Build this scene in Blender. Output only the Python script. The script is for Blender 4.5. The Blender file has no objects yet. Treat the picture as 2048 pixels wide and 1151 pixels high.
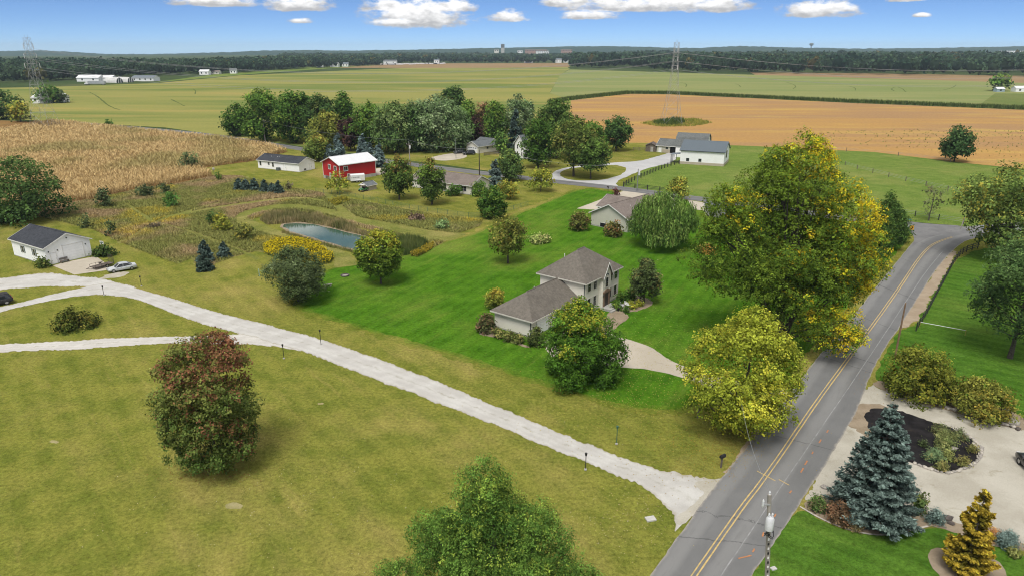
import bpy, bmesh, math, random
import numpy as np
from mathutils import Vector, Matrix, geometry
sc = bpy.context.scene
col = sc.collection
R = math.radians
# ---------------------------------------------------------------- camera
FPX, CX, CY, CAMH = 1384.0, 1024.0, 575.5, 38.0          # survey camera of the 2048 x 1151 photograph
TH = math.atan(477.5 / FPX)
ST, CT = math.sin(TH), math.cos(TH)
cam_d = bpy.data.cameras.new('camera')
cam = bpy.data.objects.new('camera', cam_d); col.objects.link(cam)
cam.location = (0, 0, CAMH)
cam.rotation_euler = (math.pi / 2 - TH, 0, 0)
cam_d.sensor_width = 36; cam_d.lens = 36 * FPX / 2048
cam_d.clip_start = 0.5; cam_d.clip_end = 60000
sc.camera = cam
# ---------------------------------------------------------------- light
SUN_EL, SUN_AZ = R(60), R(197)      # azimuth clockwise from +Y: behind the camera
sun_d = bpy.data.lights.new('sun', 'SUN')
sun_d.energy = 1.5; sun_d.angle = R(24); sun_d.color = (1.0, 0.96, 0.9)
sun = bpy.data.objects.new('sun', sun_d); col.objects.link(sun)
sv = Vector((math.sin(SUN_AZ) * math.cos(SUN_EL), math.cos(SUN_AZ) * math.cos(SUN_EL), math.sin(SUN_EL)))
sun.rotation_euler = sv.to_track_quat('Z', 'Y').to_euler()
world = bpy.data.worlds.new('World'); sc.world = world
world.use_nodes = True
wt = world.node_tree; wt.nodes.clear()
def wn(t, **k):
    n = wt.nodes.new(t)
    for a, b in k.items(): setattr(n, a, b)
    return n
def wm(op, a, b=None, c=None, clamp=False):
    n = wt.nodes.new('ShaderNodeMath'); n.operation = op; n.use_clamp = clamp
    for i, v in enumerate((a, b, c)):
        if v is None: continue
        if isinstance(v, (int, float)): n.inputs[i].default_value = v
        else: wt.links.new(v, n.inputs[i])
    return n.outputs[0]
def wsmooth(v, a, b):
    n = wt.nodes.new('ShaderNodeMapRange'); n.interpolation_type = 'SMOOTHSTEP'
    wt.links.new(v, n.inputs[0]); n.inputs[1].default_value = a; n.inputs[2].default_value = b
    return n.outputs[0]
def build_world():
    L = wt.links
    sky = wn('ShaderNodeTexSky', sky_type='NISHITA', sun_disc=False)
    sky.sun_elevation = SUN_EL; sky.sun_rotation = SUN_AZ
    sky.altitude = 8000; sky.air_density = 1.0; sky.dust_density = 0.0; sky.ozone_density = 6.0
    tc = wn('ShaderNodeTexCoord'); sp = wn('ShaderNodeSeparateXYZ'); L.new(tc.outputs['Generated'], sp.inputs[0])
    az = wm('ARCTAN2', sp.outputs[0], sp.outputs[1]); el = wm('ARCSINE', sp.outputs[2])
    # cumulus near the horizon: (azimuth, base elevation, half width, height) in degrees
    def dirpx(x, y):
        u, v = (x - CX) / FPX, (y - CY) / FPX
        d = Vector((u, CT - v * ST, -ST - v * CT)).normalized()
        return math.atan2(d.x, d.y), math.asin(d.z)
    cl = [(838, 46, 118, 62), (780, 18, 60, 30), (905, 20, 62, 26), (790, 50, 60, 14), (1018, 40, 46, 24), (1300, 18, 205, 34), (1180, 36, 80, 18), (1430, 18, 95, 40), (1640, 29, 92, 36),
          (1680, 22, 45, 20), (430, 9, 105, 26), (598, 17, 85, 34), (602, 45, 28, 11), (1845, 33, 24, 9), (1815, 1, 50, 16), (1130, 10, 60, 24), (60, -12, 90, 40), (1990, -14, 90, 40)]
    cb = wn('ShaderNodeCombineXYZ'); L.new(wm('MULTIPLY', az, 60.0), cb.inputs[0]); L.new(wm('MULTIPLY', el, 130.0), cb.inputs[1])
    def noise(scale, detail, off=0.0, src=cb, rough=0.58):
        n = wn('ShaderNodeTexNoise'); n.inputs['Scale'].default_value = scale; n.inputs['Detail'].default_value = detail; n.inputs['Roughness'].default_value = rough
        mp = wn('ShaderNodeMapping'); mp.inputs['Location'].default_value = (off, off * 1.7, off * .3)
        L.new(src.outputs[0], mp.inputs[0]); L.new(mp.outputs[0], n.inputs['Vector']); return n.outputs[0]
    n1 = noise(0.7, 9, rough=0.62); n2 = noise(0.9, 6, 7.3)
    tot = None; hgt = None
    for (x, yb, hw, ht) in cl:
        a0, e0 = dirpx(x, yb); a1, _ = dirpx(x + hw, yb); _, e1 = dirpx(x, yb - ht)
        dx = wm('DIVIDE', wm('SUBTRACT', az, a0), abs(a1 - a0))
        up = wm('DIVIDE', wm('SUBTRACT', el, e0), abs(e1 - e0))
        dn = wm('MULTIPLY', wm('MINIMUM', up, 0.0), 4.5)                 # flat base
        dy = wm('ADD', wm('MAXIMUM', up, 0.0), dn)
        d = wm('SUBTRACT', 1.0, wm('ADD', wm('MULTIPLY', dx, dx), wm('MULTIPLY', dy, dy)))
        tot = d if tot is None else wm('MAXIMUM', tot, d)
        h = wm('MULTIPLY', wm('MAXIMUM', d, 0.0), up)
        hgt = h if hgt is None else wm('MAXIMUM', hgt, h)
    tot = wm('MAXIMUM', tot, -1.2)
    f = wm('ADD', tot, wm('MULTIPLY', wm('SUBTRACT', n1, 0.5), 2.7))
    m_low = wm('MULTIPLY', wsmooth(f, 0.0, 0.80), wsmooth(tot, -1.15, -0.5))
    # the same broken cumulus deck overhead, seen on a plane
    inv = wm('DIVIDE', 1.0, wm('MAXIMUM', sp.outputs[2], 0.03))
    c2 = wn('ShaderNodeCombineXYZ'); L.new(wm('MULTIPLY', sp.outputs[0], inv), c2.inputs[0]); L.new(wm('MULTIPLY', sp.outputs[1], inv), c2.inputs[1])
    n3 = noise(1.1, 8, 3.1, c2)
    m_hi = wm('MULTIPLY', wsmooth(n3, 0.34, 0.54), wsmooth(el, R(4.6), R(9)))
    mask = wm('MAXIMUM', m_low, m_hi)
    mask = wm('MULTIPLY', mask, 0.95)
    shade = wm('ADD', wm('MULTIPLY', wsmooth(wm('ADD', hgt, wm('MULTIPLY', wm('SUBTRACT', n2, 0.5), 0.9)), -0.10, 0.42), 0.56), 0.44)
    shade = wm('MAXIMUM', shade, wm('MULTIPLY', m_hi, 0.88))
    cc = wn('ShaderNodeCombineColor')
    L.new(wm('MULTIPLY', shade, CLOUD[0]), cc.inputs[0]); L.new(wm('MULTIPLY', shade, CLOUD[1]), cc.inputs[1]); L.new(wm('MULTIPLY', shade, CLOUD[2]), cc.inputs[2])
    mx = wn('ShaderNodeMix', data_type='RGBA'); L.new(mask, mx.inputs['Factor']); L.new(sky.outputs[0], mx.inputs['A']); L.new(cc.outputs[0], mx.inputs['B'])
    bg = wn('ShaderNodeBackground'); bg.inputs['Strength'].default_value = 0.05
    out = wn('ShaderNodeOutputWorld')
    L.new(mx.outputs['Result'], bg.inputs['Color']); L.new(bg.outputs[0], out.inputs['Surface'])
CLOUD = (10.6, 10.4, 10.2)
build_world()
# ---------------------------------------------------------------- exposure
vs = sc.view_settings
vs.view_transform = 'Standard'; vs.look = 'None'; vs.exposure = 1.18; vs.gamma = 1.0; vs.use_curve_mapping = False
sc.render.engine = 'CYCLES'
cy = sc.cycles
cy.use_denoising = True; cy.max_bounces = 5; cy.diffuse_bounces = 2; cy.glossy_bounces = 2; cy.transmission_bounces = 3; cy.transparent_max_bounces = 6; cy.volume_bounces = 0
cy.use_adaptive_sampling = True; cy.adaptive_threshold = 0.01
cy.filter_width = 1.05
cy.sample_clamp_indirect = 6.0
# ---------------------------------------------------------------- survey: photograph pixel -> point of the place
def G(x, y, z=0.0):
    u, v = (x - CX) / FPX, (y - CY) / FPX
    dy, dz = CT - v * ST, -ST - v * CT
    t = (z - CAMH) / dz
    return (u * t, dy * t)
def HT(x, y, top):
    _, Y = G(x, y); v = (top - CY) / FPX
    return CAMH + (-ST - v * CT) * Y / (CT - v * ST)
def WID(x, y, wpx, h=0.0):
    _, Y = G(x, y); return wpx * (Y * CT - (h - CAMH) * ST) / FPX
# ---------------------------------------------------------------- numpy noise
def vnoise(x, y, scale, seed=0):
    x = np.asarray(x, float) / scale; y = np.asarray(y, float) / scale
    xi, yi = np.floor(x).astype(np.int64), np.floor(y).astype(np.int64)
    fx, fy = x - xi, y - yi; fx = fx * fx * (3 - 2 * fx); fy = fy * fy * (3 - 2 * fy)
    def h(a, b):
        n = (a * 374761393 + b * 668265263 + seed * 974634777) & 0xffffffff
        n = ((n ^ (n >> 13)) * 1274126177) & 0xffffffff
        return ((n ^ (n >> 16)) & 0xffff) / 65535.0
    return (h(xi, yi) * (1 - fx) + h(xi + 1, yi) * fx) * (1 - fy) + (h(xi, yi + 1) * (1 - fx) + h(xi + 1, yi + 1) * fx) * fy
def fbm(x, y, scale, seed=0):
    return (vnoise(x, y, scale, seed) * 4 + vnoise(x, y, scale / 2.1, seed + 1) * 2 + vnoise(x, y, scale / 4.3, seed + 2)) / 7
def inside(px, py, poly):
    px, py = np.asarray(px), np.asarray(py); r = np.zeros(px.shape, bool)
    n = len(poly)
    for i in range(n):
        x0, y0 = poly[i]; x1, y1 = poly[(i + 1) % n]
        c = (y0 > py) != (y1 > py)
        with np.errstate(divide='ignore', invalid='ignore'):
            r ^= c & (px < (x1 - x0) * (py - y0) / (y1 - y0 + 1e-12) + x0)
    return r
# ---------------------------------------------------------------- materials
MATS = {}
def nmat(name, c1, c2=None, scale=1.0, rough=0.8, bump=0.0, bscale=None, metal=0.0, spec=0.3, detail=4.0, coat=0.0, lo=0.35, hi=0.65, dist=0.02):
    if name in MATS: return MATS[name]
    m = bpy.data.materials.new(name); m.use_nodes = True; MATS[name] = m
    nt = m.node_tree; b = nt.nodes['Principled BSDF']
    b.inputs['Roughness'].default_value = rough; b.inputs['Metallic'].default_value = metal
    b.inputs['Specular IOR Level'].default_value = spec; b.inputs['Coat Weight'].default_value = coat
    if c2 is None: c2 = tuple(v * 0.86 for v in c1)
    tc = nt.nodes.new('ShaderNodeTexCoord')
    n = nt.nodes.new('ShaderNodeTexNoise'); n.inputs['Scale'].default_value = scale; n.inputs['Detail'].default_value = detail
    nt.links.new(tc.outputs['Object'], n.inputs['Vector'])
    r = nt.nodes.new('ShaderNodeValToRGB'); r.color_ramp.elements[0].position = lo; r.color_ramp.elements[1].position = hi
    r.color_ramp.elements[0].color = (*c2, 1); r.color_ramp.elements[1].color = (*c1, 1)
    nt.links.new(n.outputs[0], r.inputs[0]); nt.links.new(r.outputs[0], b.inputs['Base Color'])
    if bump:
        n2 = nt.nodes.new('ShaderNodeTexNoise'); n2.inputs['Scale'].default_value = bscale or scale * 4; n2.inputs['Detail'].default_value = 4
        nt.links.new(tc.outputs['Object'], n2.inputs['Vector'])
        bm = nt.nodes.new('ShaderNodeBump'); bm.inputs['Strength'].default_value = bump; bm.inputs['Distance'].default_value = dist
        nt.links.new(n2.outputs[0], bm.inputs['Height']); nt.links.new(bm.outputs[0], b.inputs['Normal'])
    return m
class NT:
    """small wrapper for building a node material"""
    def __init__(s, name, rough=0.95, spec=0.0):
        s.m = bpy.data.materials.new(name); s.m.use_nodes = True; s.t = s.m.node_tree; s.b = s.t.nodes['Principled BSDF']
        s.b.inputs['Roughness'].default_value = rough; s.b.inputs['Specular IOR Level'].default_value = spec
        s.tc = s.t.nodes.new('ShaderNodeTexCoord'); MATS[name] = s.m
    def l(s, a, b): s.t.links.new(a, b)
    def noise(s, scale, detail=4, rough=0.55, stretch=None, rot=0, loc=(0, 0, 0), src='Object', dist=0.0):
        n = s.t.nodes.new('ShaderNodeTexNoise'); n.inputs['Scale'].default_value = scale; n.inputs['Detail'].default_value = detail; n.inputs['Roughness'].default_value = rough; n.inputs['Distortion'].default_value = dist
        mp = s.t.nodes.new('ShaderNodeMapping'); mp.vector_type = 'POINT'
        mp.inputs['Location'].default_value = loc
        s.l(s.tc.outputs[src], mp.inputs[0])
        if stretch:
            mp.inputs['Rotation'].default_value = (0, 0, rot)
            m2 = s.t.nodes.new('ShaderNodeMapping'); m2.inputs['Scale'].default_value = stretch; s.l(mp.outputs[0], m2.inputs[0]); s.l(m2.outputs[0], n.inputs['Vector'])
        else: s.l(mp.outputs[0], n.inputs['Vector'])
        return n.outputs[0]
    def step(s, v, a, b):
        n = s.t.nodes.new('ShaderNodeMapRange'); n.interpolation_type = 'SMOOTHSTEP'; s.l(v, n.inputs[0]); n.inputs[1].default_value = a; n.inputs[2].default_value = b; return n.outputs[0]
    def math(s, op, a, b=None, clamp=False):
        n = s.t.nodes.new('ShaderNodeMath'); n.operation = op; n.use_clamp = clamp
        for i, v in enumerate((a, b)):
            if v is None: continue
            if isinstance(v, (int, float)): n.inputs[i].default_value = v
            else: s.l(v, n.inputs[i])
        return n.outputs[0]
    def mix(s, f, a, b, blend='MIX'):
        n = s.t.nodes.new('ShaderNodeMix'); n.data_type = 'RGBA'; n.blend_type = blend
        for k, v in (('Factor', f), ('A', a), ('B', b)):
            if isinstance(v, (int, float)): n.inputs[k].default_value = v
            elif isinstance(v, tuple): n.inputs[k].default_value = (*v, 1)
            else: s.l(v, n.inputs[k])
        return n.outputs['Result']
    def gray(s, v):
        n = s.t.nodes.new('ShaderNodeCombineColor'); [s.l(v, n.inputs[i]) for i in range(3)]; return n.outputs[0]
    def wave(s, period, rot, dist=0.6, src='Object', dscale=0.5):
        w = s.t.nodes.new('ShaderNodeTexWave'); w.wave_type = 'BANDS'; w.bands_direction = 'X'
        mp = s.t.nodes.new('ShaderNodeMapping'); mp.inputs['Rotation'].default_value = (0, 0, rot); s.l(s.tc.outputs[src], mp.inputs[0]); s.l(mp.outputs[0], w.inputs['Vector'])
        w.inputs['Scale'].default_value = 2 * math.pi / (20 * period) ; w.inputs['Distortion'].default_value = dist; w.inputs['Detail'].default_value = 2; w.inputs['Detail Scale'].default_value = dscale
        return w.outputs['Fac']
    def uv(s, i):
        n = s.t.nodes.new('ShaderNodeSeparateXYZ'); s.l(s.tc.outputs['UV'], n.inputs[0]); return n.outputs[i]
    def out(s, c, bump=None, strength=0.4, dist=0.05):
        s.l(c, s.b.inputs['Base Color'])
        if bump is not None:
            b = s.t.nodes.new('ShaderNodeBump'); b.inputs['Strength'].default_value = strength; b.inputs['Distance'].default_value = dist
            s.l(bump, b.inputs['Height']); s.l(b.outputs[0], s.b.inputs['Normal'])
        return s.m
def attr_mat(name, transl=0.34, rough=0.7, spec=0.05):
    m = bpy.data.materials.new(name); m.use_nodes = True; nt = m.node_tree; MATS[name] = m
    b = nt.nodes['Principled BSDF']; o = nt.nodes['Material Output']
    a = nt.nodes.new('ShaderNodeAttribute'); a.attribute_name = 'tint'
    nt.links.new(a.outputs['Color'], b.inputs['Base Color']); b.inputs['Roughness'].default_value = rough; b.inputs['Specular IOR Level'].default_value = spec
    if transl:
        t = nt.nodes.new('ShaderNodeBsdfTranslucent'); nt.links.new(a.outputs['Color'], t.inputs['Color'])
        mx = nt.nodes.new('ShaderNodeMixShader'); mx.inputs[0].default_value = transl
        nt.links.new(b.outputs[0], mx.inputs[1]); nt.links.new(t.outputs[0], mx.inputs[2]); nt.links.new(mx.outputs[0], o.inputs['Surface'])
    return m
LEAF = attr_mat('leaf'); BLADE = attr_mat('grass_blade', 0.25, 0.8, 0.0)
BARK = nmat('bark', (0.10, 0.085, 0.07), (0.045, 0.038, 0.032), 6, 0.95, 0.5)
# ---------------------------------------------------------------- things
def tag(o, label=None, cat=None, group=None, kind=None):
    if label: o['label'] = label
    if cat: o['category'] = cat
    if group: o['group'] = group
    if kind: o['kind'] = kind
    return o
def empty(name, loc, rz=0.0, label=None, cat=None, group=None):
    o = bpy.data.objects.new(name, None); col.objects.link(o); o.empty_display_size = 0.3
    o.location = loc if len(loc) == 3 else (loc[0], loc[1], 0); o.rotation_euler = (0, 0, rz)
    return tag(o, label, cat, group)
def link(name, me, parent=None, loc=None, rz=None):
    o = bpy.data.objects.new(name, me); col.objects.link(o)
    if parent: o.parent = parent
    if loc is not None: o.location = loc
    if rz is not None: o.rotation_euler = (0, 0, rz)
    return o
def fast_mesh(name, V, F, tint=None, mat=None, smooth=False):
    """V (n,3), F (m,k) arrays; tint (n,3)"""
    me = bpy.data.meshes.new(name); V = np.ascontiguousarray(V, np.float32); F = np.ascontiguousarray(F, np.int32)
    m, k = F.shape
    me.vertices.add(len(V)); me.vertices.foreach_set('co', V.ravel())
    me.loops.add(m * k); me.loops.foreach_set('vertex_index', F.ravel())
    me.polygons.add(m); me.polygons.foreach_set('loop_start', np.arange(0, m * k, k, dtype=np.int32))
    me.update(calc_edges=True)
    if tint is not None:
        a = me.attributes.new('tint', 'FLOAT_COLOR', 'POINT')
        c = np.ones((len(V), 4), np.float32); c[:, :3] = tint; a.data.foreach_set('color', c.ravel())
    if mat: me.materials.append(mat)
    if smooth: me.polygons.foreach_set('use_smooth', np.ones(m, bool))
    return me
class MB:
    """collects boxes, prisms and tubes in local coordinates, then builds one mesh"""
    def __init__(s): s.v = []; s.f = []
    def add(s, vs, fs):
        n = len(s.v); s.v += [tuple(v) for v in vs]; s.f += [tuple(i + n for i in f) for f in fs]; return s
    def box(s, x0, x1, y0, y1, z0, z1):
        return s.add([(x0, y0, z0), (x1, y0, z0), (x1, y1, z0), (x0, y1, z0), (x0, y0, z1), (x1, y0, z1), (x1, y1, z1), (x0, y1, z1)],
                     [(3, 2, 1, 0), (4, 5, 6, 7), (0, 1, 5, 4), (1, 2, 6, 5), (2, 3, 7, 6), (3, 0, 4, 7)])
    def obox(s, o, u, v, w, a, b, c):
        """oriented box: corner o, unit axes u, v, w, lengths a, b, c"""
        o, u, v, w = Vector(o), Vector(u) * a, Vector(v) * b, Vector(w) * c
        return s.add([o, o + u, o + u + v, o + v, o + w, o + u + w, o + u + v + w, o + v + w],
                     [(3, 2, 1, 0), (4, 5, 6, 7), (0, 1, 5, 4), (1, 2, 6, 5), (2, 3, 7, 6), (3, 0, 4, 7)])
    def slab(s, pts, th):
        """planar polygon thickened downward along -z by th"""
        n = len(pts); a = [Vector(p) for p in pts]; b = [p - Vector((0, 0, th)) for p in a]
        fs = [tuple(range(n)), tuple(range(2 * n - 1, n - 1, -1))] + [(i, n + i, n + (i + 1) % n, (i + 1) % n) for i in range(n)]
        return s.add(a + b, fs)
    def prism(s, poly, z0, z1):
        n = len(poly)
        return s.add([(x, y, z0) for x, y in poly] + [(x, y, z1) for x, y in poly],
                     [tuple(range(n - 1, -1, -1)), tuple(range(n, 2 * n))] + [(i, (i + 1) % n, n + (i + 1) % n, n + i) for i in range(n)])
    def xprism(s, prof, x0, x1):
        """profile in (y, z) swept along x"""
        n = len(prof)
        return s.add([(x0, y, z) for y, z in prof] + [(x1, y, z) for y, z in prof],
                     [tuple(range(n)), tuple(range(2 * n - 1, n - 1, -1))] + [(i, n + i, n + (i + 1) % n, (i + 1) % n) for i in range(n)])
    def tube(s, pts, rad, n=6, cap=True):
        P = [Vector(p) for p in pts]
        if not isinstance(rad, (list, tuple)): rad = [rad] * len(P)
        base = len(s.v); prev = None
        for i, p in enumerate(P):
            d = (P[min(i + 1, len(P) - 1)] - P[max(i - 1, 0)]).normalized()
            ref = Vector((0, 0, 1)) if abs(d.z) < 0.9 else Vector((1, 0, 0))
            if prev is not None:
                ref = prev
            a = d.cross(ref); a = a.normalized() if a.length > 1e-6 else d.orthogonal().normalized(); b = a.cross(d); prev = b
            for k in range(n):
                t = 2 * math.pi * k / n; s.v.append(tuple(p + a * (math.cos(t) * rad[i]) + b * (math.sin(t) * rad[i])))
        for i in range(len(P) - 1):
            for k in range(n):
                s.f.append((base + i * n + k, base + i * n + (k + 1) % n, base + (i + 1) * n + (k + 1) % n, base + (i + 1) * n + k))
        if cap:
            s.f.append(tuple(base + k for k in range(n - 1, -1, -1))); e = base + (len(P) - 1) * n; s.f.append(tuple(e + k for k in range(n)))
        return s
    def lathe(s, prof, n=12, c=(0, 0)):
        base = len(s.v)
        for r, z in prof:
            for k in range(n):
                t = 2 * math.pi * k / n; s.v.append((c[0] + r * math.cos(t), c[1] + r * math.sin(t), z))
        for i in range(len(prof) - 1):
            for k in range(n):
                s.f.append((base + i * n + k, base + i * n + (k + 1) % n, base + (i + 1) * n + (k + 1) % n, base + (i + 1) * n + k))
        s.f.append(tuple(base + k for k in range(n - 1, -1, -1))); e = base + (len(prof) - 1) * n; s.f.append(tuple(e + k for k in range(n)))
        return s
    def build(s, name, mat, parent=None, loc=None, rz=None, smooth=False, mesh_only=False):
        me = bpy.data.meshes.new(name); me.from_pydata(s.v, [], s.f); me.update()
        bm = bmesh.new(); bm.from_mesh(me); bmesh.ops.recalc_face_normals(bm, faces=bm.faces); bm.to_mesh(me); bm.free()
        if mat: me.materials.append(mat)
        if smooth:
            me.polygons.foreach_set('use_smooth', np.ones(len(me.polygons), bool)); me.set_sharp_from_angle(angle=R(40))
        if mesh_only: return me
        return link(name, me, parent, loc, rz)
def B(): return MB()
# ================================================================ THE SETTING
def GP(pts, z=0.0): return [G(x, y, z) for x, y in pts]
def resample(P, step, closed=True):
    P = [np.array(p, float) for p in P]; out = []
    n = len(P)
    for i in range(n if closed else n - 1):
        a, b = P[i], P[(i + 1) % n]; k = max(1, int(np.linalg.norm(b - a) / step))
        for j in range(k): out.append(a + (b - a) * j / k)
    if not closed: out.append(P[-1])
    return np.array(out)
def smooth_pts(P, closed, it=2):
    P = [np.array(p, float) for p in P]
    for _ in range(it):                       # Chaikin corner cutting
        Q = [] if closed else [P[0]]
        n = len(P)
        for i in range(n if closed else n - 1):
            a, b = P[i], P[(i + 1) % n]; Q += [a * .75 + b * .25, a * .25 + b * .75]
        if not closed: Q.append(P[-1])
        P = Q
    return P
def sheet(name, P, z, mat, jit=0.0, step=1.0, smooth=2, parent=None, kind='structure', seed=1, label=None, grow=0.0):
    if smooth: P = smooth_pts(P, True, smooth)
    Q = resample(P, step)
    if grow:
        T = np.roll(Q, -1, 0) - np.roll(Q, 1, 0); T /= np.linalg.norm(T, axis=1)[:, None] + 1e-9
        sgn = np.sign(np.sum(Q[:, 0] * np.roll(Q[:, 1], -1) - np.roll(Q[:, 0], -1) * Q[:, 1])); Q = Q + np.stack([T[:, 1], -T[:, 0]], 1) * grow * sgn
    if jit:
        T = np.roll(Q, -1, 0) - np.roll(Q, 1, 0); T /= np.linalg.norm(T, axis=1)[:, None] + 1e-9
        nz = (vnoise(Q[:, 0], Q[:, 1], step * 1.3, seed) - .5) + (vnoise(Q[:, 0], Q[:, 1], step * 5, seed + 5) - .5) * 1.6
        Q = Q + np.stack([T[:, 1], -T[:, 0]], 1) * (nz * jit)[:, None]
    V = [Vector((x, y, 0)) for x, y in Q]
    T = geometry.tessellate_polygon([V])
    Vn = np.zeros((len(Q), 3)); Vn[:, :2] = Q; Vn[:, 2] = z
    F = np.array(T, int)
    a, b, c = Vn[F[:, 0]], Vn[F[:, 1]], Vn[F[:, 2]]
    flip = np.cross(b - a, c - a)[:, 2] < 0
    F[flip] = F[flip][:, ::-1]
    o = link(name, fast_mesh(name, Vn, F, mat=mat), parent)
    if parent is None: tag(o, label, None, None, kind)
    return o
def along(P, n):
    P = np.array(P, float); d = np.r_[0, np.cumsum(np.linalg.norm(np.diff(P, axis=0), axis=1))]
    t = np.linspace(0, d[-1], n); return np.stack([np.interp(t, d, P[:, 0]), np.interp(t, d, P[:, 1])], 1), d[-1]
def ribbon(name, Lp, Rp, z, mat, n=160, jit=0.0, seed=3, parent=None, across=6, kind='structure', smooth=2, crown=0.0):
    if smooth: Lp, Rp = smooth_pts(Lp, False, smooth), smooth_pts(Rp, False, smooth)
    A, la = along(Lp, n); C, lc = along(Rp, n)
    if jit:
        N = A - C; N /= np.linalg.norm(N, axis=1)[:, None] + 1e-9      # only across the strip, so no face can fold over
        for Q, sd, sg in ((A, seed, 1), (C, seed + 3, -1)):
            Q += N * (((vnoise(Q[:, 0], Q[:, 1], .3, sd) - .5) * 1.1 + (vnoise(Q[:, 0], Q[:, 1], 1.1, sd + 5) - .5) * .8 + (vnoise(Q[:, 0], Q[:, 1], 4, sd + 1) - .5) * 1.6) * jit * sg)[:, None]
    k = across + 1
    t = np.linspace(0, 1, k)[None, :, None]
    V = A[:, None, :] * (1 - t) + C[:, None, :] * t
    Z = np.full((n, k), z) + crown * (1 - (2 * t[..., 0] - 1) ** 2)
    V3 = np.concatenate([V, Z[..., None]], 2).reshape(-1, 3)
    i = np.arange(n - 1)[:, None] * k + np.arange(across)[None, :]
    F = np.stack([i, i + 1, i + k + 1, i + k], -1).reshape(-1, 4)
    a, b, c = V3[F[0, 0]], V3[F[0, 1]], V3[F[0, 2]]
    if np.cross(b - a, c - a)[2] < 0: F = F[:, ::-1]
    me = fast_mesh(name, V3, F, mat=mat)
    uv = me.uv_layers.new(name='UVMap'); vi = np.zeros(len(me.loops), np.int32); me.loops.foreach_get('vertex_index', vi)
    U = np.stack([np.broadcast_to(np.linspace(0, 1, k)[None, :], (n, k)), np.broadcast_to(np.linspace(0, (la + lc) / 2, n)[:, None], (n, k))], -1).reshape(-1, 2)
    uv.data.foreach_set('uv', U[vi].astype(np.float32).ravel())
    o = link(name, me, parent)
    if parent is None: tag(o, None, None, None, kind)
    return o
# ---- ground materials
def lawn_mat(name, c0, c1, dry, dry_amt, stripe=0.0, rot=0.0, period=2.2, fine=1.0, patch=22.0):
    n = NT(name)
    big = n.noise(1.0 / patch, 5, 0.6); mid = n.noise(0.28, 5, 0.62, loc=(31, 7, 0)); fin = n.noise(2.6, 4, 0.7, loc=(5, 5, 0)); vf = n.noise(11.0, 3, 0.7)
    c = n.mix(n.step(mid, 0.32, 0.68), c0, c1)
    c = n.mix(n.math('MULTIPLY', n.step(n.math('ADD', n.math('MULTIPLY', big, .6), n.math('MULTIPLY', n.noise(0.11, 6, .65, stretch=(1, .35, 1), rot=rot), .4)), 0.46, 0.68), dry_amt), c, dry)
    if stripe:
        w = n.wave(period, rot, 0.35)
        c = n.mix(n.math('MULTIPLY', n.step(w, 0.25, 0.75), stripe), c, tuple(v * 1.5 for v in c1))
    # worn, scuffed mower lines
    sc_ = n.noise(0.5, 5, 0.65, stretch=(1, .12, 1), rot=rot)
    c = n.mix(n.math('MULTIPLY', n.step(sc_, 0.55, 0.8), dry_amt * .55), c, tuple(v * 1.15 for v in dry))
    mr = n.t.nodes.new('ShaderNodeMapRange'); n.l(n.math('ADD', n.math('MULTIPLY', fin, .55), n.math('MULTIPLY', vf, .45)), mr.inputs[0])
    for i_, v_ in ((1, .34), (2, .66), (3, .50), (4, 1.50)): mr.inputs[i_].default_value = v_
    f = mr.outputs[0]
    c = n.mix(1.0, c, n.gray(f), 'MULTIPLY')
    return n.out(c, n.math('ADD', fin, vf), 0.5, 0.08)
M_OLIVE = lawn_mat('lawn_olive', (0.116, 0.140, 0.022), (0.188, 0.190, 0.037), (0.288, 0.236, 0.074), 0.9, 0.12, R(-38), 2.6, patch=17)
M_GREEN = lawn_mat('lawn_green', (0.040, 0.112, 0.007), (0.072, 0.165, 0.012), (0.200, 0.220, 0.045), 0.6, 0.16, R(28), 1.9, patch=20)
M_DEEP = lawn_mat('lawn_deep', (0.042, 0.104, 0.011), (0.070, 0.146, 0.018), (0.155, 0.185, 0.040), 0.38, 0.24, R(-52), 2.1)
M_PAST = lawn_mat('pasture_grass', (0.105, 0.165, 0.030), (0.150, 0.205, 0.045), (0.240, 0.235, 0.075), 0.7, 0.0, R(80), 3, patch=30)
M_PATH = lawn_mat('mowed_path', (0.125, 0.145, 0.032), (0.185, 0.190, 0.048), (0.285, 0.245, 0.090), 0.9, 0.1, R(-60), 1.4, patch=12)
def field_mat(name, ca, cb, cc, s=0.02, stretch=(1, .25, 1), rot=0.0, rows=0.0, rrot=0.0, period=1.5, lo=.42, hi=.6):
    n = NT(name)
    a = n.noise(s, 6, .6, stretch=stretch, rot=rot); b = n.noise(s * 2.6, 6, .65, stretch=stretch, rot=rot, loc=(70, 20, 0)); f = n.noise(0.7, 4, .7)
    c = n.mix(n.step(a, lo, hi), ca, cb); c = n.mix(n.math('MULTIPLY', n.step(b, .5, .72), .8), c, cc)
    if rows:
        c = n.mix(n.math('MULTIPLY', n.wave(period, rrot, .2), rows), c, tuple(v * .45 for v in ca))
    c = n.mix(1.0, c, n.gray(n.math('ADD', n.math('MULTIPLY', f, .7), .62)), 'MULTIPLY')
    return n.out(c, f, .5, .2)
M_SOY = field_mat('soy_field', (0.150, 0.190, 0.050), (0.255, 0.248, 0.075), (0.340, 0.270, 0.090), 0.011, (.2, 1, 1), R(4), lo=.40, hi=.56)
M_FARCROP = field_mat('young_field', (0.185, 0.225, 0.078), (0.235, 0.250, 0.095), (0.300, 0.270, 0.125), 0.012, (.22, 1, 1), R(8))
M_BROWN = field_mat('ripe_bean_field', (0.335, 0.205, 0.100), (0.395, 0.235, 0.085), (0.500, 0.355, 0.095), 0.02, (.2, 1, 1), R(6))
M_TANF = field_mat('stubble_field', (0.255, 0.172, 0.090), (0.300, 0.205, 0.110), (0.230, 0.180, 0.080), 0.02, (.2, 1, 1))
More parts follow.
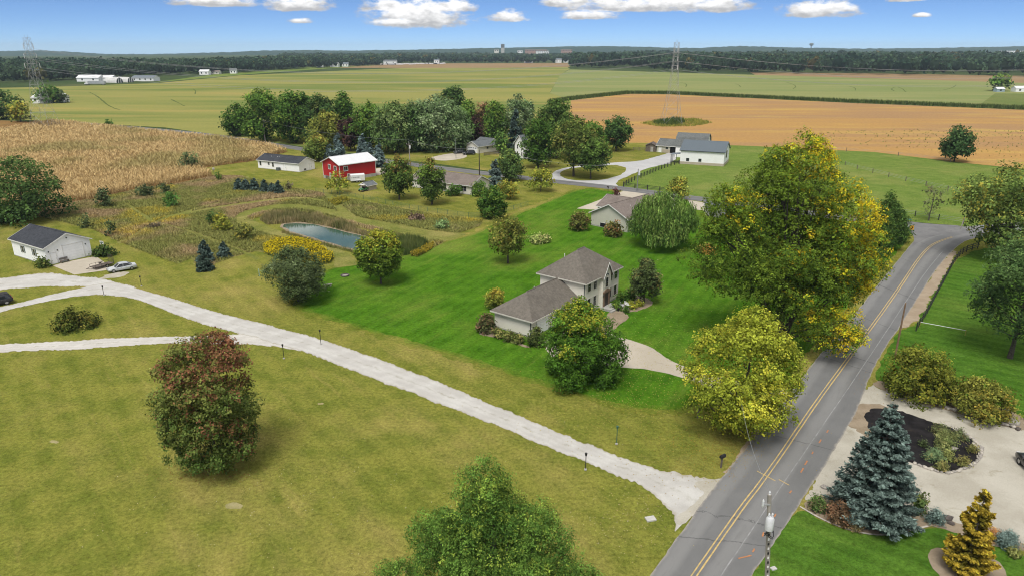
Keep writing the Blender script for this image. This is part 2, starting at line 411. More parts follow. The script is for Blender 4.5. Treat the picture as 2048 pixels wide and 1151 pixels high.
M_FARLAND = field_mat('distant_land', (0.045, 0.072, 0.026), (0.062, 0.088, 0.032), (0.11, 0.12, 0.05), 0.004, (1, 1, 1))
M_ROWS = field_mat('garden_rows', (0.16, 0.21, 0.06), (0.20, 0.23, 0.075), (0.26, 0.22, 0.09), 0.05, rows=.75, rrot=R(-62), period=2.6)
M_CORNF = field_mat('corn_stubble', (0.20, 0.115, 0.045), (0.25, 0.15, 0.055), (0.16, 0.11, 0.05), 0.08)
M_MEADOW = lawn_mat('meadow_ground', (0.150, 0.155, 0.042), (0.200, 0.190, 0.055), (0.290, 0.220, 0.110), 0.8, 0, R(20), 2, patch=9)
def gravel(name, c0, c1, edge, grass=(.14, .13, .04), ruts=0.35):
    n = NT(name, 0.95, 0.15)
    a = n.noise(0.35, 5, .6); f = n.noise(9, 4, .75); g = n.noise(30, 2, .7)
    c = n.mix(n.step(a, .35, .68), c0, c1)
    u = n.uv(0)
    e = n.math('ABSOLUTE', n.math('SUBTRACT', u, .5))                 # 0 centre .. .5 edge
    ed = n.math('ADD', e, n.math('MULTIPLY', n.math('SUBTRACT', n.noise(1.1, 6, .75), .5), .30))
    c = n.mix(n.math('MULTIPLY', n.step(ed, .40, .53), .8), c, edge)
    rt = n.math('ABSOLUTE', n.math('SUBTRACT', e, .24)); rt = n.math('ADD', rt, n.math('MULTIPLY', n.math('SUBTRACT', n.noise(.35, 4, .6, loc=(3, 8, 0)), .5), .14))
    c = n.mix(n.math('MULTIPLY', n.step(rt, .10, .02), .22), c, tuple(v * .84 for v in c0))
    pot = n.noise(.45, 6, .75, loc=(17, 2, 0), stretch=(1, 1, 1)); c = n.mix(n.math('MULTIPLY', n.step(pot, .64, .74), .6), c, tuple(v * .62 for v in c0))
    cen = n.math('ADD', e, n.math('MULTIPLY', n.math('SUBTRACT', n.noise(.8, 5, .7, loc=(9, 0, 0)), .5), .5))
    c = n.mix(n.math('MULTIPLY', n.step(cen, .06, -.08), ruts), c, grass)
    c = n.mix(1.0, c, n.gray(n.math('ADD', n.math('ADD', n.math('MULTIPLY', f, .5), n.math('MULTIPLY', g, .25)), .62)), 'MULTIPLY')
    return n.out(c, n.math('ADD', f, g), .5, .04)
M_GRAVEL = gravel('white_gravel', (.44, .425, .395), (.525, .515, .485), (.34, .31, .235))
M_TRACK = gravel('gravel_track', (.47, .45, .41), (.56, .54, .50), (.34, .30, .21), ruts=.45)
def flat_gravel(name, c0, c1, c2, s=.25):
    n = NT(name, .95, .15)
    a = n.noise(s, 6, .62); f = n.noise(8, 4, .75); g = n.noise(28, 2, .7); st = n.noise(.55, 6, .7, loc=(44, 3, 0), dist=.6)
    c = n.mix(n.step(a, .35, .66), c0, c1); c = n.mix(n.math('MULTIPLY', n.step(st, .56, .72), .75), c, c2)
    c = n.mix(1.0, c, n.gray(n.math('ADD', n.math('ADD', n.math('MULTIPLY', f, .5), n.math('MULTIPLY', g, .3)), .6)), 'MULTIPLY')
    return n.out(c, n.math('ADD', f, g), .5, .04)
M_TANGRAVEL = flat_gravel('tan_gravel', (.37, .345, .285), (.455, .43, .365), (.28, .255, .185))
M_DIRT = flat_gravel('dirt_shoulder', (.30, .235, .165), (.37, .30, .22), (.22, .19, .11), .4)
M_CONC = flat_gravel('concrete', (.42, .375, .30), (.49, .44, .36), (.27, .24, .19), .18)
M_PALECONC = flat_gravel('pale_concrete', (.40, .40, .40), (.47, .47, .465), (.36, .35, .33), .1)
M_MULCH = flat_gravel('dark_mulch', (.010, .009, .010), (.022, .02, .021), (.05, .04, .03), .8)
M_BARKBED = flat_gravel('bark_bed', (.24, .19, .13), (.31, .25, .18), (.15, .11, .07), .8)
def asphalt(name, base, light):
    n = NT(name, .9, .25)
    u, v = n.uv(0), n.uv(1)
    a = n.noise(.3, 6, .65); f = n.noise(22, 3, .8)
    c = n.mix(n.step(a, .35, .65), tuple(x * .9 for x in base), base)
    # wheel paths, polished lighter; oil darker between them
    w = n.math('SINE', n.math('MULTIPLY', n.math('ADD', u, n.math('MULTIPLY', n.math('SUBTRACT', n.noise(.08, 3), .5), .05)), 4 * math.pi * 2 / 2))
    c = n.mix(n.math('MULTIPLY', n.step(w, -.2, 1.0), .45), c, light)
    st = n.noise(1.0, 5, .7, stretch=(14, .25, 1), src='UV')
    c = n.mix(n.math('MULTIPLY', n.step(st, .5, .75), .3), c, tuple(x * .62 for x in base))
    e = n.math('ADD', n.math('ABSOLUTE', n.math('SUBTRACT', u, .5)), n.math('MULTIPLY', n.math('SUBTRACT', n.noise(.9, 6, .75), .5), .10))
    c = n.mix(n.math('MULTIPLY', n.step(e, .465, .505), .75), c, (.34, .31, .27))
    # hairline transverse cracks
    vo = n.t.nodes.new('ShaderNodeTexVoronoi'); vo.feature = 'DISTANCE_TO_EDGE'; vo.inputs['Scale'].default_value = .055
    mp = n.t.nodes.new('ShaderNodeMapping'); mp.inputs['Scale'].default_value = (.35, 1.0, 1); n.l(n.tc.outputs['UV'], mp.inputs[0])
    wob = n.t.nodes.new('ShaderNodeVectorMath'); wob.operation = 'ADD'; n.l(mp.outputs[0], wob.inputs[0]); n.l(n.gray(n.noise(.7, 5, .7)), wob.inputs[1]); n.l(wob.outputs[0], vo.inputs['Vector'])
    c = n.mix(n.math('MULTIPLY', n.step(vo.outputs['Distance'], .004, .0008), .5), c, (.04, .04, .04))
    c = n.mix(1.0, c, n.gray(n.math('ADD', n.math('MULTIPLY', f, .4), .8)), 'MULTIPLY')
    return n.out(c, f, .3, .01)
M_ASPH = asphalt('asphalt', (.165, .166, .164), (.26, .258, .25))
M_ASPH2 = asphalt('asphalt_back', (.15, .15, .15), (.21, .205, .20))
M_YEL = nmat('yellow_paint', (.58, .42, .16), (.40, .30, .13), 3, .8)
M_WHITEP = nmat('worn_white_paint', (.30, .30, .30), (.19, .19, .19), 1.3, .8)
M_ORANGEP = nmat('orange_survey_paint', (.55, .20, .06), (.30, .17, .10), 4, .8)

# ---- land
def ground_disc():
    rs = [0, 150, 400, 900, 2000, 3500, 5000]; n = 48; V = [(0, 0, -.06)]; F = []
    for r in rs[1:]:
        for k in range(n): V.append((r * math.sin(2 * math.pi * k / n), r * math.cos(2 * math.pi * k / n), -.06))
    b = B(); b.v = V
    for k in range(n): b.f.append((0, 1 + (k + 1) % n, 1 + k))
    for i in range(len(rs) - 2):
        for k in range(n):
            a = 1 + i * n; b.f.append((a + k, a + (k + 1) % n, a + n + (k + 1) % n, a + n + k))
    return tag(b.build('ground', M_FARLAND), None, None, None, 'structure')
ground_disc()
sheet('soybean_field', GP([(-1500, 236), (0, 237), (330, 255), (540, 284), (760, 315), (900, 330), (1000, 335), (1130, 320), (1140, 300), (1143, 201), (1100, 185), (1120, 150), (1140, 138), (1130, 131), (900, 134), (760, 138), (480, 151), (320, 166), (130, 173), (0, 176), (-1500, 184)]), -.045, M_SOY, smooth=0, step=60)
sheet('young_crop_field', GP([(1100, 186), (1143, 201), (1200, 194), (1260, 187), (1340, 188), (1700, 205), (2048, 219), (3200, 242), (3200, 170), (2048, 165), (1850, 159), (1510, 150), (1400, 147), (1140, 139), (1120, 150)]), -.042, M_FARCROP, smooth=0, step=60)
sheet('ripe_field', GP([(1120, 310), (1143, 201), (1200, 194), (1260, 188), (1340, 189), (1700, 206), (2048, 220), (3200, 243), (3200, 420), (2048, 338), (1900, 323), (1750, 304), (1640, 299), (1500, 292), (1280, 286), (1200, 290)]), -.038, M_BROWN, jit=.8, step=4, smooth=0)
sheet('stubble_field', GP([(680, 136), (700, 131), (900, 127), (1135, 126), (1140, 134), (1000, 136)]), -.035, M_TANF, smooth=0, step=80)
sheet('stubble_field', GP([(1510, 150), (1850, 160), (2048, 166), (3000, 178), (3000, 160), (2048, 152), (1700, 146.5), (1500, 145)]), -.035, M_TANF, smooth=0, step=60)
sheet('roadside_grass', GP([(300, 166), (480, 150), (700, 134), (760, 131), (640, 133), (420, 150)]), -.030, M_PAST, smooth=0, step=60)
sheet('pasture', GP([(1230, 380), (1240, 362), (1200, 330), (1200, 300), (1280, 286), (1500, 292), (1640, 299), (1750, 304), (1900, 323), (2048, 338), (2700, 380), (2700, 500), (2048, 470), (1930, 452), (1804, 441), (1500, 404), (1382, 391)]), -.034, M_PAST, jit=.6, step=3, smooth=0)
sheet('garden_plot', GP([(1955, 213), (1990, 187), (2300, 190), (2300, 222), (2048, 215)]), -.03, M_ROWS, smooth=0, step=10)
sheet('lawn', [(-300, 15), (170, 15), (170, 100), (128, 140), (95, 152), (50, 186), (-23, 236), (-104, 300), (-150, 322), (-300, 200)], -.028, M_OLIVE, smooth=0, step=8)
# far side of the back road: yards round the farm houses
sheet('farm_lawn', GP([(440, 262), (560, 283), (760, 314), (900, 331), (1110, 360), (1240, 374), (1300, 330), (1350, 306), (1300, 286), (1200, 285), (1000, 285), (700, 280), (520, 268)]), -.026, M_OLIVE, smooth=0, step=4)
GREEN_POLY = [(598, 612), (625, 575), (656, 541), (713, 529), (813, 513), (869, 494), (950, 470), (1000, 447), (1030, 431), (1108, 400), (1168, 376), (1226, 384), (1400, 405), (1560, 420), (1790, 455), (1812, 492), (1700, 628), (1640, 695), (1560, 800), (1440, 800), (1340, 815), (1220, 800), (1085, 758), (1008, 735), (920, 706), (838, 682), (744, 657), (681, 636)]
mixc = lambda a, b, k: tuple(x * (1 - k) + y * k for x, y in zip(a, b))
sheet('green_lawn', GP(GREEN_POLY), -.022, M_GREEN, jit=.5, step=.4, smooth=1)
for k, g in ((.18, .3), (.36, .6), (.54, .95), (.72, 1.35), (.88, 1.8)):         # the watered grass thins out over a metre or two
    m = lawn_mat('lawn_blend_%d' % int(k * 100), mixc((0.040, 0.112, 0.007), (0.115, 0.134, 0.020), k), mixc((0.072, 0.165, 0.012), (0.188, 0.182, 0.034), k), mixc((0.200, 0.220, 0.045), (0.290, 0.226, 0.070), k), .6 + .3 * k, .1, R(28), 1.9)
    sheet('green_lawn_margin', GP(GREEN_POLY), -.0222 - .0018 * g, m, jit=.5 + g * .4, step=.4, smooth=1, seed=3 + int(g * 10), grow=g)
sheet('verge', GP([(1808, 486), (1822, 472), (1828, 478), (1790, 530), (1752, 575), (1700, 640), (1640, 703), (1600, 760), (1560, 815), (1530, 830), (1560, 780), (1625, 690), (1690, 615), (1760, 540)]), -.018, M_OLIVE, jit=.5, step=.5)
sheet('deep_lawn', GP([(1745, 765), (1760, 720), (1800, 655), (1832, 650), (1850, 610), (1900, 530), (1960, 490), (2300, 480), (2500, 900), (2048, 850), (2010, 835), (1900, 805), (1800, 780)]), -.022, M_DEEP, jit=.4, step=.5)
sheet('deep_lawn', GP([(1500, 1155), (1560, 1065), (1600, 1010), (1642, 1036), (1695, 1058), (1760, 1070), (1810, 1061), (1860, 1050), (1960, 1075), (2048, 1110), (2300, 1180), (2300, 1400), (1400, 1400)]), -.022, M_DEEP, jit=.3, step=.4)
# meadow with mown paths
MEADOW = [(70, 431), (140, 447), (195, 462), (235, 482), (300, 508), (356, 528), (385, 516), (400, 540), (470, 512), (520, 500), (590, 530), (640, 527), (660, 520), (655, 500), (600, 480), (510, 452), (500, 440), (560, 420), (640, 425), (720, 455), (800, 475), (860, 492), (820, 512), (870, 494), (905, 470), (960, 452), (965, 440), (870, 430), (760, 410), (690, 395), (640, 386), (560, 372), (480, 352), (430, 352), (345, 370), (278, 378), (195, 398), (83, 415)]
sheet('meadow', GP(MEADOW), -.020, M_MEADOW, jit=.8, step=.8, smooth=1)
PATHS = [
    ([(478, 447), (466, 436), (482, 424), (515, 414), (575, 406), (650, 414), (715, 434), (807, 450), (870, 462), (935, 468)], [(505, 452), (492, 440), (500, 431), (530, 422), (580, 415), (640, 424), (705, 444), (780, 462), (840, 478), (900, 482)]),
    ([(478, 445), (525, 466), (588, 480), (650, 497), (672, 515), (668, 535)], [(500, 438), (540, 455), (600, 471), (669, 492), (700, 508), (715, 530)]),
    ([(234, 485), (264, 471), (292, 453), (302, 446), (332, 433), (401, 413), (470, 396)], [(239, 487.5), (268, 473.5), (297, 455), (308, 448), (337, 435.5), (404, 415), (473, 397.5)]),
    ([(302, 445), (264, 420), (248, 408)], [(309, 441.5), (272, 417), (254, 405)]),
    ([(311, 446), (361, 458), (422, 480), (482, 503), (512, 520)], [(314, 443.5), (365, 455.5), (427, 477.5), (487, 500), (521, 517)]),
    ([(640, 384), (660, 402), (668, 415), (690, 432)], [(660, 386), (678, 402), (690, 416), (712, 432)]),
    ([(330, 432), (420, 415), (520, 400), (600, 392), (650, 400)], [(332, 436), (424, 419), (525, 404), (600, 396), (648, 404)]),
]
for i, (a, b) in enumerate(PATHS):
    ribbon('mowed_path', GP(a), GP(b), -.012 + .0006 * i, M_PATH, n=90, jit=.5, seed=20 + i)
# ---- roads
ROAD_L = GP([(1215, 1260), (1298, 1151), (1365, 1060), (1440, 955), (1545, 830), (1640, 707), (1700, 639), (1752, 573), (1790, 528), (1815, 496), (1832, 478), (1874, 463), (1935, 452), (2048, 444)])
ROAD_R = GP([(1425, 1260), (1502, 1151), (1565, 1062), (1640, 945), (1710, 832), (1736, 760), (1772, 690), (1801, 651), (1843, 583), (1873, 537), (1897, 509), (1913, 494), (1938, 476), (2048, 462)])
ribbon('road', ROAD_L, ROAD_R, 0.0, M_ASPH, n=300, jit=.10, across=10, crown=.03)
BACK_C = smooth_pts([G(*p) for p in [(120, 243), (330, 260), (440, 272), (535, 287), (613, 300), (740, 318), (886, 337), (960, 345.5), (1043, 355), (1135, 365.5), (1240, 376), (1382, 396), (1520, 412), (1700, 437), (1804, 452), (1850, 458)]], False, 3)
def offset(C, w):
    C = np.array(C, float); T = np.gradient(C, axis=0); T /= np.linalg.norm(T, axis=1)[:, None]
    N = np.stack([-T[:, 1], T[:, 0]], 1); return C + N * w
ribbon('road', offset(BACK_C, 2.9), offset(BACK_C, -2.9), -.004, M_ASPH2, n=260, jit=.12, across=6, smooth=0, crown=.02)
sheet('road_junction', GP([(1795, 446), (1800, 441), (1856, 448), (1930, 452), (1935, 462), (1870, 470), (1838, 484), (1822, 497), (1830, 474), (1818, 462)]), .036, flat_gravel('junction_asphalt', (.15, .15, .15), (.195, .193, .19), (.09, .09, .09), .3), smooth=1, step=.6, jit=.1)
YC = GP([(1310, 1262), (1391, 1147), (1477.6, 1021.6), (1532, 952), (1637, 797), (1700, 712), (1794, 583), (1839, 514), (1860, 492), (1880, 482), (1905, 474)])
YS = smooth_pts(YC, False, 2)
for d in (.17, -.17):
    ribbon('centre_line', offset(YS, d + .06), offset(YS, d - .06), .036, M_YEL, n=200, across=1, smooth=0, jit=.02)
WC = smooth_pts(GP([(1350, 1290), (1442, 1151), (1540, 1005), (1640, 858), (1700, 771), (1804, 615), (1850, 545), (1885, 503)]), False, 2)
ribbon('edge_line', offset(WC, .05), offset(WC, -.05), .036, M_WHITEP, n=180, across=1, smooth=0, jit=.03)
# surveyor's orange dashes and the yellow cross mark sprayed on the asphalt
for i, (x, y, l, a) in enumerate([(1490, 1113, 1.2, .3), (1507, 1100, .5, 1.0), (1526, 1068, .6, 1.1), (1550, 1030, .5, 1.0), (1581, 983, .5, .9), (1604, 940, .9, .95), (1612, 925, .9, .95), (1625, 905, .5, 1.), (1640, 882, .8, .95), (1655, 862, .6, .95)]):
    X, Y = G(x, y); m = B().box(-l / 2, l / 2, -.06, .06, -.004, 0)
    tag(m.build('survey_mark', M_ORANGEP, None, (X, Y, .040), a), None, None, None, 'structure')
for (x, y, a, l) in [(1532, 951, 2.2, 2.0), (1568, 964, 2.2, 1.1)]:
    X, Y = G(x, y); tag(B().box(-l / 2, l / 2, -.05, .05, -.004, 0).build('survey_mark', M_YEL, None, (X, Y, .041), a), None, None, None, 'structure')
sheet('dirt_shoulder', GP([(1905, 501), (1914, 503), (1895, 540), (1858, 604), (1824, 652), (1796, 660), (1800, 640), (1840, 585), (1872, 537)]), -.010, M_DIRT, jit=.5, step=.4)
sheet('dirt_shoulder', GP([(1440, 958), (1470, 925), (1545, 838), (1620, 740), (1560, 800), (1480, 895)]), -.009, M_DIRT, jit=.3, step=.4)
# ---- gravel drives
UP = GP([(1446, 962), (1420, 956), (1379, 951), (1335, 942), (1250, 915), (1165, 886), (1080, 849), (960, 800), (880, 765), (800, 733), (700, 695), (630, 673), (560, 655), (480, 635), (420, 621), (330, 592), (278, 578), (242, 566), (200, 556)])
LO = GP([(1352, 1060), (1350, 1026), (1325, 1001), (1291, 974), (1233, 947), (1165, 920), (1080, 886), (960, 838), (880, 808), (800, 777), (700, 737), (630, 711), (560, 689), (480, 666), (410, 650), (347, 626), (292, 604), (250, 593), (211, 588)])
ribbon('gravel_drive', UP, LO, -.004, M_GRAVEL, n=1100, jit=.4, across=10)
ribbon('gravel_drive', GP([(270, 572), (225, 562), (190, 570), (140, 580), (83, 594), (0, 614), (-80, 634)]), GP([(250, 594), (211, 588.5), (167, 590), (125, 596), (69, 607), (0, 623), (-80, 646)]), -.002, M_GRAVEL, n=420, jit=.4, across=8)
ribbon('gravel_drive', GP([(255, 570), (200, 556), (160, 552), (94, 544), (0, 555), (-80, 566)]), GP([(230, 578), (190, 574), (160, 572), (94, 572), (0, 578), (-80, 590)]), -.006, M_GRAVEL, n=420, jit=.5, across=8)
ribbon('gravel_track', GP([(560, 668), (500, 666), (470, 668), (400, 671), (300, 672), (150, 680), (0, 688), (-100, 694)]), GP([(600, 702), (540, 690), (450, 687), (400, 686), (330, 686), (200, 694), (0, 704), (-100, 711)]), -.008, M_TRACK, n=560, jit=.5, across=8)
sheet('dirt_apron', GP([(1357, 1055), (1352, 1030), (1395, 1000), (1420, 985), (1380, 960), (1430, 955), (1448, 957), (1438, 985), (1400, 1030)]), -.001, M_TANGRAVEL, jit=.5, step=.35)
# ---- concrete
sheet('garage_apron', GP([(105, 531), (133, 523.5), (192, 512), (228, 538), (149, 549)]), -.002, M_CONC, smooth=0, step=.8, jit=.06)
sheet('gravel_patch', GP([(190, 560), (222, 545), (262, 542), (250, 552), (215, 557)]), -.007, M_TRACK, jit=1.0, step=.4)
sheet('house_drive', GP([(1085, 690), (1110, 660), (1180, 650), (1241, 675), (1270, 681), (1301, 692), (1334, 716), (1362, 730), (1393, 742), (1440, 752), (1500, 770), (1580, 776), (1560, 806), (1500, 800), (1440, 782), (1381, 760), (1340, 747), (1304, 740), (1260, 733), (1200, 733), (1110, 720)]), -.006, M_CONC, smooth=1, step=.5, jit=.18)
sheet('house_walk', GP([(1180, 660), (1205, 640), (1220, 620), (1240, 622), (1259, 630), (1252, 640), (1238, 650), (1220, 665)]), -.004, M_BARKBED, jit=.2, step=.4)
sheet('neighbour_drive', GP([(1153, 417), (1194, 402), (1228, 388), (1250, 381), (1300, 386), (1280, 398), (1260, 420), (1181, 419)]), -.006, M_CONC, smooth=0, step=1, jit=.1)
sheet('neighbour_drive', GP([(1376, 400), (1425, 408), (1420, 424), (1385, 418)]), -.006, M_CONC, smooth=0, step=1, jit=.1)
sheet('farm_drive', GP([(1106, 343), (1135, 334), (1223, 325), (1278, 323), (1307, 315), (1338, 306), (1352, 300), (1352, 325), (1301, 334), (1265, 348), (1228, 365), (1240, 374), (1200, 371), (1135, 366), (1100, 363)]), -.001, M_PALECONC, jit=.3, step=.7, smooth=1)
ISLAND = [(1119, 350), (1125, 341), (1145, 336), (1226, 329), (1250, 334), (1254, 341), (1240, 351), (1207, 360), (1161, 362), (1130, 358)]
sheet('drive_island', GP(ISLAND), .004, M_OLIVE, jit=.3, step=.7, smooth=1)
sheet('yard_drive', GP([(852, 316), (909, 305), (935, 309), (935, 316), (883, 323)]), -.004, M_CONC, jit=.4, step=.8)
sheet('barn_drive', GP([(740, 342), (753, 337), (775, 333), (800, 326), (812, 330), (770, 348), (750, 352)]), -.004, M_CONC, jit=.2, step=.8)
sheet('barn_drive', GP([(895, 345), (960, 350), (955, 353), (925, 355)]), .002, M_CONC, jit=.2, step=.8)
# ---- neighbour's gravel court with its planted island
sheet('gravel_court', GP([(1737, 764), (1774, 783), (1846, 804), (1917, 824), (2006, 847), (2300, 940), (2300, 1150), (2048, 1085), (1988, 1061), (1917, 1051), (1846, 1030), (1760, 1010), (1690, 1000), (1600, 1012), (1631, 954), (1671, 851), (1716, 795)]), -.008, M_TANGRAVEL, jit=.4, step=.35, smooth=1)
sheet('leafy_bed', GP([(1688, 846), (1706, 812), (1738, 802), (1800, 816), (1800, 850), (1760, 880), (1720, 870)]), -.002, M_BARKBED, jit=.5, step=.3, smooth=1)
MULCH = [(1728, 842), (1735, 822), (1760, 812), (1810, 823), (1881, 847), (1938, 874), (1962, 903), (1948, 926), (1903, 944), (1860, 938), (1810, 916), (1760, 882)]
sheet('mulch_bed', GP(MULCH), .002, M_MULCH, jit=.35, step=.3, smooth=1)
sheet('spruce_bed', GP([(1596, 1012), (1640, 985), (1700, 990), (1800, 1010), (1850, 1020), (1900, 1040), (1990, 1065), (2060, 1090), (2060, 1108), (1960, 1080), (1890, 1058), (1856, 1051), (1810, 1062), (1760, 1071), (1696, 1059), (1642, 1037)]), .001, M_BARKBED, jit=.25, step=.3, smooth=1)
sheet('shrub_bed', GP([(1850, 1110), (1870, 1096), (1920, 1090), (1975, 1105), (2010, 1130), (2020, 1165), (1960, 1190), (1890, 1170)]), .001, M_BARKBED, jit=.2, step=.3, smooth=1)
sheet('hedge_bed', GP([(1740, 766), (1765, 760), (1900, 790), (2010, 815), (2060, 842), (2060, 866), (2000, 848), (1917, 826), (1846, 806), (1776, 785)]), -.004, M_BARKBED, jit=.3, step=.3, smooth=1)
# ---- house beds
sheet('house_bed', GP([(958, 662), (975, 655), (1000, 668), (1050, 690), (1060, 692), (1055, 694), (1030, 686), (990, 672), (965, 670)]), -.003, M_BARKBED, jit=.3, step=.3)
sheet('house_bed', GP([(1225, 612), (1240, 592), (1270, 588), (1300, 598), (1310, 606), (1290, 616), (1262, 624), (1240, 626)]), -.0045, M_BARKBED, jit=.3, step=.3)
sheet('bare_patch', GP([(893, 453), (905, 447), (925, 452), (930, 457), (910, 460)]), -.006, M_BARKBED, jit=.4, step=.3)
# ---- pond
n = NT('pond_water', .03, .5); n.b.inputs['IOR'].default_value = 1.9
n.out(n.mix(n.noise(.2, 3), (.030, .084, .060), (.046, .106, .078)), n.noise(1.6, 3, .6), .04, .05)
POND = [(562, 450), (580, 446), (619, 447), (650, 454), (713, 469), (750, 479), (780, 487), (796, 494), (792, 504), (775, 507), (745, 506), (713, 501), (666, 488), (603, 469), (578, 463)]
sheet('pond_bank', GP([(557, 449), (580, 443), (625, 444), (660, 451), (725, 467), (775, 482), (803, 492), (800, 506), (780, 510), (748, 508.5), (712, 503.5), (662, 490.5), (602, 472), (570, 464)]), -.009, MATS['bark_bed'], jit=.3, step=.5)
sheet('pond', GP(POND), -.002, MATS['pond_water'], jit=.4, step=.5)
# worn spots in the front lawn, tractor tracks in the crops
M_WORN = flat_gravel('worn_turf', (.27, .24, .10), (.34, .30, .15), (.18, .18, .06), .9)
for x, y, w in ((107, 882, 11), (640, 806, 8), (470, 1010, 16)):
    sheet('worn_spot', [G(x + w * math.cos(t), y + w * .38 * math.sin(t)) for t in np.linspace(0, 2 * math.pi, 12, endpoint=False)], -.012, M_WORN, jit=.25, step=.2)
M_TRK = nmat('crop_wheel_track', (.075, .105, .03), (.12, .14, .045), .3, 1.0, spec=0.0)
for i, pts in enumerate([[(1360, 165), (1370, 167), (1374, 170), (1371, 174)], [(1470, 168), (1478, 170), (1481, 174)], [(1573, 165), (1588, 169), (1592, 174), (1586, 178)], [(1700, 173), (1711, 176), (1711, 181)], [(1790, 174), (1782, 178), (1788, 182)], [(1795, 174), (1806, 178), (1811, 184)], [(178, 184), (196, 193), (212, 208), (226, 216), (240, 220)], [(342, 199), (356, 205), (368, 212)], [(386, 178), (392, 182), (390, 188)], [(1848, 181), (1880, 182), (1905, 176), (1912, 170)]]):
    C_ = smooth_pts(GP(pts), False, 2); ribbon('wheel_track', offset(C_, .55), offset(C_, -.55), -.028 + .0004 * i, M_TRK, n=40, across=1, smooth=0, jit=.5)
# ================================================================ VEGETATION BUILDERS
def unit(a): return a / (np.linalg.norm(a, axis=-1, keepdims=True) + 1e-9)
def leaf_quads(P, N, L, W, rng, axis=None, fold=0.12):
    """diamond leaves at P with normals N"""
    n = len(P); r = rng.normal(size=(n, 3)) if axis is None else axis + rng.normal(size=(n, 3)) * .35
    u = unit(r - (r * N).sum(1, keepdims=True) * N); v = np.cross(N, u)
    L = np.broadcast_to(L, (n,))[:, None]; W = np.broadcast_to(W, (n,))[:, None]
    a = P - u * L * .5; b = P + v * W * .5 + N * W * fold; c = P + u * L * .5; d = P - v * W * .5 + N * W * fold
    V = np.stack([a, b, c, d], 1).reshape(-1, 3); F = np.arange(4 * n).reshape(-1, 4)
    return V, F
PROF = {
    'round': lambda t: np.sqrt(np.clip(1 - (2 * t - 1) ** 2, 0, 1)) * 1.0,
    'dome': lambda t: np.clip(np.sqrt(np.clip(1 - (t * 1.15 - .2) ** 2 / .95, 0, 1)) * 1.0, .05, 1),
    'oval': lambda t: np.clip(np.sin(np.pi * np.clip(t, 0, 1) ** .8) ** .55, .02, 1),
    'column': lambda t: np.clip(1 - (2 * t - 1) ** 4, .02, 1) ** .5 * (1 - .12 * t),
    'cone': lambda t: np.clip(1.02 - t, .02, 1) ** .78 * np.clip(t * 7 + .5, 0, 1),
    'flame': lambda t: np.clip(np.sin(np.pi * (t * .86 + .14)) ** .7, .03, 1),
    'vase': lambda t: np.clip(np.sqrt(np.clip(1 - ((t - .62) / .64) ** 2, 0, 1)), .05, 1),
    'big': lambda t: np.interp(t, [0, .06, .2, .35, .5, .65, .8, .9, 1.0], [.30, .55, .85, .98, 1.0, .92, .70, .44, .10]),
    'loc': lambda t: np.interp(t, [0, .15, .4, .6, .8, .92, 1.0], [.8, 1.0, .92, .72, .48, .28, .06]),
}
FOL = 2.0
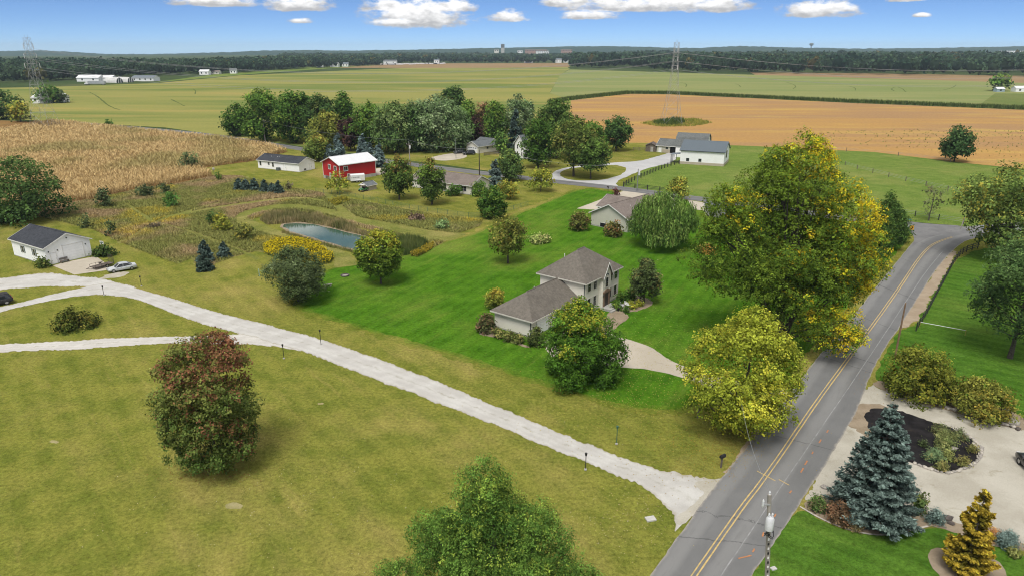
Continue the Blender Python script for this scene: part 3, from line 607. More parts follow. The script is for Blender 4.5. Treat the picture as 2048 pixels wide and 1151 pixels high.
def crown(rng, h0, h1, w, prof, cols, L, cov=1.2, rc=.14, lump=.35, droop=0.0, strand=0.0, aspect=.72, accent_dir=None, depth=1.0, ncl=None, wy=1.0):
    """leaf mesh arrays for one crown and the cluster centres"""
    H = h1 - h0; rcm = rc * w
    A = math.pi * w * (H * .5 + w * .25) * 1.1
    n = int(1.45 * cov * A / (.5 * L * L * aspect)); n = min(n, 70000)
    nc = ncl or int(np.clip(1.7 * A / (rcm * rcm * 2.0), 20, 1000))
    t = rng.random(nc * 6); p = PROF[prof](t); keep = rng.random(nc * 6) < p; t = t[keep][:nc]; nc = len(t)
    az = rng.random(nc) * 2 * np.pi
    s = rng.integers(1, 9999)
    env = PROF[prof](t) * w / 2 * (1 - lump * .5 + lump * (.6 * vnoise(np.cos(az) * 2 + 9, np.sin(az) * 2 + t * 5, .9, s) + .4 * vnoise(np.cos(az) * 4, np.sin(az) * 4 + t * 9, .9, s + 1)))
    q = 1 - np.abs(rng.normal(size=nc)) * .26 * depth; q = np.clip(q, .1, 1)
    r = np.clip(env * q - rcm * .55, 0, None)
    C = np.stack([np.cos(az) * r, np.sin(az) * r * wy, h0 + min(rcm * .3, H * .2) + t * (H - min(rcm * .8, H * .4))], 1)
    R_ = rcm * (.65 + .7 * rng.random(nc)); R_ *= np.clip(PROF[prof](t) + .35, .4, 1)
    TU = 8; nt_ = max(8, n // TU); wgt = R_ ** 2; ci = rng.choice(nc, nt_, p=wgt / wgt.sum()); tb = .42 + 1.15 * rng.random(nt_)
    ci = np.repeat(ci, TU); tb = np.repeat(tb, TU); n = len(ci)
    out = unit(np.stack([np.cos(az), np.sin(az), (t - .35) * 1.2], 1))
    d = np.repeat(unit(rng.normal(size=(nt_, 3)) + out[ci[::TU]] * .75 + np.array([0, 0, .5])), TU, axis=0)
    rad = R_[ci] * np.repeat(1 - .5 * rng.random(nt_) ** 2, TU)
    off = d * rad[:, None]; off[:, 2] *= .72
    P = C[ci] + off + rng.normal(size=(n, 3)) * L * .72
    N = unit(d * .8 + rng.normal(size=(n, 3)) * .38 + np.array([0, -.1, .5]))
    axis = None
    if droop: P[:, 2] -= droop * np.abs(rng.normal(size=n)) * R_[ci]
    if strand:
        f = rng.random(n); P = C[ci] + off * np.array([.9, .9, .3]); P[:, 2] -= f * strand * (.5 + .6 * t[ci]) ; P += rng.normal(size=(n, 3)) * .04 * w / 8
        P[:, 2] = np.maximum(P[:, 2], h0 * .3 + .1); axis = np.array([0, 0, -1.5]) + out[ci] * .3
        N = unit(np.stack([d[:, 0], d[:, 1], d[:, 2] * .3], 1) + rng.normal(size=(n, 3)) * .4)
    # inner twigs: a share of the leaves fills the crown behind the outer clusters
    ii = np.nonzero(np.repeat(rng.random(nt_) < .2, TU))[0]; ni = len(ii); q2 = .35 + .5 * rng.random(ni)
    if not strand: P[ii, 0] *= q2; P[ii, 1] *= q2
    P[:, 2] = np.maximum(P[:, 2], .06)
    Ls = L * (.7 + .6 * rng.random(n))
    V, F = leaf_quads(P, N, Ls, Ls * aspect, rng, axis)
    lo, hi, acc, ap = cols
    lo, hi, acc = np.array(lo), np.array(hi), np.array(acc)
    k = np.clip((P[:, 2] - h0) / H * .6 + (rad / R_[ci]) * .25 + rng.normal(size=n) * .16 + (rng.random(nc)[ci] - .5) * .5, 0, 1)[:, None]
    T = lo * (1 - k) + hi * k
    if ap > 0:
        sel = vnoise(C[:, 0], C[:, 1] + C[:, 2] * 1.3, w * .16, s + 3) + rng.random(nc) * .35
        if accent_dir is not None: sel = sel + (C - C.mean(0)) @ np.array(accent_dir) / (w * .5)
        sel = sel[ci] + np.repeat(rng.random(nt_) * .95, TU); th = np.quantile(sel, 1 - ap); m = np.clip((sel - th) / .2 + .5, 0, 1) * (rng.random(n) < .9)
        T = T * (1 - m[:, None]) + acc * m[:, None]
    T = T * FOL * (tb * (.82 + .36 * rng.random(n)))[:, None]
    return V, F, np.repeat(np.clip(T, .004, .8), 4, axis=0), C
def limbs(b, rng, C, h0, h, tr, k, lead=.75, spread=.35):
    top = h0 + (h - h0) * lead
    pts = [(0, 0, -.15)]; x = y = 0.0
    for i in range(1, 6):
        f = i / 5; x += rng.normal() * tr * .35; y += rng.normal() * tr * .35; pts.append((x, y, top * f))
    b.tube(pts, [tr * 1.35] + [tr * (1 - .75 * i / 5) for i in range(1, 6)], 7)
    if len(C) == 0: return
    idx = rng.choice(len(C), min(k, len(C)), replace=False)
    for i in idx:
        c = C[i]; z0 = max(h0 * .7, min(c[2] - np.hypot(c[0], c[1]) * (.5 + rng.random() * .5), top * .9)); f = np.clip(z0 / top, 0, 1)
        bx, by = np.interp(f, np.linspace(0, 1, 6), [p[0] for p in pts]), np.interp(f, np.linspace(0, 1, 6), [p[1] for p in pts])
        a = np.array([bx, by, z0]); m = a * .45 + c * .55 + np.array([0, 0, -.06 * (h - h0)]) + rng.normal(size=3) * tr * .5
        r0 = tr * (1 - .7 * f) * .55
        b.tube([a, a * .7 + m * .3 + rng.normal(size=3) * tr * .2, m, c], [r0, r0 * .8, r0 * .55, r0 * .2], 5)
LEAFPX = 2.1 / 692.0
def tree(name, label, px, top, wpx, cols, prof='oval', cb=.16, seed=1, cat='tree', group=None, cov=1.2, rc=.14, lump=.4, tr=None, k=16, lpx=1.0, accent_dir=None, droop=0.0, strand=0.0, aspect=.72, dim=None, wy=1.0, parts=('trunk', 'crown'), depth=1.0, lead=.75, tint_h=None):
    """a broad-leaved tree standing at photo pixel px whose top is at row top and whose crown is wpx pixels wide"""
    rng = np.random.default_rng(seed)
    X, Y = G(*px)
    if dim: h, w = dim
    else: h = HT(px[0], px[1], top); w = WID(px[0], px[1], wpx, h * .5)
    dist = math.sqrt(X * X + Y * Y + (CAMH - h * .5) ** 2)
    L = max(.09, dist * LEAFPX * lpx)
    h0 = h * cb
    V, F, T, C = crown(rng, h0, h, w, prof, cols, L, cov, rc, lump, droop, strand, aspect, accent_dir, depth, wy=wy)
    e = empty(name, (X, Y, 0), 0.0, label, cat, group)
    b = B(); tr = tr or max(.06, h * .017)
    limbs(b, rng, C, max(h0, h * .06), h, tr, k, lead)
    b.build(parts[0], BARK, e, smooth=True)
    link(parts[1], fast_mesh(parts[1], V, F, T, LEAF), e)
    return e
def conifer(name, label, px, top, wpx, cols, seed=1, cat='tree', group=None, cov=1.0, lpx=1.0, prof='cone', dim=None, up=.25, tiers=None, ragged=.25, base=.03):
    rng = np.random.default_rng(seed)
    X, Y = G(*px)
    if dim: h, w = dim
    else: h = HT(px[0], px[1], top); w = WID(px[0], px[1], wpx, h * .5)
    dist = math.sqrt(X * X + Y * Y + (CAMH - h * .5) ** 2); L = max(.10, dist * LEAFPX * 1.25 * lpx)
    A = math.pi * w / 2 * math.hypot(h, w / 2)
    n = int(np.clip(cov * 3.4 * A / (.5 * L * L * .5), 400, 60000))
    nb = int(np.clip(A / (L * L * 6), 60, 700)) if tiers is None else tiers
    tz = 1 - np.sqrt((np.arange(nb) + rng.random(nb)) / nb); rng.shuffle(tz); k_ = len(tz[::5]); tz[::5] = .45 + .53 * (np.arange(k_) + rng.random(k_)) / k_; tz = np.clip(tz + rng.normal(size=nb) * .01, 0, .985)
    az = np.arange(nb) * 2.39996 + rng.normal(size=nb) * .3
    ln = PROF[prof](tz) * w / 2 * (1 - ragged * rng.random(nb))
    z0 = h * (base + (1 - base) * tz)
    bi = np.repeat(rng.choice(nb, n // 5 + 1, p=(ln + .15) / (ln + .15).sum()), 5)[:n]
    s = np.clip(np.repeat(.15 + .85 * np.sqrt(rng.random(n // 5 + 1)), 5)[:n] + rng.normal(size=n) * .03, .1, 1.04)
    lat = np.repeat(rng.normal(size=n // 5 + 1), 5)[:n] * .22 * ln[bi] * (1.15 - s) + rng.normal(size=n) * L * .4
    ca, sa = np.cos(az[bi]), np.sin(az[bi])
    rr = s * ln[bi]
    sag = -(.30 - .25 * tz[bi]) * rr + up * rr * s * .75
    P = np.stack([ca * rr - sa * lat, sa * rr + ca * lat, z0[bi] + sag + rng.normal(size=n) * L * .22 - np.abs(lat) * .25], 1)
    P[:, 2] = np.maximum(P[:, 2], .05)
    axis = np.stack([ca, sa, np.full(n, .35)], 1) * 1.6 + np.stack([-sa, ca, np.zeros(n)], 1) * np.sign(lat)[:, None] * .8
    N = unit(np.array([0, 0, 1.0]) + np.stack([ca, sa, np.zeros(n)], 1) * .5 + rng.normal(size=(n, 3)) * .6)
    Ls = L * (.7 + .6 * rng.random(n))
    V, F = leaf_quads(P, N, Ls, Ls * .5, rng, axis, .2)
    lo, hi = np.array(cols[0]), np.array(cols[1])
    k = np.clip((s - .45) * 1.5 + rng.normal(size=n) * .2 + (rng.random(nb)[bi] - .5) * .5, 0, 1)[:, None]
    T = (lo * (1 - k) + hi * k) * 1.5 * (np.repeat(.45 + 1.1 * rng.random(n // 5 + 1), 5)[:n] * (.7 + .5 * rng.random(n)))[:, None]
    if len(cols) > 2:
        m = (rng.random(nb)[bi] < cols[3]) * (rng.random(n) < .8); T[m] = np.array(cols[2]) * (.8 + .4 * rng.random(m.sum()))[:, None]
    e = empty(name, (X, Y, 0), 0.0, label, cat, group)
    b = B(); tr = max(.04, h * .016); b.tube([(0, 0, -.1), (0, 0, h * .5), (0, 0, h * .93)], [tr * 1.3, tr * .7, tr * .1], 6)
    if nb < 900 and w > 3:
        for i in range(0, nb, 3):
            c, s_ = math.cos(az[i]), math.sin(az[i]); q = ln[i]
            b.tube([(0, 0, z0[i]), (c * q * .5, s_ * q * .5, z0[i] - (.3 - .25 * tz[i]) * q * .5 + up * q * .19), (c * q * .9, s_ * q * .9, z0[i] - (.3 - .25 * tz[i]) * q * .9 + up * q * .6)], [tr * .3, tr * .2, tr * .05], 4)
    b.build('trunk', BARK, e, smooth=True)
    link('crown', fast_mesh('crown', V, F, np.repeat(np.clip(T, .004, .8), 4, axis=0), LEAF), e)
    return e
def shrub(name, label, px, top, wpx, cols, seed=1, prof='dome', cov=1.4, cat='shrub', group=None, rc=.2, lump=.35, lpx=.9, **kw):
    return tree(name, label, px, top, wpx, cols, prof, .02, seed, cat, group, cov, rc, lump, None, 7, lpx, parts=('stem', 'foliage'), lead=.45, **kw)
def lobed_tree(name, label, px, cols, lobes, leaders, L, cov, rc, lump, seed, nlimb=46, accent_dir=None, aspect=.72, droop=0.0):
    """a tree whose crown is several lobes: (x, y, base z, top z, width, accent share, profile)"""
    rng = np.random.default_rng(seed); X, Y = G(*px); e = empty(name, (X, Y, 0), 0, label, 'tree')
    n = 0; Vs, Fs, Ts, Cs = [], [], [], []
    for k, (x, y, z0, z1, w, ap, prof) in enumerate(lobes):
        V, F, T, C = crown(np.random.default_rng(seed * 10 + k), z0, z1, w, prof, (cols[0], cols[1], cols[2], ap), L, cov, rc, lump, droop=droop, accent_dir=accent_dir, aspect=aspect)
        o = np.array([x, y, 0]); Vs.append(V + o); Fs.append(F + n); Ts.append(T); Cs.append(C + o); n += len(V)
    b = B()
    for (x, y, zt, r) in leaders:
        b.tube([(x * .08, y * .08, -.2), (x * .25, y * .25, zt * .2), (x * .6, y * .6, zt * .5), (x * .9 + .4, y * .9, zt * .78), (x * 1.05, y, zt)], [r * 1.25, r, r * .72, r * .4, r * .1], 8)
    C = np.concatenate(Cs); q = leaders[0][3] * .27
    for i in rng.choice(len(C), nlimb, replace=False):
        c = C[i]; z = max(2.0, c[2] * .8 - rng.random() * 3); a = np.array([c[0] * .35, c[1] * .35, z * .85]); m = a * .4 + c * .6 - np.array([0, 0, .05 * c[2]])
        b.tube([a, a * .6 + m * .4 + rng.normal(size=3) * .2, m, c], [q, q * .8, q * .55, q * .2], 5)
    b.build('trunk', BARK, e, smooth=True)
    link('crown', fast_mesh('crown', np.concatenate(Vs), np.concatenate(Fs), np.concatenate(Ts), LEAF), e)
    return e
def blades(P, h, w, lean, T, rng, z0=0.0):
    n = len(P); a = rng.random(n) * 2 * np.pi; u = np.stack([np.cos(a), np.sin(a), np.zeros(n)], 1); l = np.stack([-np.sin(a), np.cos(a), np.zeros(n)], 1)
    Q = P.copy(); Q[:, 2] += z0
    A = Q - u * w[:, None] * .5; Bv = Q + u * w[:, None] * .5; C = Q + l * (lean * h)[:, None]; C[:, 2] += h
    V = np.stack([A, Bv, C], 1).reshape(-1, 3); return V, np.arange(3 * n).reshape(-1, 3), np.repeat(T, 3, axis=0)
def bounds(poly):
    a = np.array(poly); return a[:, 0].min(), a[:, 0].max(), a[:, 1].min(), a[:, 1].max()
def scatter(rng, poly, n, holes=()):
    x0, x1, y0, y1 = bounds(poly); out = []
    tot = 0
    while tot < n:
        x = rng.uniform(x0, x1, n * 2); y = rng.uniform(y0, y1, n * 2); m = inside(x, y, poly)
        for h in holes: m &= ~inside(x, y, h)
        out.append(np.stack([x[m], y[m]], 1)); tot += m.sum()
        if len(out) > 60: break
    return np.concatenate(out)[:n]

# ---- palettes: (low / inner leaf, high / outer leaf, accent leaf, accent share)
DK = ((.020, .046, .008), (.046, .092, .015), (.085, .125, .02), .14)
MID = ((.028, .062, .010), (.070, .126, .020), (.12, .16, .028), .16)
OAK = ((.020, .044, .012), (.044, .080, .020), (.07, .10, .025), .1)
SILV = ((.036, .066, .022), (.095, .138, .056), (.14, .18, .09), .3)
LIME = ((.085, .115, .018), (.185, .205, .030), (.26, .23, .03), .2)
YELG = ((.070, .100, .018), (.165, .180, .030), (.24, .19, .03), .22)
OLIVE = ((.026, .040, .014), (.068, .092, .036), (.09, .115, .055), .15)
PURP = ((.022, .012, .012), (.045, .024, .020), (.06, .03, .02), .1)
LOC = ((.035, .085, .022), (.085, .155, .040), (.14, .20, .045), .25)
BLUE = ((.030, .050, .042), (.140, .190, .168))
DBLUE = ((.028, .050, .040), (.095, .138, .118))
GRNCON = ((.022, .048, .022), (.060, .100, .045))
# ================================================================ TREES AND SHRUBS, near to far
tree('red_maple', 'oval maple turning red at its top and edges on the open front lawn', (436, 936), 668, 200, ((.036, .066, .014), (.110, .120, .030), (.135, .062, .032), .20), 'column', .04, 11, rc=.10, cov=1.9, lump=.05, tr=.2, accent_dir=(.3, 0, .3))
lobed_tree('locust_tree', 'feathery green locust with a pointed top cut off by the bottom of the photo', (985, 1290), ((.026, .062, .012), (.086, .148, .026), (.14, .19, .03)),
    [(-.3, 0, 9.2, 15.3, 4.4, .25, 'loc'), (.2, .3, 5.5, 12.6, 7.6, .2, 'loc'), (-3.4, 0, 6.2, 11.2, 4.4, .12, 'dome'), (2.9, .2, 5.2, 11.6, 5.0, .2, 'dome'), (-5.6, -.6, 3.2, 7.6, 4.6, .05, 'dome'), (5.4, -.4, 3.2, 7.2, 4.6, .1, 'dome'), (-1.4, -2.2, 2.8, 9.2, 5.6, .12, 'dome'), (2.0, -2.0, 2.8, 8.6, 5.4, .15, 'dome'), (0, 2, 3, 9, 7, .1, 'dome')],
    [(0, 0, 13.5, .30), (-2.6, -.2, 9, .2), (2.4, 0, 9.5, .2)], .150, .85, .15, .6, 12, 40, None, .5, .25)
tree('maple', 'dark green maple with yellowing twig tips in front of the tan house', (1160, 755), 600, 172, ((.024, .060, .008), (.060, .122, .014), (.17, .18, .02), .14), 'dome', .02, 13, rc=.13, cov=2.0, lump=.4, accent_dir=(-.3, 0, .8))
tree('lime_yellow_tree', 'rounded lime yellow tree overhanging the road edge beside the house drive', (1480, 862), 607, 236, ((.066, .094, .010), (.205, .226, .026), (.28, .27, .03), .25), 'oval', .03, 14, rc=.12, cov=1.3, lump=.5, tr=.25)
lobed_tree('cottonwood', 'tallest tree, broad cottonwood with gold leaves along its road side', (1552, 690), ((.030, .062, .009), (.105, .148, .016), (.38, .28, .014)),
    [(0, 0, 6, 29.3, 15, .09, 'oval'), (-6.5, 1, 6.5, 23, 12, .06, 'oval'), (6.6, -1, 5.5, 23.5, 10.5, .22, 'oval'), (-2.2, -2.6, 4.5, 15, 10.5, .05, 'round'), (2.6, 2, 12, 28.6, 8, .18, 'oval'), (8.6, -.5, 6, 16.5, 6.2, .60, 'round'), (4.5, -4.5, 1.2, 7.5, 9, .40, 'round'), (-9, 0, 14, 22.5, 5.5, .12, 'round'), (3.6, -3, 8, 15, 8, .12, 'round'), (-2.8, 0, 20, 27.5, 5.5, .12, 'oval')],
    [(0, 0, 24, .62), (-5, .6, 19, .42), (5.5, -.8, 18, .40), (1.2, 1.6, 23, .38)], .24, .72, .15, .6, 15, 60, (.6, 0, .3))
conifer('blue_spruce', 'large blue spruce at the corner of the gravel court beside the road', (1742, 1036), 806, 196, BLUE, 21, cov=1.5, ragged=.22, up=.3)
conifer('golden_cypress', 'gold leaved conifer standing in a round bark bed', (1930, 1142), 976, 112, ((.13, .115, .018), (.42, .30, .035)), 22, cov=1.9, ragged=.4, up=.55, prof='cone')
tree('roadside_tree', 'spreading tree with pale limbs overhanging the bend in the road', (2012, 520), 336, 215, ((.045, .078, .018), (.110, .150, .036), (.22, .20, .035), .16), 'vase', .12, 23, cov=1.1, rc=.15, lump=.6, tr=.4, k=40)
tree('honey_locust', 'dark spreading tree with a bare trunk on the striped lawn', (2020, 715), 474, 190, ((.026, .055, .018), (.060, .100, .030), (.09, .13, .04), .15), 'vase', .18, 24, cov=1.15, rc=.15, lump=.6, tr=.28, k=30, aspect=.5)
shrub('yew_bush', 'large mounded olive green bush beside the gravel drive entrance', (1832, 792), 692, 142, ((.040, .058, .010), (.115, .125, .018), (.16, .15, .02), .15), 25, lump=.3, rc=.16, wy=.9)
shrub('yew_bush', 'lower rounded yellow green bush next to the larger mounded bush', (1952, 828), 756, 118, ((.060, .075, .014), (.150, .150, .028), (.20, .16, .03), .15), 26, lump=.3, rc=.16)
shrub('russian_olive', 'grey green rounded bush tree between the gravel drive and the pond', (597, 602), 487, 124, OLIVE, 27, prof='oval', rc=.14, lump=.5, cov=1.3, aspect=.45, cat='tree')
tree('round_maple', 'neat ball shaped maple with a yellow green top beside the pond', (762, 567), 462, 92, ((.036, .070, .010), (.105, .145, .018), (.19, .18, .02), .16), 'round', .16, 28, rc=.10, lump=.0, cov=2.8, depth=.6, accent_dir=(0, 0, 1.2))
tree('lawn_maple', 'small olive green maple alone on the lawn behind the tan house', (1016, 526), 429, 80, ((.060, .080, .018), (.120, .125, .026), (.16, .14, .03), .2), 'oval', .2, 29, rc=.15)
tree('pear_tree', 'upright oval tree at the corner of the tan house', (1288, 606), 515, 60, ((.034, .052, .020), (.066, .088, .030), (.10, .09, .03), .15), 'oval', .1, 30, rc=.16, cov=2.0)
tree('willow', 'weeping willow beside the beige gabled house', (1322, 492), 372, 146, ((.038, .078, .016), (.098, .158, .032), (.14, .19, .05), .3), 'dome', .22, 31, rc=.13, strand=3.4, aspect=.3, cov=2.0, lpx=1.3, lump=.3)
tree('yard_tree', 'small round tree between the willow and the back road', (1356, 402), 353, 48, YELG, 'oval', .1, 32)
tree('ranch_maple', 'dense maple with a rusty top, the one nearer the red barn', (799, 399), 311, 62, ((.034, .060, .016), (.070, .108, .018), (.15, .11, .03), .09), 'oval', .14, 33, rc=.15, cov=2.0, lump=.25, accent_dir=(0, 0, 1.3))
tree('ranch_maple', 'dense maple with a faintly rusty top in front of the brown roofed ranch house', (864, 409), 317, 58, ((.034, .062, .016), (.078, .120, .018), (.15, .12, .03), .07), 'oval', .14, 34, rc=.15, cov=2.0, lump=.25, accent_dir=(0, 0, 1.3))
tree('yard_tree', 'dark upright tree by the wire fence corner behind the ranch house', (985, 436), 370, 56, DK, 'flame', .05, 35, cov=2.0)
tree('yard_tree', 'pale yellow green small tree between the blue spruce and the dark upright tree', (1016, 398), 361, 44, YELG, 'round', .12, 36)
shrub('yard_shrub', 'rounded green shrub at the end wall of the ranch house', (958, 391), 362, 32, MID, 37)
shrub('yard_shrub', 'dark clipped round shrub under the ranch house windows', (908, 391), 369, 27, DK, 38, lump=.1)
conifer('yard_spruce', 'pale blue spruce beside the ranch house by the road', (990, 373), 318, 40, BLUE, 39, cov=1.9)
tree('yard_tree', 'full dark green tree just behind the pale blue spruce', (1019, 362), 299, 54, ((.032, .062, .018), (.070, .110, .028), (.1, .13, .03), .1), 'oval', .05, 40, cov=1.9)
tree('small_tree', 'low rounded yellow green tree with thin trunks at the road bend', (1081, 383), 336, 50, LIME, 'dome', .22, 41)
# farm yard
tree('island_maple', 'tall maple on the grass island in the farm drive, further from the barn', (1147, 353), 230, 92, ((.040, .064, .014), (.078, .105, .022), (.12, .12, .03), .2), 'oval', .2, 42, rc=.13, cov=1.9)
tree('island_maple', 'shorter maple on the grass island in the farm drive, nearer the barn', (1181, 358), 272, 72, ((.034, .066, .014), (.070, .112, .022), (.10, .13, .03), .1), 'oval', .22, 43, rc=.14, cov=1.9)
tree('farm_tree', 'dark tree screening the white farmhouse wall', (1076, 336), 232, 66, DK, 'oval', .06, 44, cov=1.9)
tree('farm_tree', 'tallest dark tree behind the white farmhouse', (1112, 316), 194, 84, ((.024, .050, .012), (.055, .092, .020), (.07, .11, .02), .1), 'oval', .08, 45, cov=1.9, rc=.13)
tree('farm_tree', 'dense dark round tree between the farm drive and the ripe field', (1232, 302), 231, 60, ((.022, .050, .014), (.048, .088, .022), (.06, .10, .02), .1), 'round', .10, 46, cov=2.0, lump=.2)
tree('farm_tree', 'bushy green tree behind the island maples', (1180, 312), 242, 70, MID, 'oval', .05, 47)
conifer('dark_spruce', 'tall slate blue spruce beside the white farmhouse', (1031, 302), 218, 42, DBLUE, 48, cov=2.0)
tree('silver_poplar', 'pale silvery topped poplar behind the slate blue spruce', (1036, 285), 188, 76, SILV, 'oval', .1, 49, cov=1.3, rc=.13)
tree('farm_tree', 'small fresh green tree beside the grey roofed garage', (1002, 306), 262, 32, ((.035, .075, .018), (.075, .135, .030), (.1, .15, .03), .1), 'flame', .05, 50)
tree('farm_tree', 'leafy bush tree behind the grey roofed garage', (966, 290), 246, 40, MID, 'round', .02, 51)
tree('rusty_tree', 'small tree with rusty brown leaves among the grove tops', (966, 284), 198, 48, ((.05, .055, .018), (.10, .08, .03), (.15, .085, .045), .4), 'oval', .1, 52)
tree('purple_tree', 'narrow dark purple leaved tree beside the garage', (954, 292), 228, 30, PURP, 'flame', .05, 53)
# grove behind the back road
GRV = 'grove behind the back road'
for i, (x, yb, tp, w, cols, pr, lb) in enumerate([
    (478, 272, 206, 62, DK, 'oval', 'dark outermost tree of the grove, standing next to the corn field'),
    (530, 282, 174, 100, MID, 'oval', 'broad mid green tree, largest of the grove behind the utility pole'),
    (592, 286, 176, 84, DK, 'oval', 'tall dark green grove tree left of the yellowish maple'),
    (643, 288, 186, 72, OAK, 'oval', 'dark grove tree rising behind the yellowish maple'),
    (655, 297, 222, 68, ((.070, .090, .018), (.130, .140, .026), (.16, .15, .03), .2), 'oval', 'yellowish green maple at the front of the grove'),
    (690, 284, 184, 58, DK, 'oval', 'narrow dark grove tree behind the purple leaved tree'),
    (742, 300, 202, 84, MID, 'oval', 'grove tree rising above the blue spruces by the red barn'),
    (790, 306, 200, 86, ((.042, .078, .022), (.092, .138, .040), (.13, .17, .06), .2), 'oval', 'leafy grove tree between the spruces and the silvery poplar'),
    (836, 302, 204, 74, OAK, 'oval', 'dark grove tree tucked against the silvery poplar'),
    (906, 262, 168, 48, OAK, 'round', 'dark rounded treetop farthest back, poking above the grove'),
    (925, 292, 214, 52, ((.034, .07, .018), (.075, .125, .03), (.1, .14, .03), .1), 'flame', 'fresh green tree at the end of the grove by the garage'),
    (938, 284, 198, 44, MID, 'oval', 'mid green tree behind the garage between poplar and rusty tree'),
    (990, 286, 200, 50, MID, 'oval', 'green tree between the rusty tree and the pale poplar')]):
    tree('grove_tree', lb, (x, yb), tp, w, cols, pr, .04, 60 + i, group=GRV, cov=2.0, rc=.16, lump=.32)
tree('silver_poplar', 'wide silvery green poplar, palest and widest crown of the grove', (874, 300), 188, 132, SILV, 'dome', .02, 80, group=GRV, cov=1.7, rc=.12)
tree('purple_tree', 'rounded dark purple tree standing among the blue spruces', (702, 302), 233, 46, PURP, 'oval', .12, 81, cov=2.0)
tree('yard_tree', 'round maple with yellowing top between white house and blue spruces', (637, 322), 268, 52, ((.045, .072, .016), (.095, .125, .024), (.17, .15, .03), .16), 'oval', .06, 82, cov=1.9, accent_dir=(0, 0, 1))
for i, (x, yb, tp, w, lb) in enumerate([(678, 320, 264, 32, 'tallest of the blue spruces behind the red barn roof'), (661, 323, 287, 30, 'short blue spruce beside the round maple'), (726, 318, 266, 30, 'blue spruce next to the purple tree, on its far side'), (741, 326, 284, 28, 'middle blue spruce of the three right of the purple tree'), (759, 334, 284, 34, 'blue spruce at the red barn corner by its drive')]):
    conifer('barn_spruce', lb, (x, yb), tp, w, ((.055, .085, .082), (.18, .245, .235)), 90 + i, group='blue spruces around the red barn', cov=2.0)
for i, (x, yb, tp, lb) in enumerate([(478, 379, 357, 'small spruce at the corn end of the little row'), (492, 380, 358, 'second small spruce from the corn end of the row'), (509, 380, 356, 'third small spruce from the corn end of the row'), (530, 383, 360, 'fourth small spruce of the row, after the gap'), (545, 384, 366, 'shortest spruce of the row'), (558, 387, 362, 'last small spruce of the row, nearest the red barn')]):
    conifer('young_spruce', lb, (x, yb), tp, 22, DBLUE, 100 + i, group='row of small spruces by the meadow', cov=2.0, ragged=.1)
conifer('meadow_spruce', 'blue spruce at the meadow edge in front of the goldenrod', (411, 524), 480, 40, DBLUE, 110, cov=2.0, ragged=.15)
conifer('meadow_spruce', 'dark low spruce just in front of the taller meadow spruce', (411, 540), 506, 40, ((.022, .040, .030), (.06, .09, .07)), 111, cov=2.0, ragged=.15)
conifer('meadow_spruce', 'small blue spruce beside the goldenrod', (449, 514), 484, 32, DBLUE, 112, cov=2.0, ragged=.15)
tree('small_tree', 'small airy yellow green tree in front of the red barn', (675, 387), 347, 46, LIME, 'dome', .25, 113, cov=.8)
tree('corner_tree', 'wide dark tree at the corn field edge behind the white garage', (52, 440), 309, 160, ((.028, .056, .016), (.058, .095, .024), (.08, .11, .03), .1), 'dome', .05, 114, cov=.95, rc=.14, lump=.6, k=26)
shrub('scrub', 'dark low scrub beneath the wide dark tree', (18, 442), 405, 70, DK, 115)
tree('field_tree', 'lone dark round tree at the edge of the ripe field', (1908, 323), 250, 60, ((.020, .045, .014), (.042, .075, .024), (.06, .09, .03), .1), 'oval', .1, 116, cov=2.0, lump=.15)
tree('thin_tree', 'thin half bare small tree by the pasture fence', (1857, 441), 372, 50, ((.06, .07, .035), (.10, .11, .05), (.12, .11, .05), .2), 'vase', .15, 117, cov=.22, k=34, tr=.13)
tree('farm_edge_tree', 'lone tree beside the small sheds across the fields', (1996, 182), 152, 42, MID, 'round', .08, 118)
for i, (x, yb, tp, w, cols, lb) in enumerate([(15, 238, 180, 70, OAK, 'dark tree group crown at the photo edge beyond the corn'), (42, 244, 202, 44, YELG, 'pale yellowish tree beyond the corn beside the lattice tower'), (98, 206, 172, 52, DK, 'dark tree standing behind the lattice tower'), (122, 206, 182, 28, OLIVE, 'small greyish tree next to the dark tree behind the lattice tower')]):
    tree('field_edge_tree', lb, (x, yb), tp, w, cols, 'oval', .04, 120 + i, lump=.4)
shrub('field_bush', 'single small dark bush in the crop field', (218, 253), 243, 14, DK, 125)
# arborvitae along the road
for i, (x, yb, tp, w, lb) in enumerate([(1722, 560, 440, 52, 'arborvitae nearest the cottonwood in the roadside screen'), (1748, 535, 408, 50, 'second arborvitae of the roadside screen'), (1762, 512, 372, 44, 'tallest arborvitae of the roadside screen'), (1783, 500, 405, 44, 'fourth arborvitae of the roadside screen'), (1797, 486, 420, 36, 'last arborvitae of the roadside screen by the junction')]):
    tree('arborvitae', lb, (x, yb), tp, w, ((.020, .046, .010), (.050, .088, .018), (.08, .11, .02), .1), 'flame', .0, 130 + i, group='arborvitae screen beside the road', cov=1.7, rc=.2, lump=.15, aspect=.45)
shrub('round_shrub', 'dark clipped ball shrub on the verge beneath the gold branches', (1703, 572), 540, 38, ((.022, .045, .012), (.045, .078, .018), (.06, .09, .02), .05), 136, lump=.08, cov=1.8)
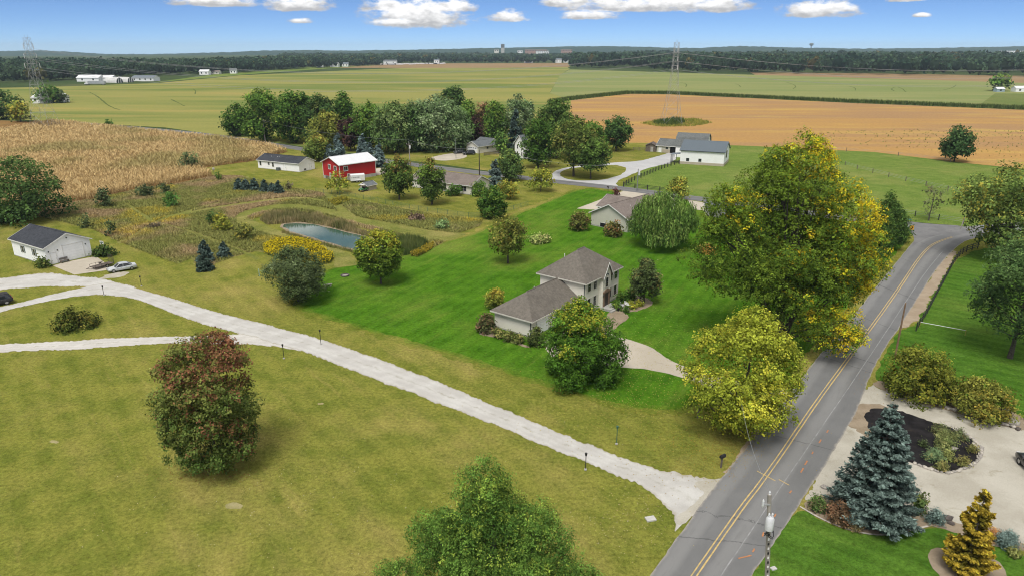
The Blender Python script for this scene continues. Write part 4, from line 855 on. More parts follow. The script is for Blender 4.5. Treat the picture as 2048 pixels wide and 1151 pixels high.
# shrubs by the tan house
tree('house_tree', 'small tree with yellowing top behind the garage wing', (992, 616), 577, 40, YELG, 'oval', .05, 140, cov=1.9, accent_dir=(0, 0, 1))
shrub('house_shrub', 'round reddish shrub at the corner of the garage wing', (973, 664), 626, 36, ((.035, .045, .018), (.075, .078, .028), (.11, .065, .04), .22), 141, lump=.1, cov=1.8)
for i, (x, yb, tp, w, lb) in enumerate([(999, 673, 657, 24, 'low mound shrub nearest the reddish shrub'), (1018, 679, 662, 26, 'middle low mound shrub along the garage wall'), (1037, 684, 668, 24, 'low mound shrub nearest the house corner')]):
    shrub('foundation_shrub', lb, (x, yb), tp, w, ((.04, .055, .016), (.10, .115, .03), (.13, .12, .04), .2), 142 + i, group='low shrubs along the garage wall', cov=1.7)
shrub('house_shrub', 'round dark shrub at the garage corner beside the maple', (1070, 689), 653, 36, ((.03, .045, .014), (.07, .09, .024), (.1, .1, .03), .1), 146, lump=.12, cov=1.7)
for i, (x, yb, tp, w, cols, lb) in enumerate([(1243, 606, 586, 26, DK, 'dark shrub against the house wall by the entrance'), (1258, 600, 578, 26, DK, 'dark round shrub between entrance and oval tree'), (1232, 617, 604, 18, MID, 'little green shrub beside the front steps'), (1262, 616, 605, 20, LIME, 'yellow green low shrub at the bed edge'), (1277, 610, 600, 18, LIME, 'smaller yellow green low shrub under the oval tree'), (1252, 623, 615, 14, DK, 'tiny dark shrub at the walkway curve')]):
    shrub('entrance_shrub', lb, (x, yb), tp, w, cols, 150 + i, group='shrubs in the entrance bed', cov=1.7)
tree('ornamental_tree', 'small red tinged ornamental tree beside the beige gabled house', (1160, 460), 425, 40, ((.05, .06, .016), (.095, .105, .024), (.13, .08, .035), .16), 'dome', .15, 157, cov=1.9)
tree('ornamental_tree', 'small rusty ornamental tree against the beige gable wall', (1227, 472), 443, 36, ((.05, .055, .016), (.10, .10, .026), (.16, .085, .035), .2), 'dome', .12, 158, cov=1.9)
shrub('ornamental_shrub', 'dark red shrub by the beige house entrance drive', (1233, 390), 379, 13, ((.04, .02, .02), (.09, .03, .03), (.1, .04, .03), .3), 159)
shrub('flower_patch', 'yellow and orange flower patch past the willow', (1412, 505), 492, 40, ((.06, .08, .02), (.14, .13, .03), (.34, .18, .04), .4), 160, cat='flowers')
shrub('vegetable_patch', 'sprawling pale squash plants on the lawn edge', (1078, 484), 471, 44, ((.08, .11, .03), (.17, .20, .06), (.25, .23, .1), .2), 161, cat='plants')
# white garage surroundings
shrub('garage_shrub', 'round clipped shrub at the white garage corner by the door', (83, 534), 516, 27, ((.035, .055, .014), (.075, .10, .022), (.1, .1, .03), .1), 162, lump=.1, cov=1.8)
shrub('garage_shrub', 'long dark shrub behind the small white sign at the garage', (208, 511), 493, 44, ((.024, .045, .012), (.050, .078, .018), (.07, .09, .02), .1), 163, cov=1.8, wy=.6)
shrub('creeping_juniper', 'low dark arching shrub alone on the lawn between the gravel tracks', (150, 654), 615, 72, ((.024, .040, .008), (.070, .082, .016), (.11, .10, .02), .2), 164, cov=1.8, droop=.5, lump=.3)
# meadow shrubs
for i, (x, yb, tp, w, cols, lb) in enumerate([
    (381, 338, 305, 36, OLIVE, 'dark olive bush standing up from the dry corn'), (343, 413, 383, 27, ((.03, .075, .016), (.07, .14, .028), (.1, .15, .03), .1), 'bright green bush in the reddish meadow grass'),
    (211, 414, 374, 28, OLIVE, 'slender olive bush at the corn edge'), (292, 392, 370, 30, OLIVE, 'grey green bush at the corn edge near the bright bush'), (331, 388, 366, 20, OLIVE, 'small upright bush at the meadow back edge'),
    (425, 447, 418, 20, ((.03, .06, .016), (.065, .11, .028), (.1, .12, .03), .1), 'dark green sapling in the middle of the meadow'), (447, 460, 426, 36, ((.085, .105, .018), (.18, .19, .03), (.24, .2, .03), .2), 'yellow green bush beside the dark sapling'),
    (488, 478, 447, 44, ((.055, .075, .018), (.12, .125, .03), (.17, .15, .03), .2), 'olive bush at the foot of the pond path'), (222, 470, 440, 14, OLIVE, 'thin sapling near the white garage'), (172, 455, 430, 16, OLIVE, 'thin sapling in the meadow behind the garage sign'),
    (310, 456, 444, 18, ((.06, .055, .035), (.11, .09, .06), (.13, .09, .06), .2), 'brownish bare bush where the meadow paths meet'), (437, 360, 346, 12, MID, 'small bush by the birdhouse post'),
    (885, 457, 438, 26, ((.06, .10, .04), (.12, .18, .07), (.15, .2, .08), .2), 'pale grey green clump beside the bare patch'), (832, 440, 429, 30, ((.07, .05, .035), (.12, .085, .06), (.14, .1, .07), .2), 'brown brush pile mound beside the wire fence'),
    (578, 379, 366, 14, ((.06, .06, .03), (.10, .09, .05), (.12, .09, .05), .2), 'brownish bush right of the small spruce row')]):
    shrub('meadow_bush', lb, (x, yb), tp, w, cols, 170 + i, cov=1.1, group='bushes in the meadow', lump=.5)
# gravel court plants
for i, (x, yb, tp, w, cols, lb) in enumerate([
    (1890, 893, 862, 42, ((.07, .10, .03), (.17, .19, .07), (.2, .2, .08), .2), 'tall pale green plant in the black mulch bed'), (1866, 918, 898, 34, ((.06, .10, .05), (.13, .19, .09), (.2, .2, .08), .1), 'grey green plant at the front of the mulch bed'),
    (1893, 918, 902, 24, ((.08, .10, .03), (.18, .19, .06), (.2, .2, .08), .1), 'yellow green tuft beside the grey green plant'), (1882, 937, 923, 24, ((.07, .09, .03), (.15, .15, .05), (.2, .16, .06), .2), 'small tuft at the stone edge of the mulch bed'),
    (1925, 929, 914, 22, ((.08, .09, .03), (.17, .16, .05), (.2, .16, .06), .2), 'small tuft at the tip of the mulch bed'), (1946, 903, 889, 18, ((.08, .09, .03), (.15, .15, .05), (.2, .16, .06), .2), 'low tuft near the rounded end of the mulch bed'),
    (1918, 875, 858, 30, ((.05, .07, .03), (.10, .12, .05), (.15, .13, .06), .2), 'dull green plant at the back of the mulch bed'), (1884, 866, 850, 32, ((.05, .07, .03), (.11, .13, .05), (.15, .13, .06), .2), 'dull green plant beside the back of the tall pale plant'),
    (1845, 892, 879, 14, OLIVE, 'tiny grey plant in the middle of the black mulch')]):
    shrub('bed_plant', lb, (x, yb), tp, w, cols, 190 + i, cov=1.0, cat='plant', group='plants in the black mulch bed', aspect=.3)
shrub('bed_shrub', 'brown spent shrub at the foot of the blue spruce', (1680, 1042), 1002, 56, ((.06, .04, .02), (.13, .085, .05), (.16, .09, .05), .3), 200, cov=1.9)
shrub('bed_shrub', 'low green shrub at the road end of the spruce bed', (1634, 1020), 985, 32, ((.04, .07, .02), (.08, .13, .035), (.12, .1, .05), .2), 201, cov=1.3)
shrub('bed_shrub', 'green shrub tucked behind the foot of the blue spruce', (1838, 1024), 986, 28, ((.03, .055, .016), (.065, .10, .03), (.1, .11, .03), .2), 202)
shrub('ornamental_grass', 'pale feathery grass clump at the bed edge', (1709, 1057), 1028, 24, ((.18, .13, .06), (.34, .26, .14), (.34, .26, .14), .1), 203, cat='plant', aspect=.2)
shrub('ornamental_grass', 'rusty grass clump between gold conifer and gravel court', (1983, 1078), 1054, 24, ((.16, .08, .03), (.32, .16, .06), (.3, .18, .08), .2), 204, cat='plant', aspect=.2)
shrub('dwarf_spruce', 'low round blue spruce beside the dark rocks', (1869, 1045), 1020, 32, BLUE + ((.12, .17, .16), .2), 205, cov=1.7, aspect=.3)
shrub('dwarf_spruce', 'low round blue spruce at the photo edge beside the gravel court', (2014, 1092), 1064, 40, BLUE + ((.12, .17, .16), .2), 206, cov=1.7, aspect=.3)
shrub('bed_shrub', "small pale green plant below the second dwarf spruce", (2026, 1110), 1094, 22, ((.09, .11, .03), (.2, .2, .07), (.2, .2, .07), .1), 207, cat='plant')
# ================================================================ CROPS, MEADOW, WOODS, HILLS
def stuff(name, parts, label, cat=None, mat=None):
    n = 0; Vs, Fs, Ts = [], [], []
    for V, F, T in parts: Vs.append(V); Fs.append(F + n); Ts.append(T); n += len(V)
    o = link(name, fast_mesh(name, np.concatenate(Vs), np.concatenate(Fs), np.clip(np.concatenate(Ts), .003, .8), mat or BLADE))
    return tag(o, label, cat, None, 'stuff')
def lerp(a, b, k): return np.array(a) * (1 - k[:, None]) + np.array(b) * k[:, None]
# ---- ripe corn
CORN = GP([(-420, 236), (0, 241), (120, 245), (300, 264), (440, 278), (545, 295), (578, 303), (556, 309), (500, 323), (440, 331), (400, 338), (428, 352), (342, 369), (278, 378), (195, 398), (83, 415), (0, 428), (-420, 470)])
sheet('corn_ground', CORN, -.016, M_CORNF, smooth=0, step=3, jit=.5)
def corn():
    rng = np.random.default_rng(5)
    P2 = scatter(rng, CORN, 90000)
    P2 = P2[(P2[:, 0] > -250) & (P2[:, 1] < 400) & (P2[:, 0] > -P2[:, 1] * .86)]
    # rows 0.9 m apart running away from the camera
    a = R(35); u = P2 @ np.array([math.cos(a), math.sin(a)]); v = P2 @ np.array([-math.sin(a), math.cos(a)])
    v = np.round(v / 1.0) * 1.0 + rng.normal(size=len(v)) * .1
    P2 = np.stack([u * math.cos(a) - v * math.sin(a), u * math.sin(a) + v * math.cos(a)], 1)
    d = np.hypot(P2[:, 0], P2[:, 1]); keep = rng.random(len(P2)) < np.clip(220 / d, 0, 1); P2 = P2[keep]; d = d[keep]; n = len(P2)
    P = np.concatenate([P2, np.zeros((n, 1))], 1)
    hh = 1.8 + .45 * vnoise(P2[:, 0], P2[:, 1], 14, 3) + rng.normal(size=n) * .18
    g = np.clip(fbm(P2[:, 0], P2[:, 1], 30, 8) * 3.2 - 1.75, 0, .55); k = rng.random(n)
    tan = lerp((.68, .52, .26), (.48, .335, .15), k)
    T = tan * (1 - g[:, None] * .8) + np.array((.22, .24, .07)) * g[:, None] * .8
    T *= (.75 + .4 * rng.random(n))[:, None]
    out = []
    ws = np.clip(d / 692 * .65, .10, .38)
    out.append(blades(P, hh, ws * .5, np.full(n, .06), T * 1.05, rng))
    for j in range(4):
        Q = P + rng.normal(size=(n, 3)) * np.array([.1, .1, 0]); Q[:, 2] = hh * (.12 + .2 * j)
        out.append(blades(Q, hh * .34, ws, .8 + .9 * rng.random(n), T * (.8 + .09 * j), rng))
    stuff('ripe_corn', out, 'dry tan corn field standing in rows', 'corn')
corn()
# ---- green corn edge along the ripe field
def corn_edge():
    rng = np.random.default_rng(6); E = np.array(GP([(1100, 206), (1143, 200), (1200, 193.6), (1260, 187.4), (1340, 188), (1700, 205), (2048, 219), (2500, 230)]))
    L, _ = along(E, 8000); L = L + rng.normal(size=L.shape) * np.array([.8, 3.5]) + np.array([0, 5]); n = len(L)
    P = np.concatenate([L, np.zeros((n, 1))], 1); k = rng.random(n)
    T = lerp((.05, .085, .018), (.12, .155, .040), k); hh = 2.3 + rng.random(n) * .8
    stuff('green_corn', [blades(P, hh, np.full(n, .55), np.full(n, .15), T, rng), blades(P + rng.normal(size=P.shape) * np.array([.5, .5, 0]), hh * .8, np.full(n, .7), np.full(n, .5), T * 1.1, rng)], 'green corn rows edging the ripe field', 'corn')
corn_edge()
# ---- meadow grass
PATH_POLYS = [smooth_pts(GP(a), False, 1) + smooth_pts(GP(b), False, 1)[::-1] for a, b in PATHS]
POND_W = GP([(556, 449), (580, 444), (622, 445), (655, 452), (720, 467), (790, 484), (832, 494), (832, 508), (800, 515), (750, 511), (712, 504), (660, 491), (600, 472), (568, 463)])
def meadow():
    rng = np.random.default_rng(7); M = GP(MEADOW)
    P2 = scatter(rng, M, 80000, PATH_POLYS + [POND_W]); n = len(P2); x, y = P2[:, 0], P2[:, 1]
    P = np.concatenate([P2, np.zeros((n, 1))], 1)
    red = np.clip(fbm(x, y, 11, 21) * 4 - 2.0, 0, .8); gold = np.clip(fbm(x, y, 10, 31) * 5 - 3.0, 0, 1) * (rng.random(n) < .75)
    T = lerp((.105, .120, .034), (.165, .160, .050), rng.random(n))
    T = T * (1 - red[:, None]) + lerp((.25, .18, .105), (.20, .135, .08), rng.random(n)) * red[:, None]
    T = T * (1 - gold[:, None] * .75) + np.array((.30, .23, .028)) * gold[:, None] * .75
    T *= 2.1 * (.5 + .8 * rng.random(n))[:, None]
    d = np.hypot(x, y); ht = (.22 + .42 * fbm(x, y, 7, 41)) * (.6 + .8 * rng.random(n))
    stuff('meadow_grass', [blades(P, ht, d / 692 * .75, .5 + .8 * rng.random(n), T, rng), blades(P + rng.normal(size=P.shape) * np.array([.25, .25, 0]), ht * .8, d / 692 * .7, .5 + .8 * rng.random(n), T * .9, rng)], 'tall mixed meadow grass around the pond', 'grass')
meadow()
def patch(name, label, cat, poly, n, h, pal, wpx, seed, lean=.25, tip=None):
    rng = np.random.default_rng(seed); P2 = scatter(rng, GP(poly), n); n = len(P2); P = np.concatenate([P2, np.zeros((n, 1))], 1)
    d = np.hypot(P2[:, 0], P2[:, 1]); hh = h * (.5 + .6 * rng.random(n)) * (.35 + 1.0 * vnoise(P2[:, 0], P2[:, 1], 2.2, seed))
    T = lerp(pal[0], pal[1], np.clip(rng.random(n) * .6 + vnoise(P2[:, 0], P2[:, 1], 3, seed + 5) * .8 - .2, 0, 1)) * 1.5; parts = [blades(P, hh, d / 692 * wpx, lean * rng.random(n), T, rng)]
    if tip is not None:
        Q = P.copy(); Q[:, 2] = hh * .72
        N = unit(rng.normal(size=(n, 3)) * .6 + np.array([0, -.3, 1])); s = d / 692 * 1.5
        V, F = leaf_quads(Q + rng.normal(size=Q.shape) * .12, N, s, s * .8, rng)
        tt = np.repeat(lerp(tip[0], tip[1], rng.random(n)), 4, axis=0)
        F3 = np.concatenate([F[:, [0, 1, 2]], F[:, [0, 2, 3]]]); parts.append((V, F3, tt))
    return stuff(name, parts, label, cat)
patch('goldenrod', 'bright yellow goldenrod bed behind the grey green bush tree', 'flowers', [(527, 492), (545, 483), (600, 481), (640, 492), (668, 515), (660, 527), (620, 532), (560, 520), (530, 508)], 5000, 1.3, ((.06, .085, .016), (.12, .13, .03)), .9, 51, .3, ((.66, .50, .015), (.46, .38, .02)))
patch('goldenrod', 'loose goldenrod strip at the far end of the pond', 'flowers', [(822, 512), (850, 495), (868, 490), (862, 500), (835, 514)], 900, .9, ((.07, .09, .02), (.16, .15, .03)), .9, 52, .3, ((.40, .30, .02), (.24, .2, .04)))
patch('goldenrod', 'small yellow goldenrod drift at the meadow path by the barn spruces', 'flowers', [(655, 404), (690, 396), (700, 404), (670, 412)], 400, .9, ((.07, .09, .02), (.16, .15, .03)), .9, 53, .3, ((.32, .28, .02), (.22, .2, .04)))
patch('cattails', 'tall cattails and reeds along the far pond bank', 'reeds', [(520, 441), (545, 428), (590, 424), (640, 432), (690, 448), (735, 466), (790, 480), (795, 486), (720, 470), (650, 452), (600, 444), (560, 448), (535, 450)], 6500, 1.35, ((.075, .090, .026), (.270, .215, .110)), .8, 54, .5)
patch('cattails', 'dark green cattails at the end of the pond behind the ball maple', 'reeds', [(785, 478), (830, 480), (855, 488), (838, 505), (806, 512), (802, 500), (800, 490)], 3000, 1.5, ((.045, .075, .020), (.11, .13, .04)), .8, 55, .35)
patch('reed_fringe', 'thin fringe of reeds on the near pond edge', 'reeds', [(565, 462), (600, 472), (660, 490), (715, 504), (712, 507), (655, 494), (595, 476), (562, 466)], 900, .8, ((.09, .11, .03), (.2, .17, .07)), .6, 56, .35)
# ---- weeds round the lattice tower in the ripe field
patch('tower_weeds', 'yellow green weeds around the foot of the tower in the ripe field', 'weeds', [(1280, 247), (1330, 239), (1390, 238), (1425, 246), (1390, 253), (1320, 254)], 2600, 1.2, ((.10, .13, .025), (.26, .24, .05)), .9, 57, .4)
patch('tower_weeds', 'dark thicket between the tower legs in the ripe field', 'weeds', [(1305, 247), (1330, 241), (1360, 240), (1372, 246), (1350, 251), (1315, 251)], 1500, 2.4, ((.04, .065, .016), (.08, .11, .025)), 1.0, 58, .4)
patch('tower_weeds', 'brown dry weeds around the foot of the tower in the corn', 'weeds', [(60, 252), (95, 247), (125, 250), (130, 258), (90, 260)], 1500, 3.0, ((.14, .10, .05), (.24, .17, .08)), 1.0, 59, .4)
patch('field_weeds', 'green weed tufts scattered in the ripe field near the lone tree', 'weeds', [(1640, 262), (1780, 258), (2048, 262), (2048, 318), (1960, 312), (1800, 296), (1650, 288)], 420, .6, ((.11, .11, .03), (.17, .18, .05)), 1.1, 60, .9)
# ---- fallen leaves
def litter():
    rng = np.random.default_rng(8); parts = []
    for (cx, cy, sx, sy, n, c0, c1, s) in [(1240, 790, 100, 42, 900, (.34, .27, .05), (.42, .36, .12), .13), (1430, 900, 70, 40, 900, (.36, .28, .05), (.30, .19, .05), .12), (1330, 830, 140, 60, 900, (.38, .32, .08), (.30, .2, .06), .11), (1320, 690, 90, 40, 700, (.34, .30, .08), (.42, .38, .14), .12), (1520, 840, 36, 30, 700, (.36, .26, .04), (.24, .14, .04), .12),
                                          (1250, 1030, 60, 40, 240, (.38, .3, .1), (.4, .36, .2), .12), (430, 945, 60, 12, 260, (.24, .09, .04), (.30, .2, .06), .12), (900, 1000, 260, 120, 110, (.4, .36, .15), (.42, .4, .3), .12), (480, 1010, 180, 90, 120, (.4, .34, .14), (.42, .4, .28), .12), (1750, 760, 40, 20, 120, (.34, .2, .06), (.3, .15, .05), .12)]:
        x, y = rng.normal(size=n) * sx + cx, rng.normal(size=n) * sy + cy
        P = np.array([(*G(a, min(max(b, 520), 1400)), .02) for a, b in zip(x, y)]); N = unit(rng.normal(size=(n, 3)) * .3 + np.array([0, 0, 1]))
        V, F = leaf_quads(P, N, s, s * .8, rng); parts.append((V, F, np.repeat(lerp(c0, c1, rng.random(n)), 4, axis=0)))
    stuff('fallen_leaves', parts, 'yellow fallen leaves scattered over the lawns', 'leaves', LEAF)
litter()
# ---- far woods: many merged crowns, each a dark body with leafy clumps
ICO_V = None
def ico():
    global ICO_V
    if ICO_V is None:
        bm = bmesh.new(); bmesh.ops.create_icosphere(bm, subdivisions=1, radius=1); bm.verts.ensure_lookup_table()
        ICO_V = (np.array([v.co[:] for v in bm.verts]), np.array([[v.index for v in f.verts] for f in bm.faces])); bm.free()
    return ICO_V
def wood(name, label, poly, spacing, h, pal, seed, leaf=26, maxn=2600):
    rng = np.random.default_rng(seed); W = GP(poly)
    a = np.array(W); area = .5 * abs(np.dot(a[:, 0], np.roll(a[:, 1], 1)) - np.dot(a[:, 1], np.roll(a[:, 0], 1)))
    n = int(min(maxn, area / spacing ** 2)); P2 = scatter(rng, W, n); n = len(P2)
    d = np.hypot(P2[:, 0], P2[:, 1]); hh = h * (.72 + .42 * rng.random(n)) * (.8 + .35 * vnoise(P2[:, 0], P2[:, 1], 120, seed)); r = hh * (.30 + .16 * rng.random(n)) * (1 + np.clip((d - 1200) / 2600, 0, .8))
    C = np.concatenate([P2, (hh * .56)[:, None]], 1); S = np.stack([r, r, hh * .46], 1)
    k = np.clip(rng.random(n) * .7 + vnoise(P2[:, 0], P2[:, 1], 70, seed + 2) * .5 - .1, 0, 1); T0 = lerp(pal[0], pal[1], k)
    m = rng.random(n) < pal[3]; T0[m] = np.array(pal[2]) * (.8 + .4 * rng.random(m.sum()))[:, None]
    iv, jf = ico(); nv = len(iv)
    wob = 1 + (rng.random((n, nv)) - .5) * .35
    V1 = (iv[None] * wob[..., None] * S[:, None] * .86 + C[:, None]).reshape(-1, 3); F1 = (jf[None] + (np.arange(n) * nv)[:, None, None]).reshape(-1, 3)
    q = leaf; N_ = n * q; dd = unit(rng.normal(size=(N_, 3)) + np.array([0, -.5, .55])); ci = np.repeat(np.arange(n), q)
    P = C[ci] + dd * S[ci] * (.86 + .2 * rng.random(N_))[:, None]; N = unit(dd + rng.normal(size=(N_, 3)) * .5); L = r[ci] * (.42 + .3 * rng.random(N_))
    V2, F2 = leaf_quads(P, N, L, L * .8, rng); F2 = np.concatenate([F2[:, [0, 1, 2]], F2[:, [0, 2, 3]]])
    T2 = np.repeat(T0[ci] * 1.25 * (.5 + 1.0 * rng.random(N_))[:, None], 4, axis=0)
    return stuff(name, [(V1, F1, np.repeat(T0 * .6, nv, axis=0)), (V2, F2, T2)], label, 'woods', LEAF)
WP = ((.012, .036, .022), (.062, .102, .050), (.11, .095, .035), .03)  # teal lean puts some of the distance haze into the leaf colour
wood('far_woods', 'dark mixed woods edging the fields on the water tower side', [(1140, 136.5), (1290, 138), (1300, 142), (1400, 146), (1520, 148), (2048, 154), (2500, 160), (2500, 130), (2048, 122), (1700, 119), (1500, 118), (1300, 118), (1150, 122)], 13, 26, WP, 301, 15, 3600)
wood('far_woods', 'dark woods behind the white farm sheds', [(-300, 168), (0, 166), (140, 164), (320, 152), (470, 147), (600, 138), (760, 131), (760, 124), (600, 128), (470, 133), (300, 135), (0, 137), (-300, 138)], 11, 19, ((.012, .036, .023), (.066, .106, .052), (.10, .10, .03), .04), 302, 16, 3000)  # these tints also carry painted haze in their teal
wood('far_woods', 'distant tree belt along the town below the concrete tower', [(560, 131.5), (760, 129), (900, 127), (1140, 127), (1140, 116), (900, 115), (560, 118)], 20, 20, WP, 303, 14, 1400)
wood('far_woods', 'long low belt of trees on the horizon in front of the hills', [(560, 119), (900, 117), (1300, 116), (2048, 118), (2500, 120), (2500, 112), (1300, 111), (700, 113)], 34, 15, WP, 304, 8, 2200)
def hills():
    rng = np.random.default_rng(9)
    prof = [(-500, 106), (-200, 103), (0, 103), (80, 101.5), (150, 105), (215, 109.5), (290, 110), (380, 107.5), (460, 105), (520, 102), (620, 101), (700, 102), (800, 100.5), (900, 98.5), (1000, 96.5), (1124, 93.5), (1220, 93), (1330, 96), (1400, 96.5), (1480, 92.5), (1560, 95), (1700, 98), (1850, 97), (2048, 93), (2300, 93), (2600, 96)]
    D0 = 4700; ks = np.linspace(0, 1, 26); xs = np.linspace(-500, 2600, 620)
    top = np.interp(xs, [p[0] for p in prof], [p[1] for p in prof])
    V = []
    for k in ks:
        D = D0 + 1900 * k
        X = (xs - CX) / FPX * D * CT; zr = CAMH + (98 - top) / 1549 * 6000
        s = math.sin(min(1, k / .72) * math.pi / 2) ** 1.3 if k < .72 else 1 - ((k - .72) / .28) ** 2 * .5
        base = -9.0; z = base + (zr - base) * s
        z = z + (vnoise(X, np.full_like(X, D), 45, 4) - .5) * 7 * (k > .05) + (vnoise(X, np.full_like(X, D), 17, 5) - .5) * 6 * (k > .05)
        V.append(np.stack([X, np.full_like(X, D), z], 1))
    V = np.concatenate(V); w = len(xs); i = (np.arange(len(ks) - 1)[:, None] * w + np.arange(w - 1)[None]).ravel()
    F = np.stack([i, i + 1, i + w + 1, i + w], 1)
    n = NT('wooded_hills', 1.0, 0.0); a = n.noise(.03, 6, .7); b = n.noise(.002, 4, .6)
    c = n.mix(n.step(a, .35, .65), (.008, .030, .022), (.032, .066, .044)); c = n.mix(n.math('MULTIPLY', n.step(b, .5, .7), .4), c, (.06, .085, .04)); n.out(c)  # blue-green base colours hold part of the far haze as paint
    tag(link('hills', fast_mesh('hills', V, F, mat=n.m)), None, None, None, 'structure')
hills()
# ================================================================ BUILDINGS
def siding(name, c, period=.2, amt=.22, vert=False):
    n = NT(name, .6, .3)
    sp = n.t.nodes.new('ShaderNodeSeparateXYZ'); n.l(n.tc.outputs['Object'], sp.inputs[0])
    co = n.math('ADD', sp.outputs[0], sp.outputs[1]) if vert else sp.outputs[2]
    f = n.math('FRACT', n.math('DIVIDE', co, period))
    line = n.step(f, .80, 1.0)
    d = n.noise(.7, 5, .6); s = n.noise(1.2, 4, .6, stretch=(1, 1, .12))
    col_ = n.mix(n.math('MULTIPLY', n.step(d, .4, .75), .35), c, tuple(v * .84 for v in c))
    col_ = n.mix(n.math('MULTIPLY', n.step(s, .55, .8), .22), col_, tuple(v * .7 for v in c))
    col_ = n.mix(n.math('MULTIPLY', line, amt), col_, tuple(v * .45 for v in c))
    return n.out(col_, n.math('SUBTRACT', 1.0, f), .4, .02)
def shingles(name, c, c2):
    n = NT(name, .9, .2)
    sp = n.t.nodes.new('ShaderNodeSeparateXYZ'); n.l(n.tc.outputs['Object'], sp.inputs[0])
    a = n.noise(2.2, 5, .75); b = n.noise(.35, 4, .6); g = n.noise(14, 2, .7)
    k = n.mix(n.step(a, .3, .7), c, c2); k = n.mix(n.math('MULTIPLY', n.step(b, .45, .7), .45), k, tuple(v * .72 for v in c))
    row = n.step(n.math('FRACT', n.math('DIVIDE', sp.outputs[2], .11)), .75, 1.0)
    k = n.mix(n.math('MULTIPLY', row, .35), k, tuple(v * .5 for v in c)); k = n.mix(1.0, k, n.gray(n.math('ADD', n.math('MULTIPLY', g, .5), .75)), 'MULTIPLY')
    return n.out(k, a, .4, .02)
def metal_roof(name, c):
    n = NT(name, .45, .4); sp = n.t.nodes.new('ShaderNodeSeparateXYZ'); n.l(n.tc.outputs['Object'], sp.inputs[0])
    f = n.step(n.math('FRACT', n.math('DIVIDE', sp.outputs[0], .45)), .86, 1.0)
    s = n.noise(.6, 5, .65)
    return n.out(n.mix(n.math('MULTIPLY', f, .3), n.mix(n.math('MULTIPLY', n.step(s, .5, .75), .3), c, tuple(v * .8 for v in c)), tuple(v * .6 for v in c)), f, .3, .03)
WHT = siding('white_siding', (.86, .86, .855), .2, .10); CREAM = siding('cream_siding', (.66, .635, .56), .2, .12); BEIGE = siding('beige_siding', (.50, .495, .42), .2, .12); REDS = siding('red_siding', (.42, .014, .018), .3, .3, True)
WHTV = siding('white_metal_siding', (.82, .83, .83), .35, .10, True); STONEB = siding('tan_stone_wall', (.42, .37, .29), .5, .1); FNDN = nmat('concrete_foundation', (.40, .39, .36), (.30, .29, .27), 1.2, .9, .2)
SH_BROWN = shingles('brown_shingles', (.118, .105, .088), (.176, .158, .134)); SH_BLACK = shingles('charcoal_shingles', (.030, .033, .040), (.062, .067, .078)); SH_TAN = shingles('tan_shingles', (.155, .128, .112), (.225, .190, .168)); SH_GREY = shingles('grey_shingles', (.105, .118, .125), (.165, .178, .185)); SH_OLD = shingles('weathered_shingles', (.10, .108, .105), (.17, .18, .175))
MR_WHITE = metal_roof('white_metal_roof', (.66, .67, .68)); MR_BLUE = metal_roof('blue_grey_metal_roof', (.105, .130, .150)); MR_SLATE = metal_roof('slate_metal_roof', (.13, .155, .18))
TRIM = nmat('white_trim', (.72, .72, .70), (.62, .61, .58), 2, .5); DTRIM = nmat('dark_trim', (.05, .06, .065), None, 2, .5); BEIGET = nmat('beige_trim', (.56, .54, .48), None, 2, .6)
GLASS = nmat('window_glass', (.018, .022, .026), (.03, .035, .04), 1.5, .06, spec=.6); DOORW = nmat('white_door', (.84, .85, .86), (.78, .79, .80), 1, .45); DARKD = nmat('dark_door', (.05, .04, .035), None, 2, .5); BRICK = nmat('brown_surround', (.22, .15, .10), (.16, .11, .08), 5, .8); OLDW = nmat('weathered_wood', (.17, .14, .115), (.10, .085, .07), 3, .95, .3); INSHADE = nmat('interior_shade_paint', (.01, .01, .01), None, 1, 1.0); BLACKP = nmat('black_paint', (.018, .018, .018), (.03, .03, .03), 4, .6); GUT = nmat('gutter', (.60, .60, .58), None, 2, .4)  # interior material: flat black standing for the shade inside openings
def fbox(b, face, pos, u0, u1, d0, d1, z0, z1):
    if face == '-y': return b.box(u0, u1, pos - d1, pos - d0, z0, z1)
    if face == '+y': return b.box(u0, u1, pos + d0, pos + d1, z0, z1)
    if face == '-x': return b.box(pos - d1, pos - d0, u0, u1, z0, z1)
    return b.box(pos + d0, pos + d1, u0, u1, z0, z1)
def window(par, face, pos, u, z, w, h, fm=None, bars=(1, 1), shut=None, fw=.09):
    fm = fm or TRIM; b = B()
    fbox(b, face, pos, u - w / 2 - fw, u - w / 2, 0, .06, z - fw, z + h + fw); fbox(b, face, pos, u + w / 2, u + w / 2 + fw, 0, .06, z - fw, z + h + fw)
    fbox(b, face, pos, u - w / 2, u + w / 2, 0, .06, z - fw, z); fbox(b, face, pos, u - w / 2, u + w / 2, 0, .06, z + h, z + h + fw)
    for i in range(1, bars[0] + 1):
        if bars[0]: x = u - w / 2 + w * i / (bars[0] + 1); fbox(b, face, pos, x - .025, x + .025, .02, .05, z, z + h)
    o = b.build('window', fm, par)
    n = bars[1] + 1
    for j in range(n):
        z0, z1 = z + h * j / n + (.02 if j else 0), z + h * (j + 1) / n - (.02 if j < n - 1 else 0)
        fbox(B(), face, pos, u - w / 2, u + w / 2, .0, .018 + .004 * j, z0, z1).build('pane', GLASS, o)
    if shut:
        sw = w * .42
        for s in (-1, 1):
            c = u + s * (w / 2 + fw + sw / 2 + .01); fbox(B(), face, pos, c - sw / 2, c + sw / 2, 0, .05, z - fw * .5, z + h + fw * .5).build('shutter', shut, par)
    return o
